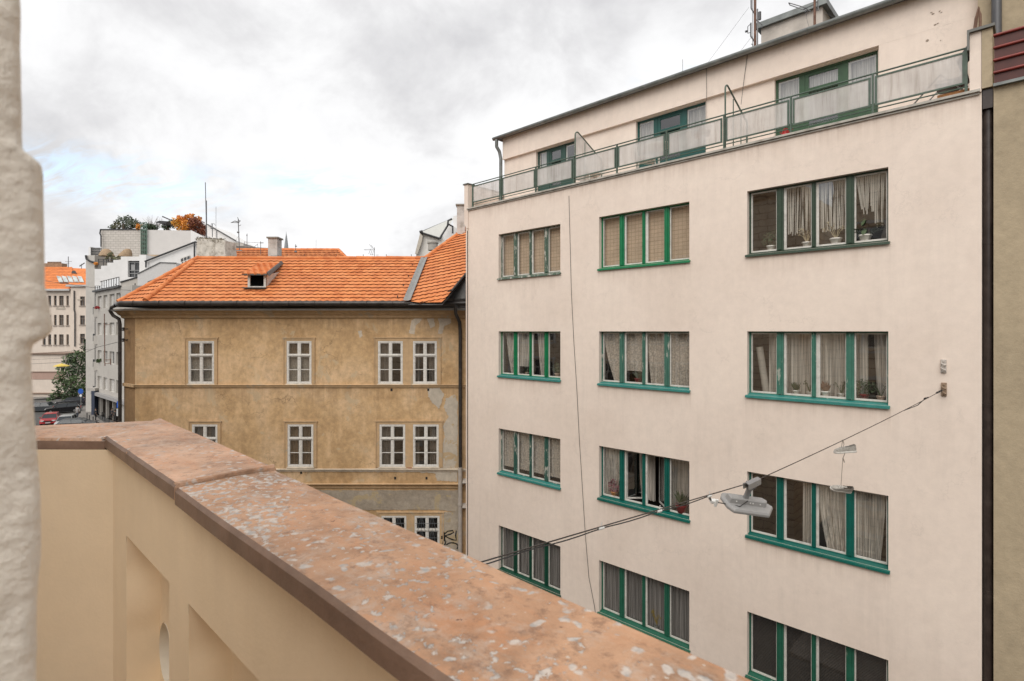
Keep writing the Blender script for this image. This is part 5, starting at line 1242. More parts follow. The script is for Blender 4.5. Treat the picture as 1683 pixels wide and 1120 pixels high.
# the lamp: a flat LED head under a folded bracket
lgt = mat('lamp_grey_paint', (.29, .285, .28), rough=.4, var=.06, scale=20)
L0 = Lp.copy(); wd_ = (A_w - Lp); wa = math.atan2(wd_.y, wd_.x)
rt = TH + math.radians(8)
LT_ = Matrix.Scale(1.0, 4) @ Matrix.Translation(L0) @ Matrix.Rotation(rt, 4, 'Z') @ Matrix.Rotation(math.radians(10), 4, 'Y') @ Matrix.Rotation(math.radians(19), 4, 'X')
lamp = root('street_lamp', L0, 'grey flat hexagonal LED street lamp hanging from the span wire', 'street lamp')
def hexring(w_, h_, c_, z, ox=.06): return [Vector((ox + x, y, z)) for x, y in ((-w_, -h_ + c_), (-w_ + c_*.6, -h_), (w_ - c_*1.6, -h_), (w_, -c_*.12), (w_, c_ * .12), (w_ - c_*1.6, h_), (-w_ + c_*.6, h_), (-w_, h_ - c_))]
q = MB(LT_); q.loft([hexring(.26, .135, .07, -.315), hexring(.285, .155, .075, -.302), hexring(.285, .155, .075, -.278), hexring(.27, .14, .07, -.255)]); q.build('lamp_head', lgt, lamp, smooth=30, bevel=.004)
q = MB(LT_)
q.loft([[Vector((x + oy + .05, y, z)) for x, y in ((-.24 + e, -.045 + e), (.18 - e, -.045 + e), (.21 - e, 0), (.18 - e, .06 - e), (-.24 + e, .06 - e))] for z, e, oy in ((-.256, 0, 0), (-.205, .006, 0), (-.195, .016, 0))]); q.build('driver_housing', lgt, lamp, smooth=30)
q = MB(LT_); q.bbox(-.028, .028, -.018, .018, -.2, -.06, .008); q.loft([[(-.025, -.012, -.1), (.025, -.012, -.1), (.025, .012, -.1), (-.025, .012, -.1)], [(-.06, -.015, -.04), (.06, -.015, -.04), (.06, .015, -.04), (-.06, .015, -.04)], [(-.06, -.015, .0), (.06, -.015, .0), (.06, .015, .0), (-.06, .015, .0)]])
LB2 = Matrix.Translation(L0) @ Matrix.Rotation(wa, 4, 'Z') @ Matrix.Rotation(-math.atan2(wd_.z, math.hypot(wd_.x, wd_.y)), 4, 'Y')
q.T = LB2; q.prism([(-.12, -.035, -.045), (-.12, -.035, .012), (-.12, .0, .03), (-.12, .035, .012), (-.12, .035, -.045), (-.12, .025, -.045), (-.12, .025, .006), (-.12, 0, .02), (-.12, -.025, .006), (-.12, -.025, -.045)], (.24, 0, 0))
q.T = LT_
for x in (-.03, .03): q.tube([(x, -.035, -.04), (x, .035, -.04)], .01, 8)
q.build('suspension_bracket', mat('galvanised_bracket', (.33, .33, .34), rough=.4, metal=.5), lamp, smooth=30)
q = MB(LT_); q.bbox(-.38, -.31, -.03, .02, -.31, -.27, .006); q.bbox(-.345, -.315, -.05, -.03, -.33, -.24, .005); q.build('cable_gland', tie, lamp)
q = MB(LT_); q.tube([(-.3, 0, -.3), (-.1, -.1, -.248), (.0, -.05, -.2)], .006, 5); q.T = WR; pq = wire_at(1.155); q.tube([LT_ @ Vector((-.34, 0, -.3)), (LT_ @ Vector((-.40, 0, -.27))), pq + (LT_ @ Vector((-.34, 0, -.3)) - pq) * .45 + Vector((0, 0, -.02)), pq], .008, 6); q.build('lamp_cable', blackc, lamp, smooth=60)
q = MB(LT_); q.loft([hexring(.25, .12, .06, -.3165), hexring(.25, .12, .06, -.319)]); q.build('lens', mat('led_lens', (.6, .6, .58), rough=.15), lamp)
q = MB(LT_)
for x in (.04, .07, .155, -.12): q.tube([(x, -.0455, -.225), (x, -.05, -.225)], .008, 8)
q.build('screw', tie, lamp)

# shoes
tS = .0
def find_t(xp):
    best = None
    for i in range(1001):
        p = FR.inverted() @ wire_at(i / 1000); xx = CX + F_PX * p.x / p.y
        if best is None or abs(xx - xp) < best[0]: best = (abs(xx - xp), i / 1000)
    return best[1]
Sp = wire_at(find_t(1385)); sd_ = (FR.inverted() @ Sp).y; mpp = sd_ / F_PX
shoeW = mat('white_rubber', (.62, .60, .56), rough=.5, var=.1, scale=30, dirt=.4, dirtcol=(.3, .27, .23)); shoeG = mat('grey_canvas', (.33, .31, .28), rough=.95, var=.25, scale=40, bump=.3, bscale=120); insole = mat('shoe_inside', (.09, .07, .055), rough=.95)
def shoe(c, rz, tilt, label, roll=0):
    T = Matrix.Translation(c) @ Matrix.Rotation(rz, 4, 'Z') @ Matrix.Rotation(tilt, 4, 'Y') @ Matrix.Rotation(roll, 4, 'X')
    r = root('canvas_shoe', c, label, 'shoe', 'shoes dangling from the span wire')
    xs = [-.135, -.125, -.10, -.05, 0, .05, .10, .125, .137]; hw_ = [.018, .030, .036, .034, .034, .041, .040, .028, .012]
    def outl(sc, z, dz=0): 
        L = [(x * (1 if sc == 1 else .97), -h * sc, z) for x, h in zip(xs, hw_)]; Rr = [(x * (1 if sc == 1 else .97), h * sc, z) for x, h in zip(xs[::-1], hw_[::-1])]; return [Vector(p) for p in L + Rr]
    q = MB(T); q.loft([outl(.96, -.0), outl(1, .004), outl(1, .022), outl(.93, .026)]); q.build('sole', shoeW, r, smooth=40)
    q = MB(T); zt_ = [.094, .10, .092, .080, .076, .066, .052, .042, .034]
    def up(sc, k): 
        return [Vector((x * .96, -h * sc, .024 + (z - .024) * k)) for x, h, z in zip(xs, hw_, zt_)] + [Vector((x * .96, h * sc, .024 + (z - .024) * k)) for x, h, z in zip(xs[::-1], hw_[::-1], zt_[::-1])]
    q.loft([up(.93, 0), up(.88, .5), up(.66, 1)], False, False)
    n = len(xs); 
    top = up(.66, 1); q.add(top, [(i, i + 1, 2*n - 2 - i, 2*n - 1 - i) for i in range(4, n - 1)])
    tg = up(.3, 1.12); q.add([tg[3], tg[4], tg[5], tg[2*n-1-5], tg[2*n-1-4], tg[2*n-1-3]], [(0, 1, 4, 5), (1, 2, 3, 4)])
    q.build('upper', shoeG, r, smooth=50)
    q = MB(T); q.add(up(.8, .35), [tuple(range(2*n))]); q.build('insole', insole, r)
    q = MB(T)
    for x in (.01, .03, .05): q.tube([(x, -.02, .080 - x*.2), (x, 0, .086 - x*.2), (x, .02, .080 - x*.2)], .003, 4)
    q.build('laces', shoeW, r)
    return T
c1 = Sp + Vector((0, 0, -30 * .0)) ; c1 = Sp + Vector((.01, 0, -.155)); c2 = FR @ px(1381, 806, sd_)
T1 = shoe(c1 + FR.to_3x3() @ Vector((.02, 0, 0)), TH + math.radians(170), math.radians(6), 'upper grey canvas shoe hanging close under the span wire', roll=math.radians(-8))
T2 = shoe(c2, TH + math.radians(178), math.radians(-9), 'lower grey canvas shoe dangling on a long lace beneath the other one', roll=math.radians(-42))
lc = mat('shoelace', (.30, .26, .22), rough=.9)
m = MB(); m.tube([Sp + Vector((0, 0, .01)), Sp + Vector((.012, .01, -.05)), T1 @ Vector((.03, 0, .055))], .005, 5); m.tube([Sp + Vector((0, 0, .01)), Sp + Vector((-.012, -.01, -.08)), T1 @ Vector((.02, .04, .0)), c1 + Vector((-.01, 0, -.08)), T2 @ Vector((.02, 0, .055))], .0045, 5)
m.tube([c1 + Vector((-.01, 0, -.075)), c1 + Vector((0, 0, -.1)), c1 + Vector((.01, 0, -.13))], .008, 5); tag(m.build('shoelace', lc), 'long knotted lace looped over the span wire, joining the two shoes', 'shoelace')
# ================================================================ BACKGROUND beyond the old house (camera-turned frame)
def XG(x, d): return (x - CX) / F_PX * d
def ZG(y, d): return CAMZ + (HY - y) / F_PX * d
def fbox(mb, x0, x1, y0, y1, d, th): mb.box(XG(x0, d), XG(x1, d), d, d + th, ZG(y1, d), ZG(y0, d))
def fpoly(mb, pts, d, th): mb.prism([px(x, y, d) for x, y in pts], (0, th, 0))
def froot(name, x, d, label, cat, group=None, z=0): return root(name, FR @ Vector((XG(x, d), d, z)), label, cat, group, rz=TH)
farglass = mat('far_window_glass', (.06, .062, .065), rough=.12, var=.5, scale=.7)
farcurt = mat('far_curtain', (.50, .48, .45), rough=.9, var=.2)
whitewall = mat('white_wall', (.72, .71, .70), rough=.9, var=.05, scale=1, dirt=.15, dirtcol=(.5, .48, .46))
greywall = mat('grey_wall_render', (.43, .405, .37), rough=.9, var=.08, scale=.8, streaks=.4, dirt=.2, dirtcol=(.28, .26, .24))
creamwall = mat('cream_wall_render', (.66, .57, .49), rough=.9, var=.07, scale=.7, streaks=.5, dirt=.15, dirtcol=(.4, .33, .27))
flatorange = mat('far_orange_roof', (.62, .19, .05), rough=.8, var=.22, scale=1.2, dirt=.25, dirtcol=(.32, .10, .04))
darkmetal = mat('dark_metal', (.05, .05, .052), rough=.5, metal=.4, var=.3)

# ---- grey modernist block down the street
GA = px(157, 545, 84); GB = px(217, 545, 71); gd = (GB - GA); gd.z = 0; GL = gd.length; gd = gd / GL; gn = Vector((gd.y, -gd.x, 0))
if gn.y > 0: gn = -gn
PGr = lambda a, z, d: tuple(Vector((GA.x, GA.y, 0)) + gd * a - gn * d + Vector((0, 0, z)))
def ga(x):
    r = (x - CX) / F_PX; return (r * GA.y - GA.x) / (gd.x - r * gd.y)
gr = froot('modern_building', 180, 80, 'grey modernist corner block with balconies and a stepped white roof terrace, behind the ochre house', 'building')
rowsG = [(16.0, 17.9), (12.1, 13.85), (7.95, 9.75), (4.0, 5.85)]; colsG = [(160.5, 167), (170, 176.5), (180, 188), (191, 199)]
hG = [(ga(a), ga(b), c, d) for a, b in colsG for c, d in rowsG]
shopG = [(ga(158), ga(163.8), 0, 2.7), (ga(164.5), ga(174), 0, 2.8), (ga(174.8), ga(184.8), 0, 2.8), (ga(185.6), ga(198), 0, 2.8)]
GT = 18.6
m = MB(FR); wall(m, 0, GL, 0, GT, hG + shopG, PGr, .35)
m.quad(PGr(0, 0, 0), PGr(0, 0, 12), PGr(0, GT, 12), PGr(0, GT, 0)); m.quad(PGr(0, GT, 0), PGr(GL, GT, 0), PGr(GL, GT, 12), PGr(0, GT, 12)); m.quad(PGr(GL, 0, 0), PGr(GL, 0, 12), PGr(GL, GT, 12), PGr(GL, GT, 0))
m.build('wall', greywall, gr)
m = MB(FR)
for h in shopG: room(m, h[0], h[1], 0.02, 2.8, PGr, .36, 3)
m.build('shop_interior', roomM, gr)
for a, b, c, d in hG:
    q = MB(FR); w_ = b - a
    for r_ in ((a, a+.08, c, d), (b-.08, b, c, d), (a+.08, b-.08, c, c+.08), (a+.08, b-.08, d-.08, d), (a+w_*.5-.05, a+w_*.5+.05, c+.08, d-.08)): q.prism([PGr(r_[0], r_[2], .22), PGr(r_[1], r_[2], .22), PGr(r_[1], r_[3], .22), PGr(r_[0], r_[3], .22)], -gn * .06)
    wn = q.build('window', whiteO, gr); q = MB(FR); q.quad(PGr(a, c, .3), PGr(b, c, .3), PGr(b, d, .3), PGr(a, d, .3)); q.build('pane', farglass, wn)
    q = MB(FR); k = rnd.choice((.25, .4, .55)); q.quad(PGr(a + .1, c + .1, .255), PGr(a + w_*k, c + .1, .255), PGr(a + w_*k, d - .1, .255), PGr(a + .1, d - .1, .255)); q.build('blind', farcurt, wn)
# left tall strip of wall, with slit windows and balconies
m = MB(FR); fbox(m, 141, 155.6, 420, 689, 85, 10); m.build('stair_wall', mat('pale_grey_render', (.50, .475, .44), rough=.9, var=.08, scale=.8, streaks=.4), gr)
m = MB(FR)
for y in (511, 555, 597, 641): fbox(m, 152.6, 155, y - 6, y + 6, 84.96, .03)
m.build('slit_window', farglass, gr)
for y0, y1 in ((507, 521), (552, 566), (595, 609), (638, 651)):
    m = MB(FR); d = 83.2; fbox(m, 153.5, 164, y0, y1, d, 1.0); m.build('balcony_box', greywall, gr)
m = MB(FR)
for y in (483, 529, 575, 620): fbox(m, 155.8, 160, y, y + 22, 84.2, .02)
m.build('balcony_door', farglass, gr)
m = MB(FR); m.prism([PGr(-.2, 3.0, -.6), PGr(GL, 3.0, -.6), PGr(GL, 3.45, -.6), PGr(-.2, 3.45, -.6)], -gn * .59); m.build('shop_canopy', mat('canopy_grey', (.30, .29, .285), rough=.7, var=.15), gr)
m = MB(FR); fbox(m, 143, 156, 638.5, 643, 82, 2.5); m.build('entrance_canopy', greywall, gr)
m = MB(FR); fbox(m, 150, 155.2, 643, 688, 81.9, .8); m.build('entrance_pillar', mat('navy_pillar', (.035, .045, .075), rough=.5), gr)
# cornice line, terrace glass balustrade, stepped walls, white cube
m = MB(FR); m.prism([PGr(-.5, GT, -.35), PGr(ga(199), GT, -.35), PGr(ga(199), GT + .25, -.35), PGr(-.5, GT + .25, -.35)], -gn * .6); m.build('roof_edge', darkmetal, gr)
m = MB(FR); q = MB(FR); n = 10
for i in range(n + 1):
    a = .4 + (ga(197) - .4) * i / n; p = Vector(PGr(a, GT + .25, -.1)); m.tube([p, p + Vector((0, 0, 1.15))], .05, 5)
    if i < n: a2 = .4 + (ga(197) - .4) * (i + .86) / n; q.prism([PGr(a + .12, GT + .35, -.1), PGr(a2, GT + .35, -.1), PGr(a2, GT + 1.3, -.1), PGr(a + .12, GT + 1.3, -.1)], -gn * .03)
m.tube([PGr(.4, GT + 1.42, -.1), PGr(ga(197), GT + 1.42, -.1)], .05, 5)
o = m.build('balustrade', darkmetal, gr); q.build('balustrade_panel', mat('milk_glass', (.70, .71, .72), rough=.2), o)
m = MB(FR)
for x0, x1, y in ((155.5, 166, 442.5), (166, 176.3, 437), (176.3, 186.3, 432), (186.3, 199, 427.5)): fbox(m, x0, x1, y, 470, 81.5, 4)
m.build('stepped_wall', whitewall, gr)
m = MB(FR); d = 77; wh = (XG(210, d), XG(229, d), ZG(456, d), ZG(429, d)); PX_ = lambda a, z, dd: (a, d + dd, z)
wall(m, XG(198.5, d), XG(240, d), ZG(470, d), ZG(422, d), [wh], PX_, .4); fbox(m, 229, 239.8, 419, 422, d + .01, 3); m.quad((XG(240, d), d, ZG(470, d)), (XG(240, d), d + 6, ZG(470, d)), (XG(240, d), d + 6, ZG(422, d)), (XG(240, d), d, ZG(422, d))); m.quad((XG(198.5, d), d, ZG(422, d)), (XG(240, d), d, ZG(422, d)), (XG(240, d), d + 6, ZG(422, d)), (XG(198.5, d), d + 6, ZG(422, d)))
cube = m.build('roof_cube', whitewall, gr)
q = MB(FR); q.quad((wh[0], d + .35, wh[2]), (wh[1], d + .35, wh[2]), (wh[1], d + .35, wh[3]), (wh[0], d + .35, wh[3])); q.build('pane', farglass, cube)
q = MB(FR)
for z in (wh[2] + .5, (wh[2] + wh[3]) / 2 - .2, wh[3] - .25): q.box(wh[0], wh[1], d + .2, d + .26, z, z + .07)
for x in (wh[0] + .05, (wh[0] + wh[1]) / 2, wh[1] - .1): q.box(x, x + .06, d + .2, d + .27, wh[2], wh[3])
q.box(wh[0] + .25, wh[0] + .8, d + .3, d + .32, wh[2] + .9, wh[3] - .5); q.build('window_bars', mat('grey_bars', (.3, .3, .3), rough=.5), cube)
# side wall stepping down to the ochre roof, with its dark copings
def sloped(parent, pts, d, th, m_, edge=None, er=.10, name='side_wall', em=darkmetal):
    q = MB(FR); fpoly(q, pts, d, th); o = q.build(name, m_, parent)
    if edge: q = MB(FR); q.tube([px(x, y, d - .05) for x, y in edge], er, 6); q.build('wall_coping', em, o)
    return o
sloped(gr, [(198, 464), (239, 452), (277, 440), (330, 428), (330, 540), (198, 560)], 74.5, 3, greywall, [(198, 464), (239, 452), (277, 440), (300, 441)])
m = MB(FR); d = 73.4; fbox(m, 205.5, 214.5, 487, 500, d, .3); m.build('window', farglass, gr)
m = MB(FR); m.tube([px(217, 476, 73.5), px(256, 466, 73.5)], .09, 5); m.tube([px(222, 466, 73.5), px(222, 490, 73.5)], .07, 5); m.build('wall_pipe', darkmetal, gr)
m = MB(FR); m.tube([px(141, 420, 84.8), px(142, 426, 84.8), px(149, 430, 84.8), px(160, 433, 84.8)], .14, 6); m.tube([px(191, 467, 76), px(193, 472, 76), px(201, 476, 76)], .14, 6); m.tube([px(201, 463, 76), px(201, 545, 76)], .07, 6); m.build('drain_pipe', darkmetal, gr)

# ---- block with roof garden
wbk = froot('roof_garden_building', 250, 88, 'white and pale brick block with a roof garden, highest behind the grey block', 'building')
brick = None
def brick_mat():
    m, t, b = new_mat('pale_glazed_brick'); tc_ = N(t, 'ShaderNodeTexCoord'); br = N(t, 'ShaderNodeTexBrick'); br.inputs['Scale'].default_value = 1.0
    br.inputs['Brick Width'].default_value = .8; br.inputs['Row Height'].default_value = .38; br.inputs['Mortar Size'].default_value = .03
    br.inputs['Color1'].default_value = (.56, .52, .475, 1); br.inputs['Color2'].default_value = (.50, .465, .42, 1); br.inputs['Mortar'].default_value = (.34, .31, .28, 1)
    t.links.new(mapping(t, tc_.outputs['Object'], rot=(math.radians(90), 0, 0)), br.inputs['Vector']); t.links.new(br.outputs[0], b.inputs['Base Color']); b.inputs['Roughness'].default_value = .5; return m
m = MB(FR); fbox(m, 165.8, 231, 378, 440, 88, 8); m.build('brick_wall', brick_mat(), wbk)
m = MB(FR); fbox(m, 164, 231.5, 376.6, 378.2, 87.9, 8); m.tube([px(165.2, 378, 87.6), px(164.2, 384, 87.6), px(166, 388, 87.6), px(166, 406, 87.6)], .1, 5); m.build('wall_cap', darkmetal, wbk)
m = MB(FR); fpoly(m, [(241.5, 378), (314, 379.5), (336, 391), (336, 440), (241.5, 440)], 87.5, 8); m.build('white_wall', mat('off_white_wall', (.60, .575, .555), rough=.9, var=.04, scale=.8), wbk)
m = MB(FR); fpoly(m, [(313.5, 378.5), (336, 390), (336, 440), (313.5, 440)], 87.3, .19); m.build('end_wall', whitewall, wbk)
m = MB(FR); fbox(m, 231, 241.5, 378, 440, 89, 6); m.build('stair_shaft', mat('dark_shaft', (.10, .10, .09), rough=.8, var=.5, scale=2), wbk)
m = MB(FR); green = mat('green_lattice', (.10, .17, .13), rough=.6)
for x in (231.8, 235, 238.2, 241): m.tube([px(x, 366, 87.2), px(x, 418, 87.2)], .07, 5)
for i in range(16): y = 367 + i * 3.3; m.tube([px(231.8, y, 87.15), px(241, y + (1.6 if i % 2 else -1.6), 87.15)], .05, 4)
m.build('lattice_stair', green, wbk)
m = MB(FR); fpoly(m, [(236, 419), (262, 419), (262, 428), (240, 434), (236, 434)], 79, 1); m.build('tan_wall', mat('tan_side_wall', (.38, .29, .2), rough=.9), wbk)
# slatted box at the left
m = MB(FR); fbox(m, 145.5, 149, 406, 420, 86, 2); m.build('post', whitewall, wbk)
m = MB(FR)
for i in range(5): fbox(m, 149.2, 165, 407.5 + i * 2.6, 408.7 + i * 2.6, 86, .3)
m.build('slat_screen', darkmetal, wbk)
def foliage_tree(x, d, blobs, label, cat, col, name, size=.22, per=1.0, trunk=None, group=None, z0=None, seed=1, extra=None, dz=1.0):
    zb = ZG(trunk[-1][1] if trunk else blobs[0][1], d) if z0 is None else z0
    r = froot(name, x, d, label, cat, group, z=zb); R = random.Random(seed)
    cols = col if isinstance(col, list) else [col]
    q = [MB(FR) for _ in cols]
    for i, (bx, by, br) in enumerate(blobs):
        rad = br * d / F_PX; c = px(bx, by, d + R.uniform(-.6, .6) * rad * 1.2); k = extra[i] if extra else R.randrange(len(cols))
        leafball(q[k], c, rad, int(per * rad * rad * 240 * (.26 / size) ** 1.3) + 12, size, (1, dz, .82), seed * 100 + i, .25)
        # outlying sprays
        for s_ in range(5):
            a = R.uniform(0, 6.28); cc = c + Vector((math.cos(a) * rad * 1.0, R.uniform(-.5, .5) * rad, math.sin(a) * rad * .9)); leafball(q[k], cc, rad * .35, int(per * rad * rad * 16) + 2, size, (1, 1, .6), R.randrange(9999), 0)
    for k, qq in enumerate(q): qq.build('crown', cols[k], r)
    if trunk:
        t = MB(FR); pts = [px(a, b, d) for a, b in trunk]; t.tube(pts[::-1], [.03 * d / 10 * (.9 - .5 * i / len(pts)) for i in range(len(pts))], 8)
        for bx, by, br in blobs[::2]: e = px(bx, by, d); s_ = pts[min(1, len(pts)-1)]; t.tube([s_, (s_ + e) / 2 + Vector((0, 0, -.2)), e], [.012 * d / 10, .008 * d / 10, .003 * d / 10], 5)
        t.build('trunk', mat('bark', (.09, .07, .05), rough=.95, var=.3, scale=8), r)
    return r
leafs = lambda n, c, v=.45: mat(n, c, rough=.65, var=v, scale=1.6)
Lg1, Lg2 = leafs('dark_green_leaf', (.035, .062, .024)), leafs('mid_green_leaf', (.065, .105, .036))
Lo, Ly, Lb = leafs('orange_leaf', (.62, .24, .03)), leafs('amber_leaf', (.70, .36, .05)), leafs('rust_leaf', (.20, .062, .03))
Lol = leafs('olive_leaf', (.12, .12, .06)); Lr = leafs('red_petal', (.35, .03, .03))
foliage_tree(205, 89, [(192, 371, 7), (200, 364, 8), (210, 362, 8), (220, 366, 8), (226, 371, 7), (212, 373, 8), (184, 374, 5)], 'olive green shrub growing above the pale brick wall on the roof', 'shrub', [Lol, leafs('greygreen_leaf', (.09, .11, .07))], 'roof_shrub', .17, .55, [(203, 368), (203, 378)], 'plants of the roof garden', seed=3)
foliage_tree(227, 88, [(228, 372, 4), (226, 375, 3)], 'small orange tinted bush at the right end of the olive roof shrub', 'shrub', Lo, 'roof_shrub', .15, .8, [(227, 374), (227, 378)], 'plants of the roof garden', seed=9)
foliage_tree(250, 90, [(246, 372, 6), (254, 375, 5), (241, 374, 5)], 'dark green low bush between the lattice stair and the dark canopy', 'shrub', Lg1, 'roof_shrub', .16, .8, [(248, 374), (248, 378)], 'plants of the roof garden', seed=4)
foliage_tree(276, 90, [(274, 372, 7), (282, 368, 7)], 'dark green bush at the left of the orange roof tree', 'shrub', [Lg1, Lg2], 'roof_shrub', .16, .9, [(276, 374), (276, 379)], 'plants of the roof garden', seed=5)
foliage_tree(308, 88.5, [(290, 366, 8), (300, 362, 9), (312, 358, 8), (296, 373, 8), (308, 370, 10), (320, 366, 10), (328, 373, 9), (318, 378, 8), (331, 380, 7), (335, 384, 5), (306, 377, 6), (326, 360, 5)], 'bright orange and rust coloured autumn tree on the roof', 'tree', [Lo, Ly, Lb], 'autumn_tree', .17, 1.0, [(308, 372), (308, 384)], 'plants of the roof garden', seed=6, extra=[1, 0, 0, 1, 0, 2, 2, 2, 2, 2, 1, 0])
# bare bush of twigs
r = froot('bare_bush', 252, 91, 'leafless twiggy bush on the roof beside the dark canopy', 'shrub', 'plants of the roof garden', z=ZG(378, 91)); q = MB(FR); R = random.Random(5)
for i in range(46):
    a = R.uniform(-1.1, 1.1); b_ = px(250 + R.uniform(-4, 8), 378, 91); L = R.uniform(.9, 2.6); e = b_ + Vector((math.sin(a) * L, R.uniform(-.5, .5), math.cos(a) * L)); mid = (b_ + e) / 2 + Vector((R.uniform(-.2, .2), 0, .1)); q.tube([b_, mid, e], [.035, .025, .012], 4)
q.build('branch', mat('pale_bark', (.28, .25, .23), rough=.9), r)
# dark flat canopy on the roof
r = froot('roof_canopy', 265, 87.8, 'dark flat awning on thin posts in the roof garden', 'awning', z=ZG(378, 87.8)); q = MB(FR); fpoly(q, [(255, 365.5), (262, 363), (276, 364), (272, 367.5), (262, 367.5)], 87.8, 2.2); q.tube([px(267, 356, 88), px(283, 363, 88)], .10, 5); q.build('awning', darkmetal, r)
for x in (258, 269.5): q = MB(FR); q.tube([px(x, 366, 88.1), px(x, 378.5, 88.1)], .07, 5); q.build('post', darkmetal, r)
# two straw parasols, furled skirts
straw = mat('straw', (.33, .235, .15), rough=.95, var=.25, scale=5, bump=.5)
def parasol(x0, x1, xt, yt, yb, d, label, pole):
    r = froot('straw_parasol', (x0 + x1) / 2, d, label, 'parasol', 'straw parasols on the roof terrace', z=ZG(pole, d)); q = MB(FR); cxp = XG((x0 + x1) / 2, d); R_ = (XG(x1, d) - XG(x0, d)) / 2; zb, zt = ZG(yb, d), ZG(yt, d)
    sh = XG(xt, d) - cxp; rings = []
    for k, (rr, zz_) in enumerate(((1.0, 0), (.98, .06), (.80, .45), (.52, .85), (.30, 1.0))): rings.append([Vector((cxp + sh * zz_ + R_ * rr * math.cos(2*math.pi*i/18) , d + 1 + R_ * rr * math.sin(2*math.pi*i/18), zb + (zt - zb) * zz_ + (.05 * math.sin(i * 2.3) if k == 0 else 0))) for i in range(18)])
    q.loft(rings); q.build('canopy', straw, r, smooth=40); q = MB(FR); q.tube([(cxp, d + 1, ZG(pole, d)), (cxp, d + 1, zt - .2)], .07, 6); q.build('pole', darkmetal, r)
parasol(156, 179, 167, 408, 420, 84, 'left straw parasol with a rounded top on the stepped terrace', 431)
parasol(187, 208, 203, 408, 421, 84.5, 'right straw parasol, flat topped, leaning in front of the pale brick wall', 431)
foliage_tree(183, 83.5, [(181, 419, 4), (186, 424, 4), (176, 425, 3), (190, 426, 4), (196, 424, 3)], 'low olive bush between the two straw parasols', 'shrub', Lol, 'terrace_bush', .15, .7, [(184, 422), (184, 432)], 'plants of the roof garden', seed=8)
foliage_tree(159, 82, [(158, 434, 3.2)], 'small orange bush at the left end of the stepped terrace', 'shrub', Lo, 'terrace_bush', .13, 1.2, [(158, 434), (158, 440)], 'plants of the roof garden', seed=12)
foliage_tree(160, 82.4, [(159, 505.5, 2.6), (162, 506, 2)], 'red geraniums on the topmost balcony of the grey block', 'flowers', Lr, 'balcony_flowers', .13, 1.6, None, seed=13)
foliage_tree(163, 82.4, [(161, 593.5, 2.6), (164, 593, 2.4)], 'dark green plants on the third balcony of the grey block', 'flowers', Lg2, 'balcony_flowers', .13, 1.6, None, seed=14)
r = froot('terrace_rail', 170, 82, 'dark thin metal rail along the stepped terrace below the straw parasols', 'railing', z=ZG(440, 82)); q = MB(FR)
for y in (427, 430.5): q.tube([px(162, y, 82), px(186, y, 82)], .05, 5)
for x in (162, 170, 178, 186): q.tube([px(x, 426, 82), px(x, 437, 82)], .05, 5)
q.build('rail', darkmetal, r)

# ---- white lean-to building with the slanting gutter
lw = froot('white_building', 300, 60, 'white rendered building with a slanting dark gutter and one window above the orange roof', 'building')
m = MB(FR); d = 60; fpoly(m, [(239.5, 429), (324, 397), (324, 470), (239.5, 470)], d, 3); m.build('wall', whitewall, lw)
m = MB(FR); m.tube([px(238, 430, 59.8), px(322, 397.5, 59.8)], .09, 6); m.tube([px(316, 399, 59.7), px(327, 398.5, 59.7)], .07, 6); m.tube([px(319.5, 400, 59.7), px(319.5, 430, 59.7)], .08, 6); m.tube([px(239.8, 430, 59.7), px(239.8, 440, 59.7)], .08, 6); m.build('gutter', darkmetal, lw)
m = MB(FR); d = 59.9
m.prism([px(296, 424.5, d), px(312, 419, d), px(312, 436, d), px(298.5, 437, d), px(298.5, 432, d)], (0, -.03, 0)); wn = m.build('window', whiteO, lw)
m = MB(FR)
for a, b in ((297.2, 301.2), (302.4, 306.4), (307.6, 311.2)):
    t0 = 424.8 - (a - 297) * .36
    m.quad(px(a, t0 + 1, 59.85), px(b, t0 - .4, 59.85), px(b, t0 + 4.6, 59.85), px(a, t0 + 6, 59.85)); m.quad(px(a + 1.3, t0 + 7, 59.85), px(b, t0 + 6, 59.85), px(b, 435.6, 59.85), px(a + 1.3, 435.8, 59.85))
m.build('pane', farglass, wn)
sloped(lw, [(226, 450), (262, 431), (290, 432.5), (290, 470), (226, 470)], 57, 1.5, mat('light_grey_roof', (.55, .54, .53), rough=.7, var=.06), [(226, 450), (263, 431.5), (290, 432.5)], .05, 'lower_roof', mat('thin_edge', (.2, .2, .2), rough=.6))
m = MB(FR); m.prism([px(242, 463.5, 50), px(268, 453, 50), px(294, 441, 50), px(294, 447, 50), px(268, 458, 50), px(246, 467, 50)], (0, 3, 0)); m.build('dark_eave', mat('dark_brown_eave', (.06, .045, .04), rough=.7, var=.3), lw)
m = MB(FR); fpoly(m, [(253, 465), (262, 459), (285, 450), (285, 480), (253, 480)], 51, 1.5); m.build('eave_wall', whitewall, lw)
# big weathered chimney block
cb = froot('chimney_block', 346, 30, 'massive dirty white chimney block with moss along its top', 'chimney')
m = MB(FR); fpoly(m, [(324, 392), (369, 395), (371, 424), (322, 424)], 29, 1.2); cb2 = m.build('chimney_body', mat('mossy_white_render', (.62, .58, .52), rough=.95, var=.2, scale=5, dirt=1.0, dirtcol=(.22, .18, .13), bump=.6), cb)
m = MB(FR); R = random.Random(3)
for i in range(150): x = R.uniform(323, 370); leafball(m, px(x, 392.5 + (x - 323) * .055 + R.uniform(-1.2, 2.2), 29 + R.uniform(-.05, 1.1)), .10, 9, .03, seed=i, shell=0)
m.build('moss', mat('brown_moss', (.12, .095, .05), rough=1, var=.5, scale=20), cb)

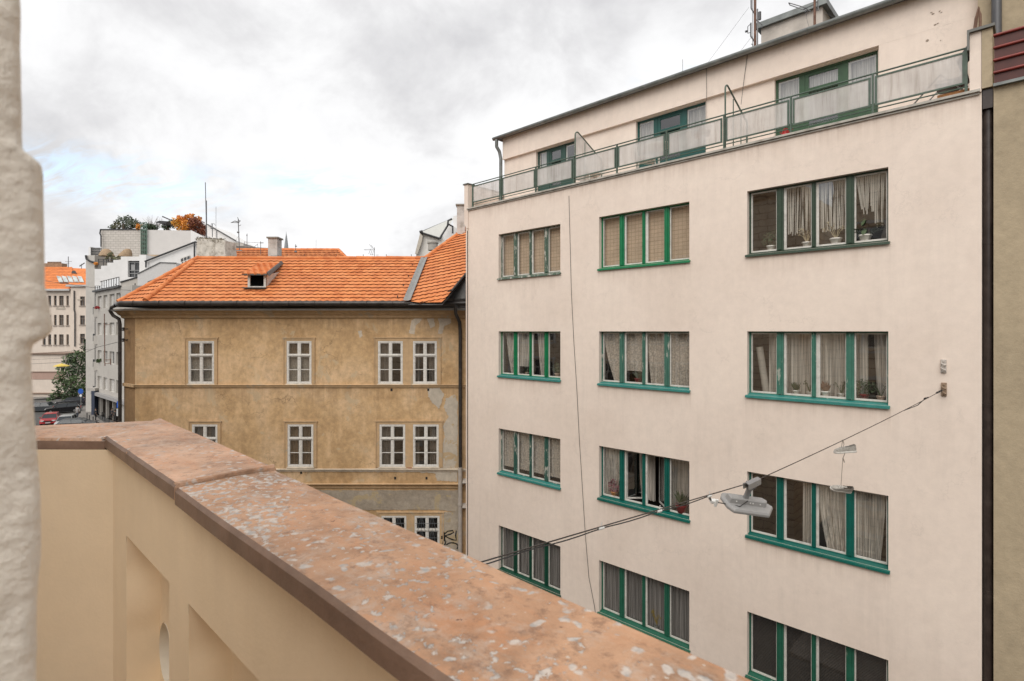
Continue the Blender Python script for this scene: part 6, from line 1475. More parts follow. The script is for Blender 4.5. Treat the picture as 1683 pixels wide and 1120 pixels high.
# ---- orange roof behind, with masts
rb = froot('rear_house', 460, 32, 'house behind with a second orange tiled roof, its grey coping and a low wall', 'house')
m = MB(FR); Z0 = ZG(431, 30.5)
def tp(x, y, d): return px(x, y, d)
y0_ = 31.0
pA, pB, pC, pD = tp(368, 430, 31), tp(575, 430, 31), tp(556, 413.5, 33), tp(372, 409.5, 33)
pB.z = pA.z; pC.z = pD.z = (pC.z + pD.z) / 2 + .03
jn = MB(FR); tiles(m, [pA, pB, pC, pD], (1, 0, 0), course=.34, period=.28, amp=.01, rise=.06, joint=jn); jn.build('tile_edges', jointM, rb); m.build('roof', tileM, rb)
m = MB(FR); dn = Vector((0, 0, -.05)); m.quad(pA + dn, pB + dn, pC + dn, pD + dn); m.box(pA.x, pB.x, 31, 36, 5, pA.z - .05); m.build('wall', ochre, rb)
m = MB(FR); ridge_tiles(m, pD, pC, .09, .38); ridge_tiles(m, pB, pC, .09, .38); m.build('ridge_tiles', tileM, rb, smooth=60)
m = MB(FR); fpoly(m, [(370, 403.5), (412, 406.5), (456, 408.5), (490, 411), (490, 413.5), (370, 408)], 33.4, .3); m.build('roof_coping', mat('coping_dark', (.16, .15, .14), rough=.8), rb)
m = MB(FR); fpoly(m, [(370, 396.5), (400, 400), (400, 405), (370, 404)], 36, 2); m.build('low_wall', dirtyw, rb)
m = MB(FR); fpoly(m, [(336, 367), (341, 369), (388, 396), (388, 410), (330, 410), (330, 372)], 95, 8); w_ = m.build('end_wall', whitewall, wbk)
m = MB(FR); m.tube([px(341, 369, 94.8), px(388, 396, 94.8)], .1, 5); m.build('wall_coping', darkmetal, w_)

# ---- church spire
sp = froot('church_spire', 470.5, 330, 'grey pointed church spire far off beyond the orange roofs', 'spire'); q = MB(FR); d = 330; cxp = XG(470.5, d)
q.loft([[Vector((cxp + r_ * math.cos(math.pi * i / 4 + .4), d + r_ * math.sin(math.pi * i / 4 + .4), z)) for i in range(8)] for r_, z in ((1.25, ZG(409, d)), (1.0, ZG(402, d)), (.55, ZG(392, d)), (.12, ZG(384, d)))]); q.build('spire', mat('slate_grey', (.24, .25, .26), rough=.6, var=.2, scale=.5), sp)
q = MB(FR); q.tube([(cxp, d, ZG(384.5, d)), (cxp, d, ZG(381, d))], [.12, .04], 5); q.build('finial', darkmetal, sp)
q = MB(FR); q.box(cxp - 2.4, cxp + 2.4, d - 2.4, d + 2.4, 0, ZG(409, d)); q.build('tower', mat('tower_stone', (.3, .27, .23), rough=.9, var=.2, scale=.5), sp)

# ---- masts and aerials
am = mat('aerial_metal', (.14, .14, .145), rough=.5, metal=.5); rustm = mat('rusty_mast', (.16, .085, .06), rough=.8, var=.4, scale=10)
def mast(x, y0, y1, d, label, parts=(), r=.02, m_=am, name='aerial_mast', xt=None, group='masts and aerials on the roofs'):
    rt_ = froot(name, x, d, label, 'aerial', group, z=ZG(y1, d)); q = MB(FR); q.tube([px(x, y1, d), px(xt if xt is not None else x, y0, d)], r, 6); q.build('mast', m_, rt_)
    q = MB(FR)
    for seg in parts:
        rr = r * .6
        if len(seg) == 5: rr = seg[4]; seg = seg[:4]
        q.tube([px(seg[0], seg[1], d), px(seg[2], seg[3], d)], rr, 5)
    q.build('aerial_elements', m_, rt_); return rt_
mast(339.5, 300, 393, 45, 'tallest thin mast rising beside the orange roof tree', [(339, 330, 339.4, 392, .05)], .03, xt=337.5)
mast(355, 340, 392, 45, 'very thin straight rod right of the tallest mast', [], .013)
mast(349, 368, 390, 44, 'short pole topped by a small wire loop above the chimney block', [(347, 368, 352, 368), (347, 368, 347, 376), (352, 368, 354, 371), (346.5, 375.5, 350.5, 375.5, .05), (356.5, 378, 356.5, 391, .03), (353, 378, 358, 378)], .03)
mast(393.5, 361, 412, 31.5, 'television aerial with a swept reflector on a leaning pole above the second orange roof', [(379.5, 366.5, 386, 363.5, .02), (386, 363.5, 393, 365.5, .03), (381, 366, 393, 366.5, .02), (390.5, 357.5, 393, 364, .018), (390, 382, 393, 382, .05), (392, 363.5, 395, 363.5, .035), (388, 412.5, 398, 412.5, .04), (393, 387, 383, 403, .004), (396, 370, 392, 372)], .025, xt=391.5)
mast(406, 384.5, 406, 33, 'thin pole left of the crossbar aerial over the second orange roof', [(402, 398, 428, 399.5), (405, 387, 406.6, 387, .03), (402, 397, 402, 403)], .018)
mast(428.5, 397, 419, 31.5, 'short crossbar aerial left of the whitewashed chimney', [(427, 399.5, 433, 399.5, .025), (418, 406, 424, 401), (423, 402, 424.5, 408)], .018)
mast(486, 402, 416, 31.5, 'stubby pole with a little box between spire and chimney', [(485, 405, 488, 405, .03), (484, 414, 488, 414, .04)], .018)
mast(519.5, 394, 412, 34, 'hair thin rod over the middle of the orange ridge', [], .006)
mast(615.5, 407, 424, 22.6, 'comb shaped television aerial on the orange ridge at the right', [(598, 410.5, 615.5, 409.5), (606, 418, 609, 410), (609, 419, 612, 410), (612, 419.5, 615, 409), (607, 402, 612, 408), (610, 403, 614, 409), (608, 419, 614, 419), (618, 419.5, 622, 419.5), (599, 411.5, 611, 411.2, .004)], .012)
# mast cluster on the pink block, left of the hut and right
def wmast(xp, yb, yt, Y, label, segs, r, m_):
    p0, p1 = on_y(xp, yb, Y), on_y(xp, yt, Y); rt_ = root('aerial_mast', p0, label, 'aerial', 'masts and aerials on the roofs'); q = MB(); q.tube([p0, p1], r, 8); q.build('mast', m_, rt_, smooth=60); q = MB()
    for s in segs: q.tube([on_y(s[0], s[1], Y - .01), on_y(s[2], s[3], Y - .01)], s[4] if len(s) > 4 else r * .45, 5)
    q.build('aerial_elements', am, rt_)
Ym = YP + 1.2
wmast(1241, 82, -60, Ym, 'rusty mast cluster with antennas on the flat roof, left of the roof hut', [(1245, 80, 1245, 15, .018), (1237, 82, 1237, -60, .008), (1234.5, -20, 1234.5, 14, .018), (1234.5, 14, 1241, 25, .018), (1234, 38, 1234, 60, .02), (1234, 60, 1240, 69, .02), (1229, 44, 1233.5, 40, .01), (1226.5, 51, 1226.6, 53, .035), (1229, 55, 1233, 54, .01), (1229, 44, 1229, 55, .01), (1248.5, 20, 1248.5, 33, .04), (1243, 33, 1252, 41, .015), (1252, 41, 1252.5, 46, .012), (1237, 73, 1238, 82, .012), (1235, 73, 1237, 73, .012)], .035, rustm)
wmast(1339, 47, -40, Ym, 'rusty mast carrying a long looped aerial in front of the roof hut', [(1296, 5, 1298, 8, .012), (1296.5, 5, 1324, 13, .012), (1298, 8.5, 1321, 16.5, .012), (1321, 16, 1324, 13, .02), (1324, 14, 1333, 19.5, .012), (1322, 15, 1337, 8, .012), (1323.5, 18, 1325, 20, .03), (1327, 19, 1325, 28, .006), (1325, 28, 1330, 46, .004), (1344.5, 18, 1344.5, -30, .015), (1337, 4, 1345, 4, .01), (1340, 6, 1342, 18, .008)], .03, rustm)
wmast(1122, 118, 98, YP + .4, 'short thin rod on the gutter of the pink block', [], .006, am)
# guy wires
for a, b, l in (((1231, 12), (1160, 108), 'long thin guy wire slanting down left of the rusty mast cluster'), ((1236, 60), (1205, 100), 'short thin guy wire low beside the rusty mast cluster'), ((1355, 20), (1376, 32), 'thin guy wire from the right end of the roof hut')):
    m = MB(); m.tube([on_y(a[0], a[1], Ym), on_y(b[0], b[1], Ym)], .0035, 4); tag(m.build('guy_wire', am), l, 'wire', 'guy wires of the masts')

# ---- white gabled house top right
gh = froot('gabled_house', 720, 36, 'white house with steep pale gables and dark gutters rising behind the right roof wing', 'house')
m = MB(FR); palew = mat('bright_gable', (.70, .68, .64), rough=.8, var=.05); d = 36
fpoly(m, [(684, 416), (691.5, 383), (723, 393), (745, 400), (745, 440), (684, 440)], d, 3); m.build('wall', palew, gh)
m = MB(FR); m.quad(px(691, 382, d - .1), px(723, 392.5, d - .1), px(737, 364, d + 3), px(700, 379, d + 3)); m.quad(px(691, 382, d - .1), px(738, 363.5, d + 3), px(748, 357, d + 3), px(723, 392.5, d - .1)); m.build('roof', mat('pale_sheet_roof', (.50, .50, .47), rough=.5, var=.05), gh)
m = MB(FR); fpoly(m, [(723, 393), (737, 366), (745, 372), (752, 376), (752, 402), (722, 402)], d + .4, 2.6); fpoly(m, [(745, 356), (756, 352), (756, 385), (745, 380)], d + .9, 2); m.build('dormer_gable', whitewall, gh)
m = MB(FR); m.tube([px(691, 382.5, d - .2), px(722.5, 392.5, d - .2)], .07, 6); m.tube([px(722.5, 392.5, d - .2), px(737, 369, d - .1)], .07, 6); m.tube([px(737, 369, d - .2), px(744, 372.5, d - .2), px(744, 384, d - .2)], .06, 6); m.tube([px(690, 383, d - .2), px(695, 381.5, d - .2)], .13, 6); m.tube([px(691, 382, d), px(736, 363, d + 3)], .04, 5); m.tube([px(736, 370, d - .2), px(736.5, 363, d - .2), px(743, 360, d - .2)], .07, 6); m.build('gutter', darkmetal, gh)
m = MB(FR); m.prism([px(682, 417, d - .3), px(690.5, 383.5, d - .3), px(694.5, 388, d - .3), (px(693.5, 396, d - .3)), px(686, 418, d - .3)], (0, .25, 0)); m.build('gable_moulding', mat('beige_moulding', (.48, .44, .38), rough=.8), gh)
m = MB(FR); m.cyl(px(711.5, 412, 30), px(711.5, 399.5, 30), .27, .27, 14); m.lathe(px(711.5, 400.5, 30), [(.31, 0), (.31, .08), (.2, .12)], 14); tag(m.build('roof_vent', mat('stone_grey', (.36, .34, .31), rough=.8, var=.2), smooth=50), 'short round grey vent pipe behind the right roof wing below the white gables', 'vent')

# ---- cream corner house at the far left
cl = froot('corner_house', 110, 122, 'cream stucco house with orange roof and skylights at the far end of the street', 'house')
d = 122; PC = lambda a, z, dd: (a, d + dd, z)
hl = [(XG(a, d), XG(b, d), ZG(y1, d), ZG(y0, d)) for a, b in ((70, 75), (79, 84), (88.5, 93), (97, 104.5), (109, 113)) for y0, y1 in ((486.5, 502.5), (518, 535), (550, 567), (582, 599))]
hr = [(XG(a, d), XG(b, d), ZG(y1, d), ZG(y0, d)) for a, b in ((136, 144),) for y0, y1 in ((488, 503), (519, 534), (549, 565), (580, 596))]
m = MB(FR); wall(m, XG(30, d), XG(121, d), 0, ZG(478, d), hl, PC, .4); m.build('wall', creamwall, cl)
PC2 = lambda a, z, dd: (a, d - .8 + dd, z)
m = MB(FR); wall(m, XG(121, d), XG(170, d), 0, ZG(470, d), hr, PC2, .4); m.quad((XG(121, d), d - .8, 0), (XG(121, d), d + 5, 0), (XG(121, d), d + 5, ZG(470, d)), (XG(121, d), d - .8, ZG(470, d))); m.build('wall', creamwall, cl)
for dd, hs in ((0, hl), (-.8, hr)):
    for a, b, c, e in hs:
        q = MB(FR); q.box(a, b, d + dd + .3, d + dd + .34, c, e); wn = q.build('window', farglass, cl)
        q = MB(FR); xm = (a + b) / 2; fw = .11
        if b - a > .7: q.box(xm - .07, xm + .07, d + dd + .2, d + dd + .27, c, e)
        q.box(a, b, d + dd + .2, d + dd + .27, c + (e - c) * .62, c + (e - c) * .62 + .1); q.box(a, a + fw, d+dd+.2, d+dd+.27, c, e); q.box(b - fw, b, d+dd+.2, d+dd+.27, c, e); q.build('frame', mat('brown_frame', (.22, .17, .13), rough=.7), wn)
        q = MB(FR); q.box(a - .15, b + .15, d + dd - .15, d + dd - .001, c - .2, c); q.build('sill', mat('stone_sill', (.35, .3, .26), rough=.8), wn)
m = MB(FR); m.box(XG(30, d), XG(118.5, d), d - .8, d + .0, ZG(478.5, d), ZG(475.5, d)); m.box(XG(115, d), XG(170, d), d - 1.2, d - .81, ZG(472, d), ZG(469, d)); m.build('cornice', mat('pale_cornice', (.48, .47, .46), rough=.7), cl)
m = MB(FR); a_, b_, c_, e_ = px(30, 475, d - .8), px(119, 475, d - .8), px(119, 440.6, d + 7), px(30, 432, d + 7); c_.z = e_.z = ZG(439, d + 7)
m.quad(a_, b_, c_, e_); m.quad(px(113, 472, d - .9), px(170, 472, d - .9), px(170, 443, d + 7), px(113, 440.6, d + 7)); 
rf = m.build('roof', flatorange, cl)
m = MB(FR); n = 14
for i in range(1, n): 
    p, q_ = a_.lerp(e_, i / n), b_.lerp(c_, i / n); m.prism([p, q_, q_ + Vector((0, .05, .03)), p + Vector((0, .05, .03))], (0, 0, .06))
m.build('tile_course', mat('far_tile_edge', (.32, .10, .04), rough=.8), rf)
m = MB(FR)
for x0 in (96, 104.5, 113, 121.5, 130):
    p = [px(x0 + 3, 466, d + 1.2), px(x0 + 10.5, 466.5, d + 1.2), px(x0 + 6.5, 457.5, d + 3.2), px(x0 - 1, 456, d + 3.2)]; m.prism([q_ + Vector((0, -.35, .2)) for q_ in p], (0, -.05, .12))
m.build('skylight', mat('skylight_glass', (.42, .46, .45), rough=.1, var=.4, scale=.8), rf)
m = MB(FR); fpoly(m, [(117, 449.5), (126, 450), (123, 445), (119, 445)], d + 4.4, .1); m.build('skylight', farglass, rf)
m = MB(FR); fbox(m, 60, 102, 433, 440, d + 7, 1.5)
for i in range(9): x = 79 + i * 2.6; m.tube([px(x, 433.5, d + 7.5), px(x, 430.5, d + 7.5)], .14, 6)
m.build('chimney', mat('brown_brick', (.30, .19, .12), rough=.9, var=.3, scale=2), rf)
m = MB(FR); m.tube([px(121.8, 478, d - 1), px(121.8, 510, d - 1), px(123, 514, d - 1), px(123, 570, d - 1)], .12, 5); m.build('downpipe', darkmetal, cl)
m = MB(FR); fbox(m, 127, 134, 492, 494, d - .85, .05); fbox(m, 92, 107, 506.5, 509, d - .06, .05); fbox(m, 93, 95, 503.5, 507, d - .07, .05); fbox(m, 103, 106, 503.5, 507, d - .07, .05); m.build('stucco_ornament', mat('dark_stucco', (.42, .37, .31), rough=.9), cl)
mast(112.3, 422, 440, 125, 'thin television aerial above the far cream corner house', [(107, 430, 118, 430), (109, 433, 114, 433)], .07)
mast(134, 434, 442, 125, 'tilted satellite arm aerial on the far orange ridge', [(131, 438, 139, 432.5, .12), (131, 438, 131.5, 435)], .06)
# low building in front
lb = froot('low_building', 84, 104, 'low cream building with a brown band behind the street tree', 'building'); m = MB(FR); d = 104
fbox(m, 40, 107, 583, 700, d, 8); m.build('wall', creamwall, lb)
m = MB(FR); fbox(m, 40, 106, 612, 624, d - .04, .03); m.build('painted_band', mat('rosy_band', (.40, .27, .22), rough=.9, var=.1), lb)
m = MB(FR); fbox(m, 40, 107.5, 581, 583, d - .3, 8); fbox(m, 40, 106, 611, 612, d - .15, .14); fbox(m, 40, 106, 646, 648, d - .25, .24); m.build('ledge', mat('brown_ledge', (.22, .15, .11), rough=.8), lb)
m = MB(FR)
for x in (64, 80, 96): fbox(m, x, x + 1.2, 655, 680, d - .3, .2)
m.build('bay_post', darkmetal, lb)
m = MB(FR); fbox(m, 40, 106, 652, 684, d - .02, .015); m.build('shopfront', mat('pale_shopfront', (.45, .42, .38), rough=.6, var=.2, scale=.5), lb)

# ---- street trees
foliage_tree(121, 94, [(112, 592, 10), (124, 588, 12), (136, 583, 11), (142, 571, 8), (144, 560, 7), (147, 592, 11), (96, 622, 9), (104, 610, 11), (118, 606, 13), (132, 604, 13), (144, 612, 12), (100, 634, 11), (114, 628, 14), (130, 626, 14), (144, 632, 12), (92, 648, 7), (104, 646, 10), (118, 646, 12), (132, 645, 11), (145, 648, 9), (86, 654, 5), (110, 658, 7), (80, 657, 3.5)],
             'large dark green street tree in leaf between the parked cars and the cream houses', 'tree', [Lg1, Lg2], 'street_tree', .24, .22, [(120, 625), (118, 645), (118, 662), (118, 672)], seed=21, z0=0)
# pavement, kerb
m = MB(FR); d0 = 62; m.prism([px(140, 700, 1), ] * 0 or [Vector((XG(165, 90), 92, .004)), Vector((XG(160, 84), 83, .004)), Vector((XG(200, 66), 66, .004)), Vector((XG(150, 60), 60, .004)), Vector((XG(126, 78), 78, .004)), Vector((XG(138, 92), 92, .004))], (0, 0, .12)); m.build('pavement', pav, kind='structure')
m = MB(FR); m.prism([Vector((XG(40, 100), 100, .004)), Vector((XG(150, 108), 108, .004)), Vector((XG(150, 103.9), 103.9, .004)), Vector((XG(40, 103.9), 103.9, .004))][::1], (0, 0, .12)); m.build('pavement', pav, kind='structure')

# ---- cars
tyre = mat('tyre_rubber', (.02, .02, .02), rough=.9); rim = mat('alloy_rim', (.4, .4, .4), rough=.3, metal=.8); carglass = mat('car_glass', (.03, .035, .04), rough=.06, var=.2); lightm = mat('headlight_glass', (.6, .6, .58), rough=.1); plate = mat('number_plate', (.6, .6, .6), rough=.5)
def car(x, d, rz, col, label, L=4.1, W=1.75, H=1.5, hatch=True, name='parked_car', rough=.25):
    loc = FR @ Vector((XG(x, d), d, .004)); T = Matrix.Translation(loc) @ Matrix.Rotation(TH + rz, 4, 'Z'); r = root(name, loc, label, 'car', 'cars parked along the street', rz=TH + rz)
    hl_ = L / 2; bm_ = mat('paint_' + label.split()[0], col, rough=rough, var=.05, scale=1, metal=.1)
    prof_ = [(-hl_, .35), (-hl_ + .05, .62), (-hl_ + .12, .82), (-hl_ + 1.05, .95), (hl_ - .25, .98), (hl_ - .04, .85), (hl_, .6), (hl_ - .03, .33), (hl_ - .35, .22), (-hl_ + .3, .22)]
    def rg(y, s): return [Vector((p * (1 - (1 - s) * .06), y, .22 + (z - .22) * (s if z > .5 else 1))) for p, z in prof_]
    q = MB(T); q.loft([rg(-W/2 + .0, .90), rg(-W/2 + .06, .985), rg(-W/4, 1.0), rg(W/4, 1.0), rg(W/2 - .06, .985), rg(W/2, .90)]); body = q.build('body', bm_, r, smooth=35)
    x0, x1, x2, x3 = -hl_ + .95, -hl_ + 1.6, hl_ - .9 + (.35 if hatch else 0), hl_ - .2 + (0 if hatch else -.3)
    def cab(z, a, b, w_): return [Vector((a, -w_, z)), Vector((b, -w_, z)), Vector((b, w_, z)), Vector((a, w_, z))]
    q = MB(T); q.loft([cab(.93, x0, x3, W/2 - .06), cab(H - .08, x1, x2, W/2 - .22)]); q.build('windows', carglass, r)
    q = MB(T); q.loft([cab(H - .085, x1 - .04, x2 + .04, W/2 - .20), cab(H - .02, x1 + .05, x2 - .05, W/2 - .26), cab(H, x1 + .25, x2 - .2, W/2 - .4)]); 
    for sy in (-1, 1):
        for a, b in ((x0 + .02, x1), ((x0 + x3)/2 + .05, (x1 + x2)/2 + .05), (x3 - .02, x2)): q.tube([(a, sy * (W/2 - .065), .93), (b, sy * (W/2 - .215), H - .08)], .03, 5)
    q.build('roof', bm_, r, smooth=40)
    for sx in (-1, 1):
        for sy in (-1, 1):
            c = Vector((sx * (hl_ - .72), sy * (W/2 - .10), .31)); q = MB(T); q.tube([c + Vector((0, -.1, 0)), c + Vector((0, .1, 0))], .31, 18); w_ = q.build('wheel', tyre, r, smooth=40); q = MB(T); q.tube([c + Vector((0, sy * .101, 0)), c + Vector((0, sy * .108, 0))], .19, 12); q.build('rim', rim, w_)
    for sy in (-1, 1):
        q = MB(T); q.bbox(-hl_ - .0, -hl_ + .16, sy * (W/2 - .30) - .18, sy * (W/2 - .30) + .18, .60, .76, .04); q.build('headlight', lightm, r)
        q = MB(T); q.bbox(hl_ - .10, hl_ + .01, sy * (W/2 - .16) - .1, sy * (W/2 - .16) + .1, .62, .86, .03); q.build('tail_light', redp, r)
        q = MB(T); q.bbox(x0 + .3, x0 + .42, sy * (W/2 + .02), sy * (W/2 + .18), .93, 1.07, .03); q.build('wing_mirror', bm_, r)
    q = MB(T); q.box(-hl_ - .012, -hl_ + .02, -.26, .26, .38, .49); q.build('number_plate', plate, r)
    q = MB(T); q.box(-hl_ - .01, -hl_ + .05, -.5, .5, .55, .68); q.build('grille', tyre, r); return r
car(83, 74.5, math.radians(122), (.36, .02, .025), 'red small hatchback parked nose to the viewer, beside the near wall edge', L=3.9)
car(109, 72.5, math.radians(118), (.34, .35, .35), 'silver grey car with a white roof parked just right of the red one', L=4.2)
car(128, 70.8, math.radians(200), (.05, .055, .06), 'dark grey car of which only the roof shows above the balcony coping', L=4.2, H=1.38)
car(66, 86, math.radians(15), (.04, .14, .11), 'dark green car partly hidden behind the near wall', L=4.2, hatch=False)
car(104, 85, math.radians(35), (.012, .012, .014), 'black car in the shade under the street tree', L=4.3)
car(118, 93, math.radians(30), (.05, .05, .055), 'charcoal car parked beside the trunk of the street tree', L=4.2)
car(141, 97, math.radians(20), (.018, .02, .028), 'navy car farthest away, in front of the cream shopfront', L=4.3, hatch=False)

# ---- people
skin = mat('skin_tone', (.45, .27, .19), rough=.6); hairm = mat('brown_hair', (.04, .025, .018), rough=.8)
def skinmesh(name, pts, edges, rad, parent, m_, T):
    inv = mworld(parent).inverted(); me = bpy.data.meshes.new(name); me.from_pydata([inv @ (T @ Vector(p)) for p in pts], edges, []); me.materials.append(m_)
    o = bpy.data.objects.new(name, me); COL.objects.link(o); o.parent = parent; ROOTM[o.name] = mworld(parent)
    md = o.modifiers.new('skin', 'SKIN'); sv = me.skin_vertices[0].data if me.skin_vertices else None
    for i, r_ in enumerate(rad): sv[i].radius = (r_, r_ * (1 if not isinstance(r_, tuple) else 1)); sv[i].use_root = (i == 0)
    s2 = o.modifiers.new('sub', 'SUBSURF'); s2.levels = 1; s2.render_levels = 1; return o
def person(x, d, rz, top, bottom, label, bag=False, stride=.18, skirt=False):
    loc = FR @ Vector((XG(x, d), d, .13)); T = Matrix.Translation(loc) @ Matrix.Rotation(TH + rz, 4, 'Z'); r = root('person', loc, label, 'person', 'people on the pavement', rz=TH + rz); s = stride
    P = [(0, 0, .95), (0, 0, 1.15), (0, 0, 1.38), (0, 0, 1.50), (0, -.02, 1.60), (0, -.03, 1.70),
         (.18, 0, 1.42), (.25, .04 - s * .3, 1.14), (.26, -.08 - s * .3, .90), (.26, -.12 - s*.3, .80), (-.18, 0, 1.42), (-.25, .04 + s * .3, 1.14), (-.26, -.02 + s * .5, .90), (-.26, -.04 + s*.5, .80),
         (.09, 0, .90), (.10, -s * .9, .50), (.10, -s * 1.0, .07), (.10, -s - .16, .04), (-.09, 0, .90), (-.10, s * .2, .50), (-.10, s * 1.3, .09), (-.10, s * 1.2 - .16, .04)]
    E_ = [(0,1),(1,2),(2,3),(3,4),(4,5),(2,6),(6,7),(7,8),(8,9),(2,10),(10,11),(11,12),(12,13),(0,14),(14,15),(15,16),(16,17),(0,18),(18,19),(19,20),(20,21)]
    Rr = [.13, .13, .13, .05, .085, .07, .055, .042, .034, .03, .055, .042, .034, .03, .085, .058, .038, .035, .085, .058, .038, .035]
    skinmesh('body', P, E_, Rr, r, skin, T)
    skinmesh('jacket', P[0:3] + [P[6], P[7], P[8], P[10], P[11], P[12], (0, 0, .84)], [(0,1),(1,2),(2,3),(3,4),(4,5),(2,6),(6,7),(7,8),(0,9)], [.165, .165, .16, .085, .065, .05, .085, .065, .05, .17], r, top, T)
    skinmesh('trousers', [P[0], P[14], P[15], P[16], P[18], P[19], P[20]], [(0,1),(1,2),(2,3),(0,4),(4,5),(5,6)], [.15, .105, .075, .06, .105, .075, .06], r, bottom, T)
    q = MB(T); q.lathe((0, -.015, 1.62), [(.095, -.04), (.105, .03), (.09, .10), (.05, .135)], 12); q.build('hair', hairm, r, smooth=60)
    if bag: q = MB(T); q.bbox(.28, .36, -.2, .12, .62, .86, .03); q.tube([(.3, -.04, .86), (.28, -.06, 1.0), (.3, .0, .86)], .01, 4); tag(q.build('handbag', tyre), 'dark bag carried by the person in the grey top', 'bag')
cl_ = lambda n, c: mat(n, c, rough=.9, var=.15)
person(127.5, 79, math.radians(10), cl_('grey_shirt', (.34, .33, .32)), cl_('dark_jeans', (.04, .045, .06)), 'person in a light grey top and dark trousers walking between the parked cars', bag=True)
person(157, 76.5, math.radians(170), cl_('black_coat', (.015, .015, .017)), cl_('black_trousers', (.02, .02, .022)), 'person in a black coat walking in front of the navy pillar', stride=.12)
person(184, 76.5, math.radians(150), cl_('dark_jacket', (.025, .025, .03)), cl_('black_trousers', (.02, .02, .02)), 'person in a dark jacket standing by the shop left of the parking sign', stride=.06)
person(189, 75.2, math.radians(30), cl_('charcoal_jacket', (.05, .045, .045)), cl_('black_trousers', (.02, .02, .02)), 'person in a charcoal jacket right beside the pole of the parking sign', stride=.08)
person(138, 91, math.radians(190), cl_('navy_jacket', (.02, .022, .035)), cl_('black_trousers', (.02, .02, .02)), 'person in navy clothes farther off under the street tree', stride=.2)

# ---- signs, bollards, lamp and wires
signblue = mat('sign_blue', (.015, .09, .42), rough=.4, var=.03); signwhite = mat('sign_white', (.75, .75, .75), rough=.4, var=.03)
d = 70; ps = froot('parking_sign', 195.5, d, 'blue parking sign with a white P above a white plate, by the ochre house', 'sign')
m = MB(FR); fbox(m, 191.8, 199.2, 660, 670.6, d, .03); sg = m.build('sign_panel', signblue, ps)
m = MB(FR); cxp, czp, u_ = XG(195.5, d), ZG(665.3, d), .28
yy = d - .012
def flat(a, b, c, e): m.box(cxp + a, cxp + b, yy - .004, yy, czp + c, czp + e)
flat(-.12, -.04, -.30, .30); flat(-.04, .08, .22, .30); flat(-.04, .08, -.03, .05)
m.prism([(cxp + .08, yy, czp + .30), (cxp + .15, yy, czp + .25), (cxp + .165, yy, czp + .13), (cxp + .15, yy, czp + .02), (cxp + .08, yy, czp - .03), (cxp + .08, yy, czp + .05), (cxp + .10, yy, czp + .13), (cxp + .08, yy, czp + .22)], (0, -.004, 0)); m.build('letter', signwhite, sg)
m = MB(FR); fbox(m, 191.5, 199.6, 672, 684, d, .03); pl2 = m.build('info_plate', mat('plate_grey_white', (.55, .55, .54), rough=.5), ps)
m = MB(FR)
for i in range(4): fbox(m, 192.6, 198.4 - (i % 2) * 1.2, 674 + i * 2.3, 674.8 + i * 2.3, d - .01, .006)
m.build('plate_lines', mat('plate_dark', (.2, .2, .2), rough=.6), pl2)
m = MB(FR); m.tube([(cxp + .05, d + .06, 0), (cxp + .05, d + .06, ZG(659, d))], .04, 8); m.build('pole', rim, ps)
d = 88; rs = froot('round_sign', 132.5, d, 'round blue traffic sign on a thin pole under the street tree', 'sign'); m = MB(FR); c = px(132.5, 643.5, d); m.tube([c, c + Vector((0, .03, 0))], .42, 24); m.build('sign_disc', signblue, rs, smooth=40); m = MB(FR); c = px(132.5, 650.5, d); m.tube([c, c + Vector((0, .03, 0))], .2, 16); m.build('small_disc', signwhite, rs, smooth=40)
m = MB(FR); m.tube([(XG(132.5, d), d + .05, 0), (XG(132.5, d), d + .05, ZG(639, d))], .05, 8); m.build('pole', rim, rs)
bol = None
for i, (x, d) in enumerate(((147, 75), (153, 73.8), (168, 78), (172, 76.5), (179, 74.5), (143, 77))):
    loc = FR @ Vector((XG(x, d), d, .13)); lab = ['second bollard from the left by the navy pillar', 'third dark bollard from the left, nearest the black coated person', 'fourth dark bollard, first in front of the shop openings', 'fifth dark bollard, in front of the second shop opening', 'rightmost dark bollard, nearest the parking sign', 'leftmost dark bollard on the pavement edge'][i]
    if bol is None:
        bol = root('bollard', loc, lab, 'bollard', 'bollards on the pavement'); q = MB(); q.lathe(loc, [(.09, 0), (.09, .08), (.055, .12), (.05, .85), (.075, .88), (.075, .95), (.03, 1.0)], 10); q.build('bollard_post', darkmetal, bol, smooth=40)
    else: copy_tree(bol, loc, lab)
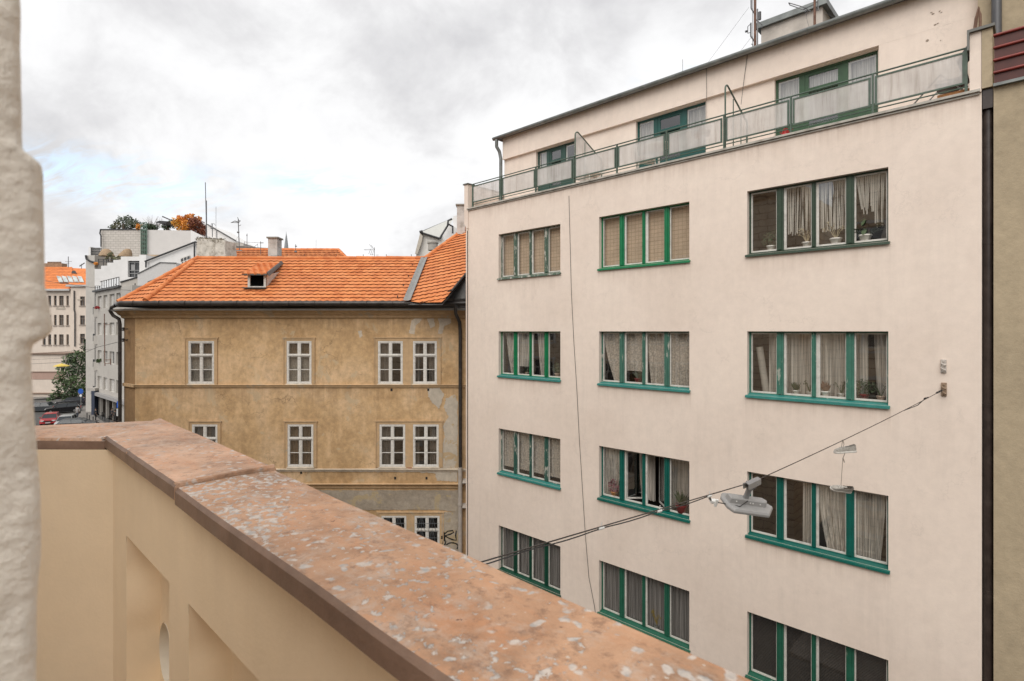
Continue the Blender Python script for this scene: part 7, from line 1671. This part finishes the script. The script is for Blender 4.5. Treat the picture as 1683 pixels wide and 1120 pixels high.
# hanging yellow topped lamp over the street
d = 42; hl2 = froot('hanging_lamp', 101, d, 'hanging street lamp with a yellow saucer shade in front of the tree', 'lamp', z=ZG(604, d)); m = MB(FR); c = px(101, 602, d)
m.lathe(c, [(.52, -.01), (.50, .02), (.30, .11), (.10, .17), (.04, .2)], 24); m.build('lamp_shade', mat('yellow_enamel', (.62, .45, .06), rough=.4), hl2, smooth=50)
m = MB(FR); m.lathe(c + Vector((0, 0, -.10)), [(.06, -.06), (.14, .0), (.16, .085)], 16); m.build('bulb_glass', lightm, hl2, smooth=50)
def owire(pts, d0, d1, label, r=.016):
    q = MB(FR); P = []; n = len(pts)
    for i, (x, y) in enumerate(pts): P.append(px(x, y, d0 + (d1 - d0) * i / (n - 1)))
    q.tube(P, r, 5); tag(q.build('overhead_wire', steel), label, 'wire', 'wires over the street')
hk = DW + .1
owire([(20, 600), (101, 596), (160, 571), (208, 559)], 43, hk + .2, 'wire from the lower hook of the ochre house to the yellow saucer lamp', .012)
owire([(30, 583), (90, 580), (150, 574)], 60, 70, 'upper thin wire crossing in front of the cream low building')
owire([(40, 592), (104, 589)], 75, 76, 'short wire just below the upper one near the tree crown')
owire([(75, 462), (145, 472), (205, 477), (245, 479)], 70, 72, 'wire passing over the far orange roof and the grey block', .03)
d = 55; sw = froot('wire_pole', 172, 62, 'thin vertical rod with brackets in front of the grey block facade', 'pole', z=ZG(600, 62)); m = MB(FR); d = 62; m.tube([px(171.5, 516, d), px(172.5, 602, d)], .05, 5); m.build('rod', rustm, sw); m = MB(FR)
for y0, x1 in ((592, 182), (598, 182)): m.tube([px(172, y0, d), px(x1, y0 - .5, d)], .035, 5)
m.tube([px(182, 590, d), px(182, 600, d)], .05, 5); m.tube([px(172, 534, d), px(181, 534, d)], .03, 5); m.build('bracket', rustm, sw)

# cloud free horizon: city beyond
m = MB(FR); m.box(-400, -40, 360, 420, 0, 9); m.box(-30, 260, 400, 460, 0, 9); tag(m.build('far_city_blocks', greywall), 'distant low grey city blocks hidden behind the roofs', 'buildings', kind='stuff')
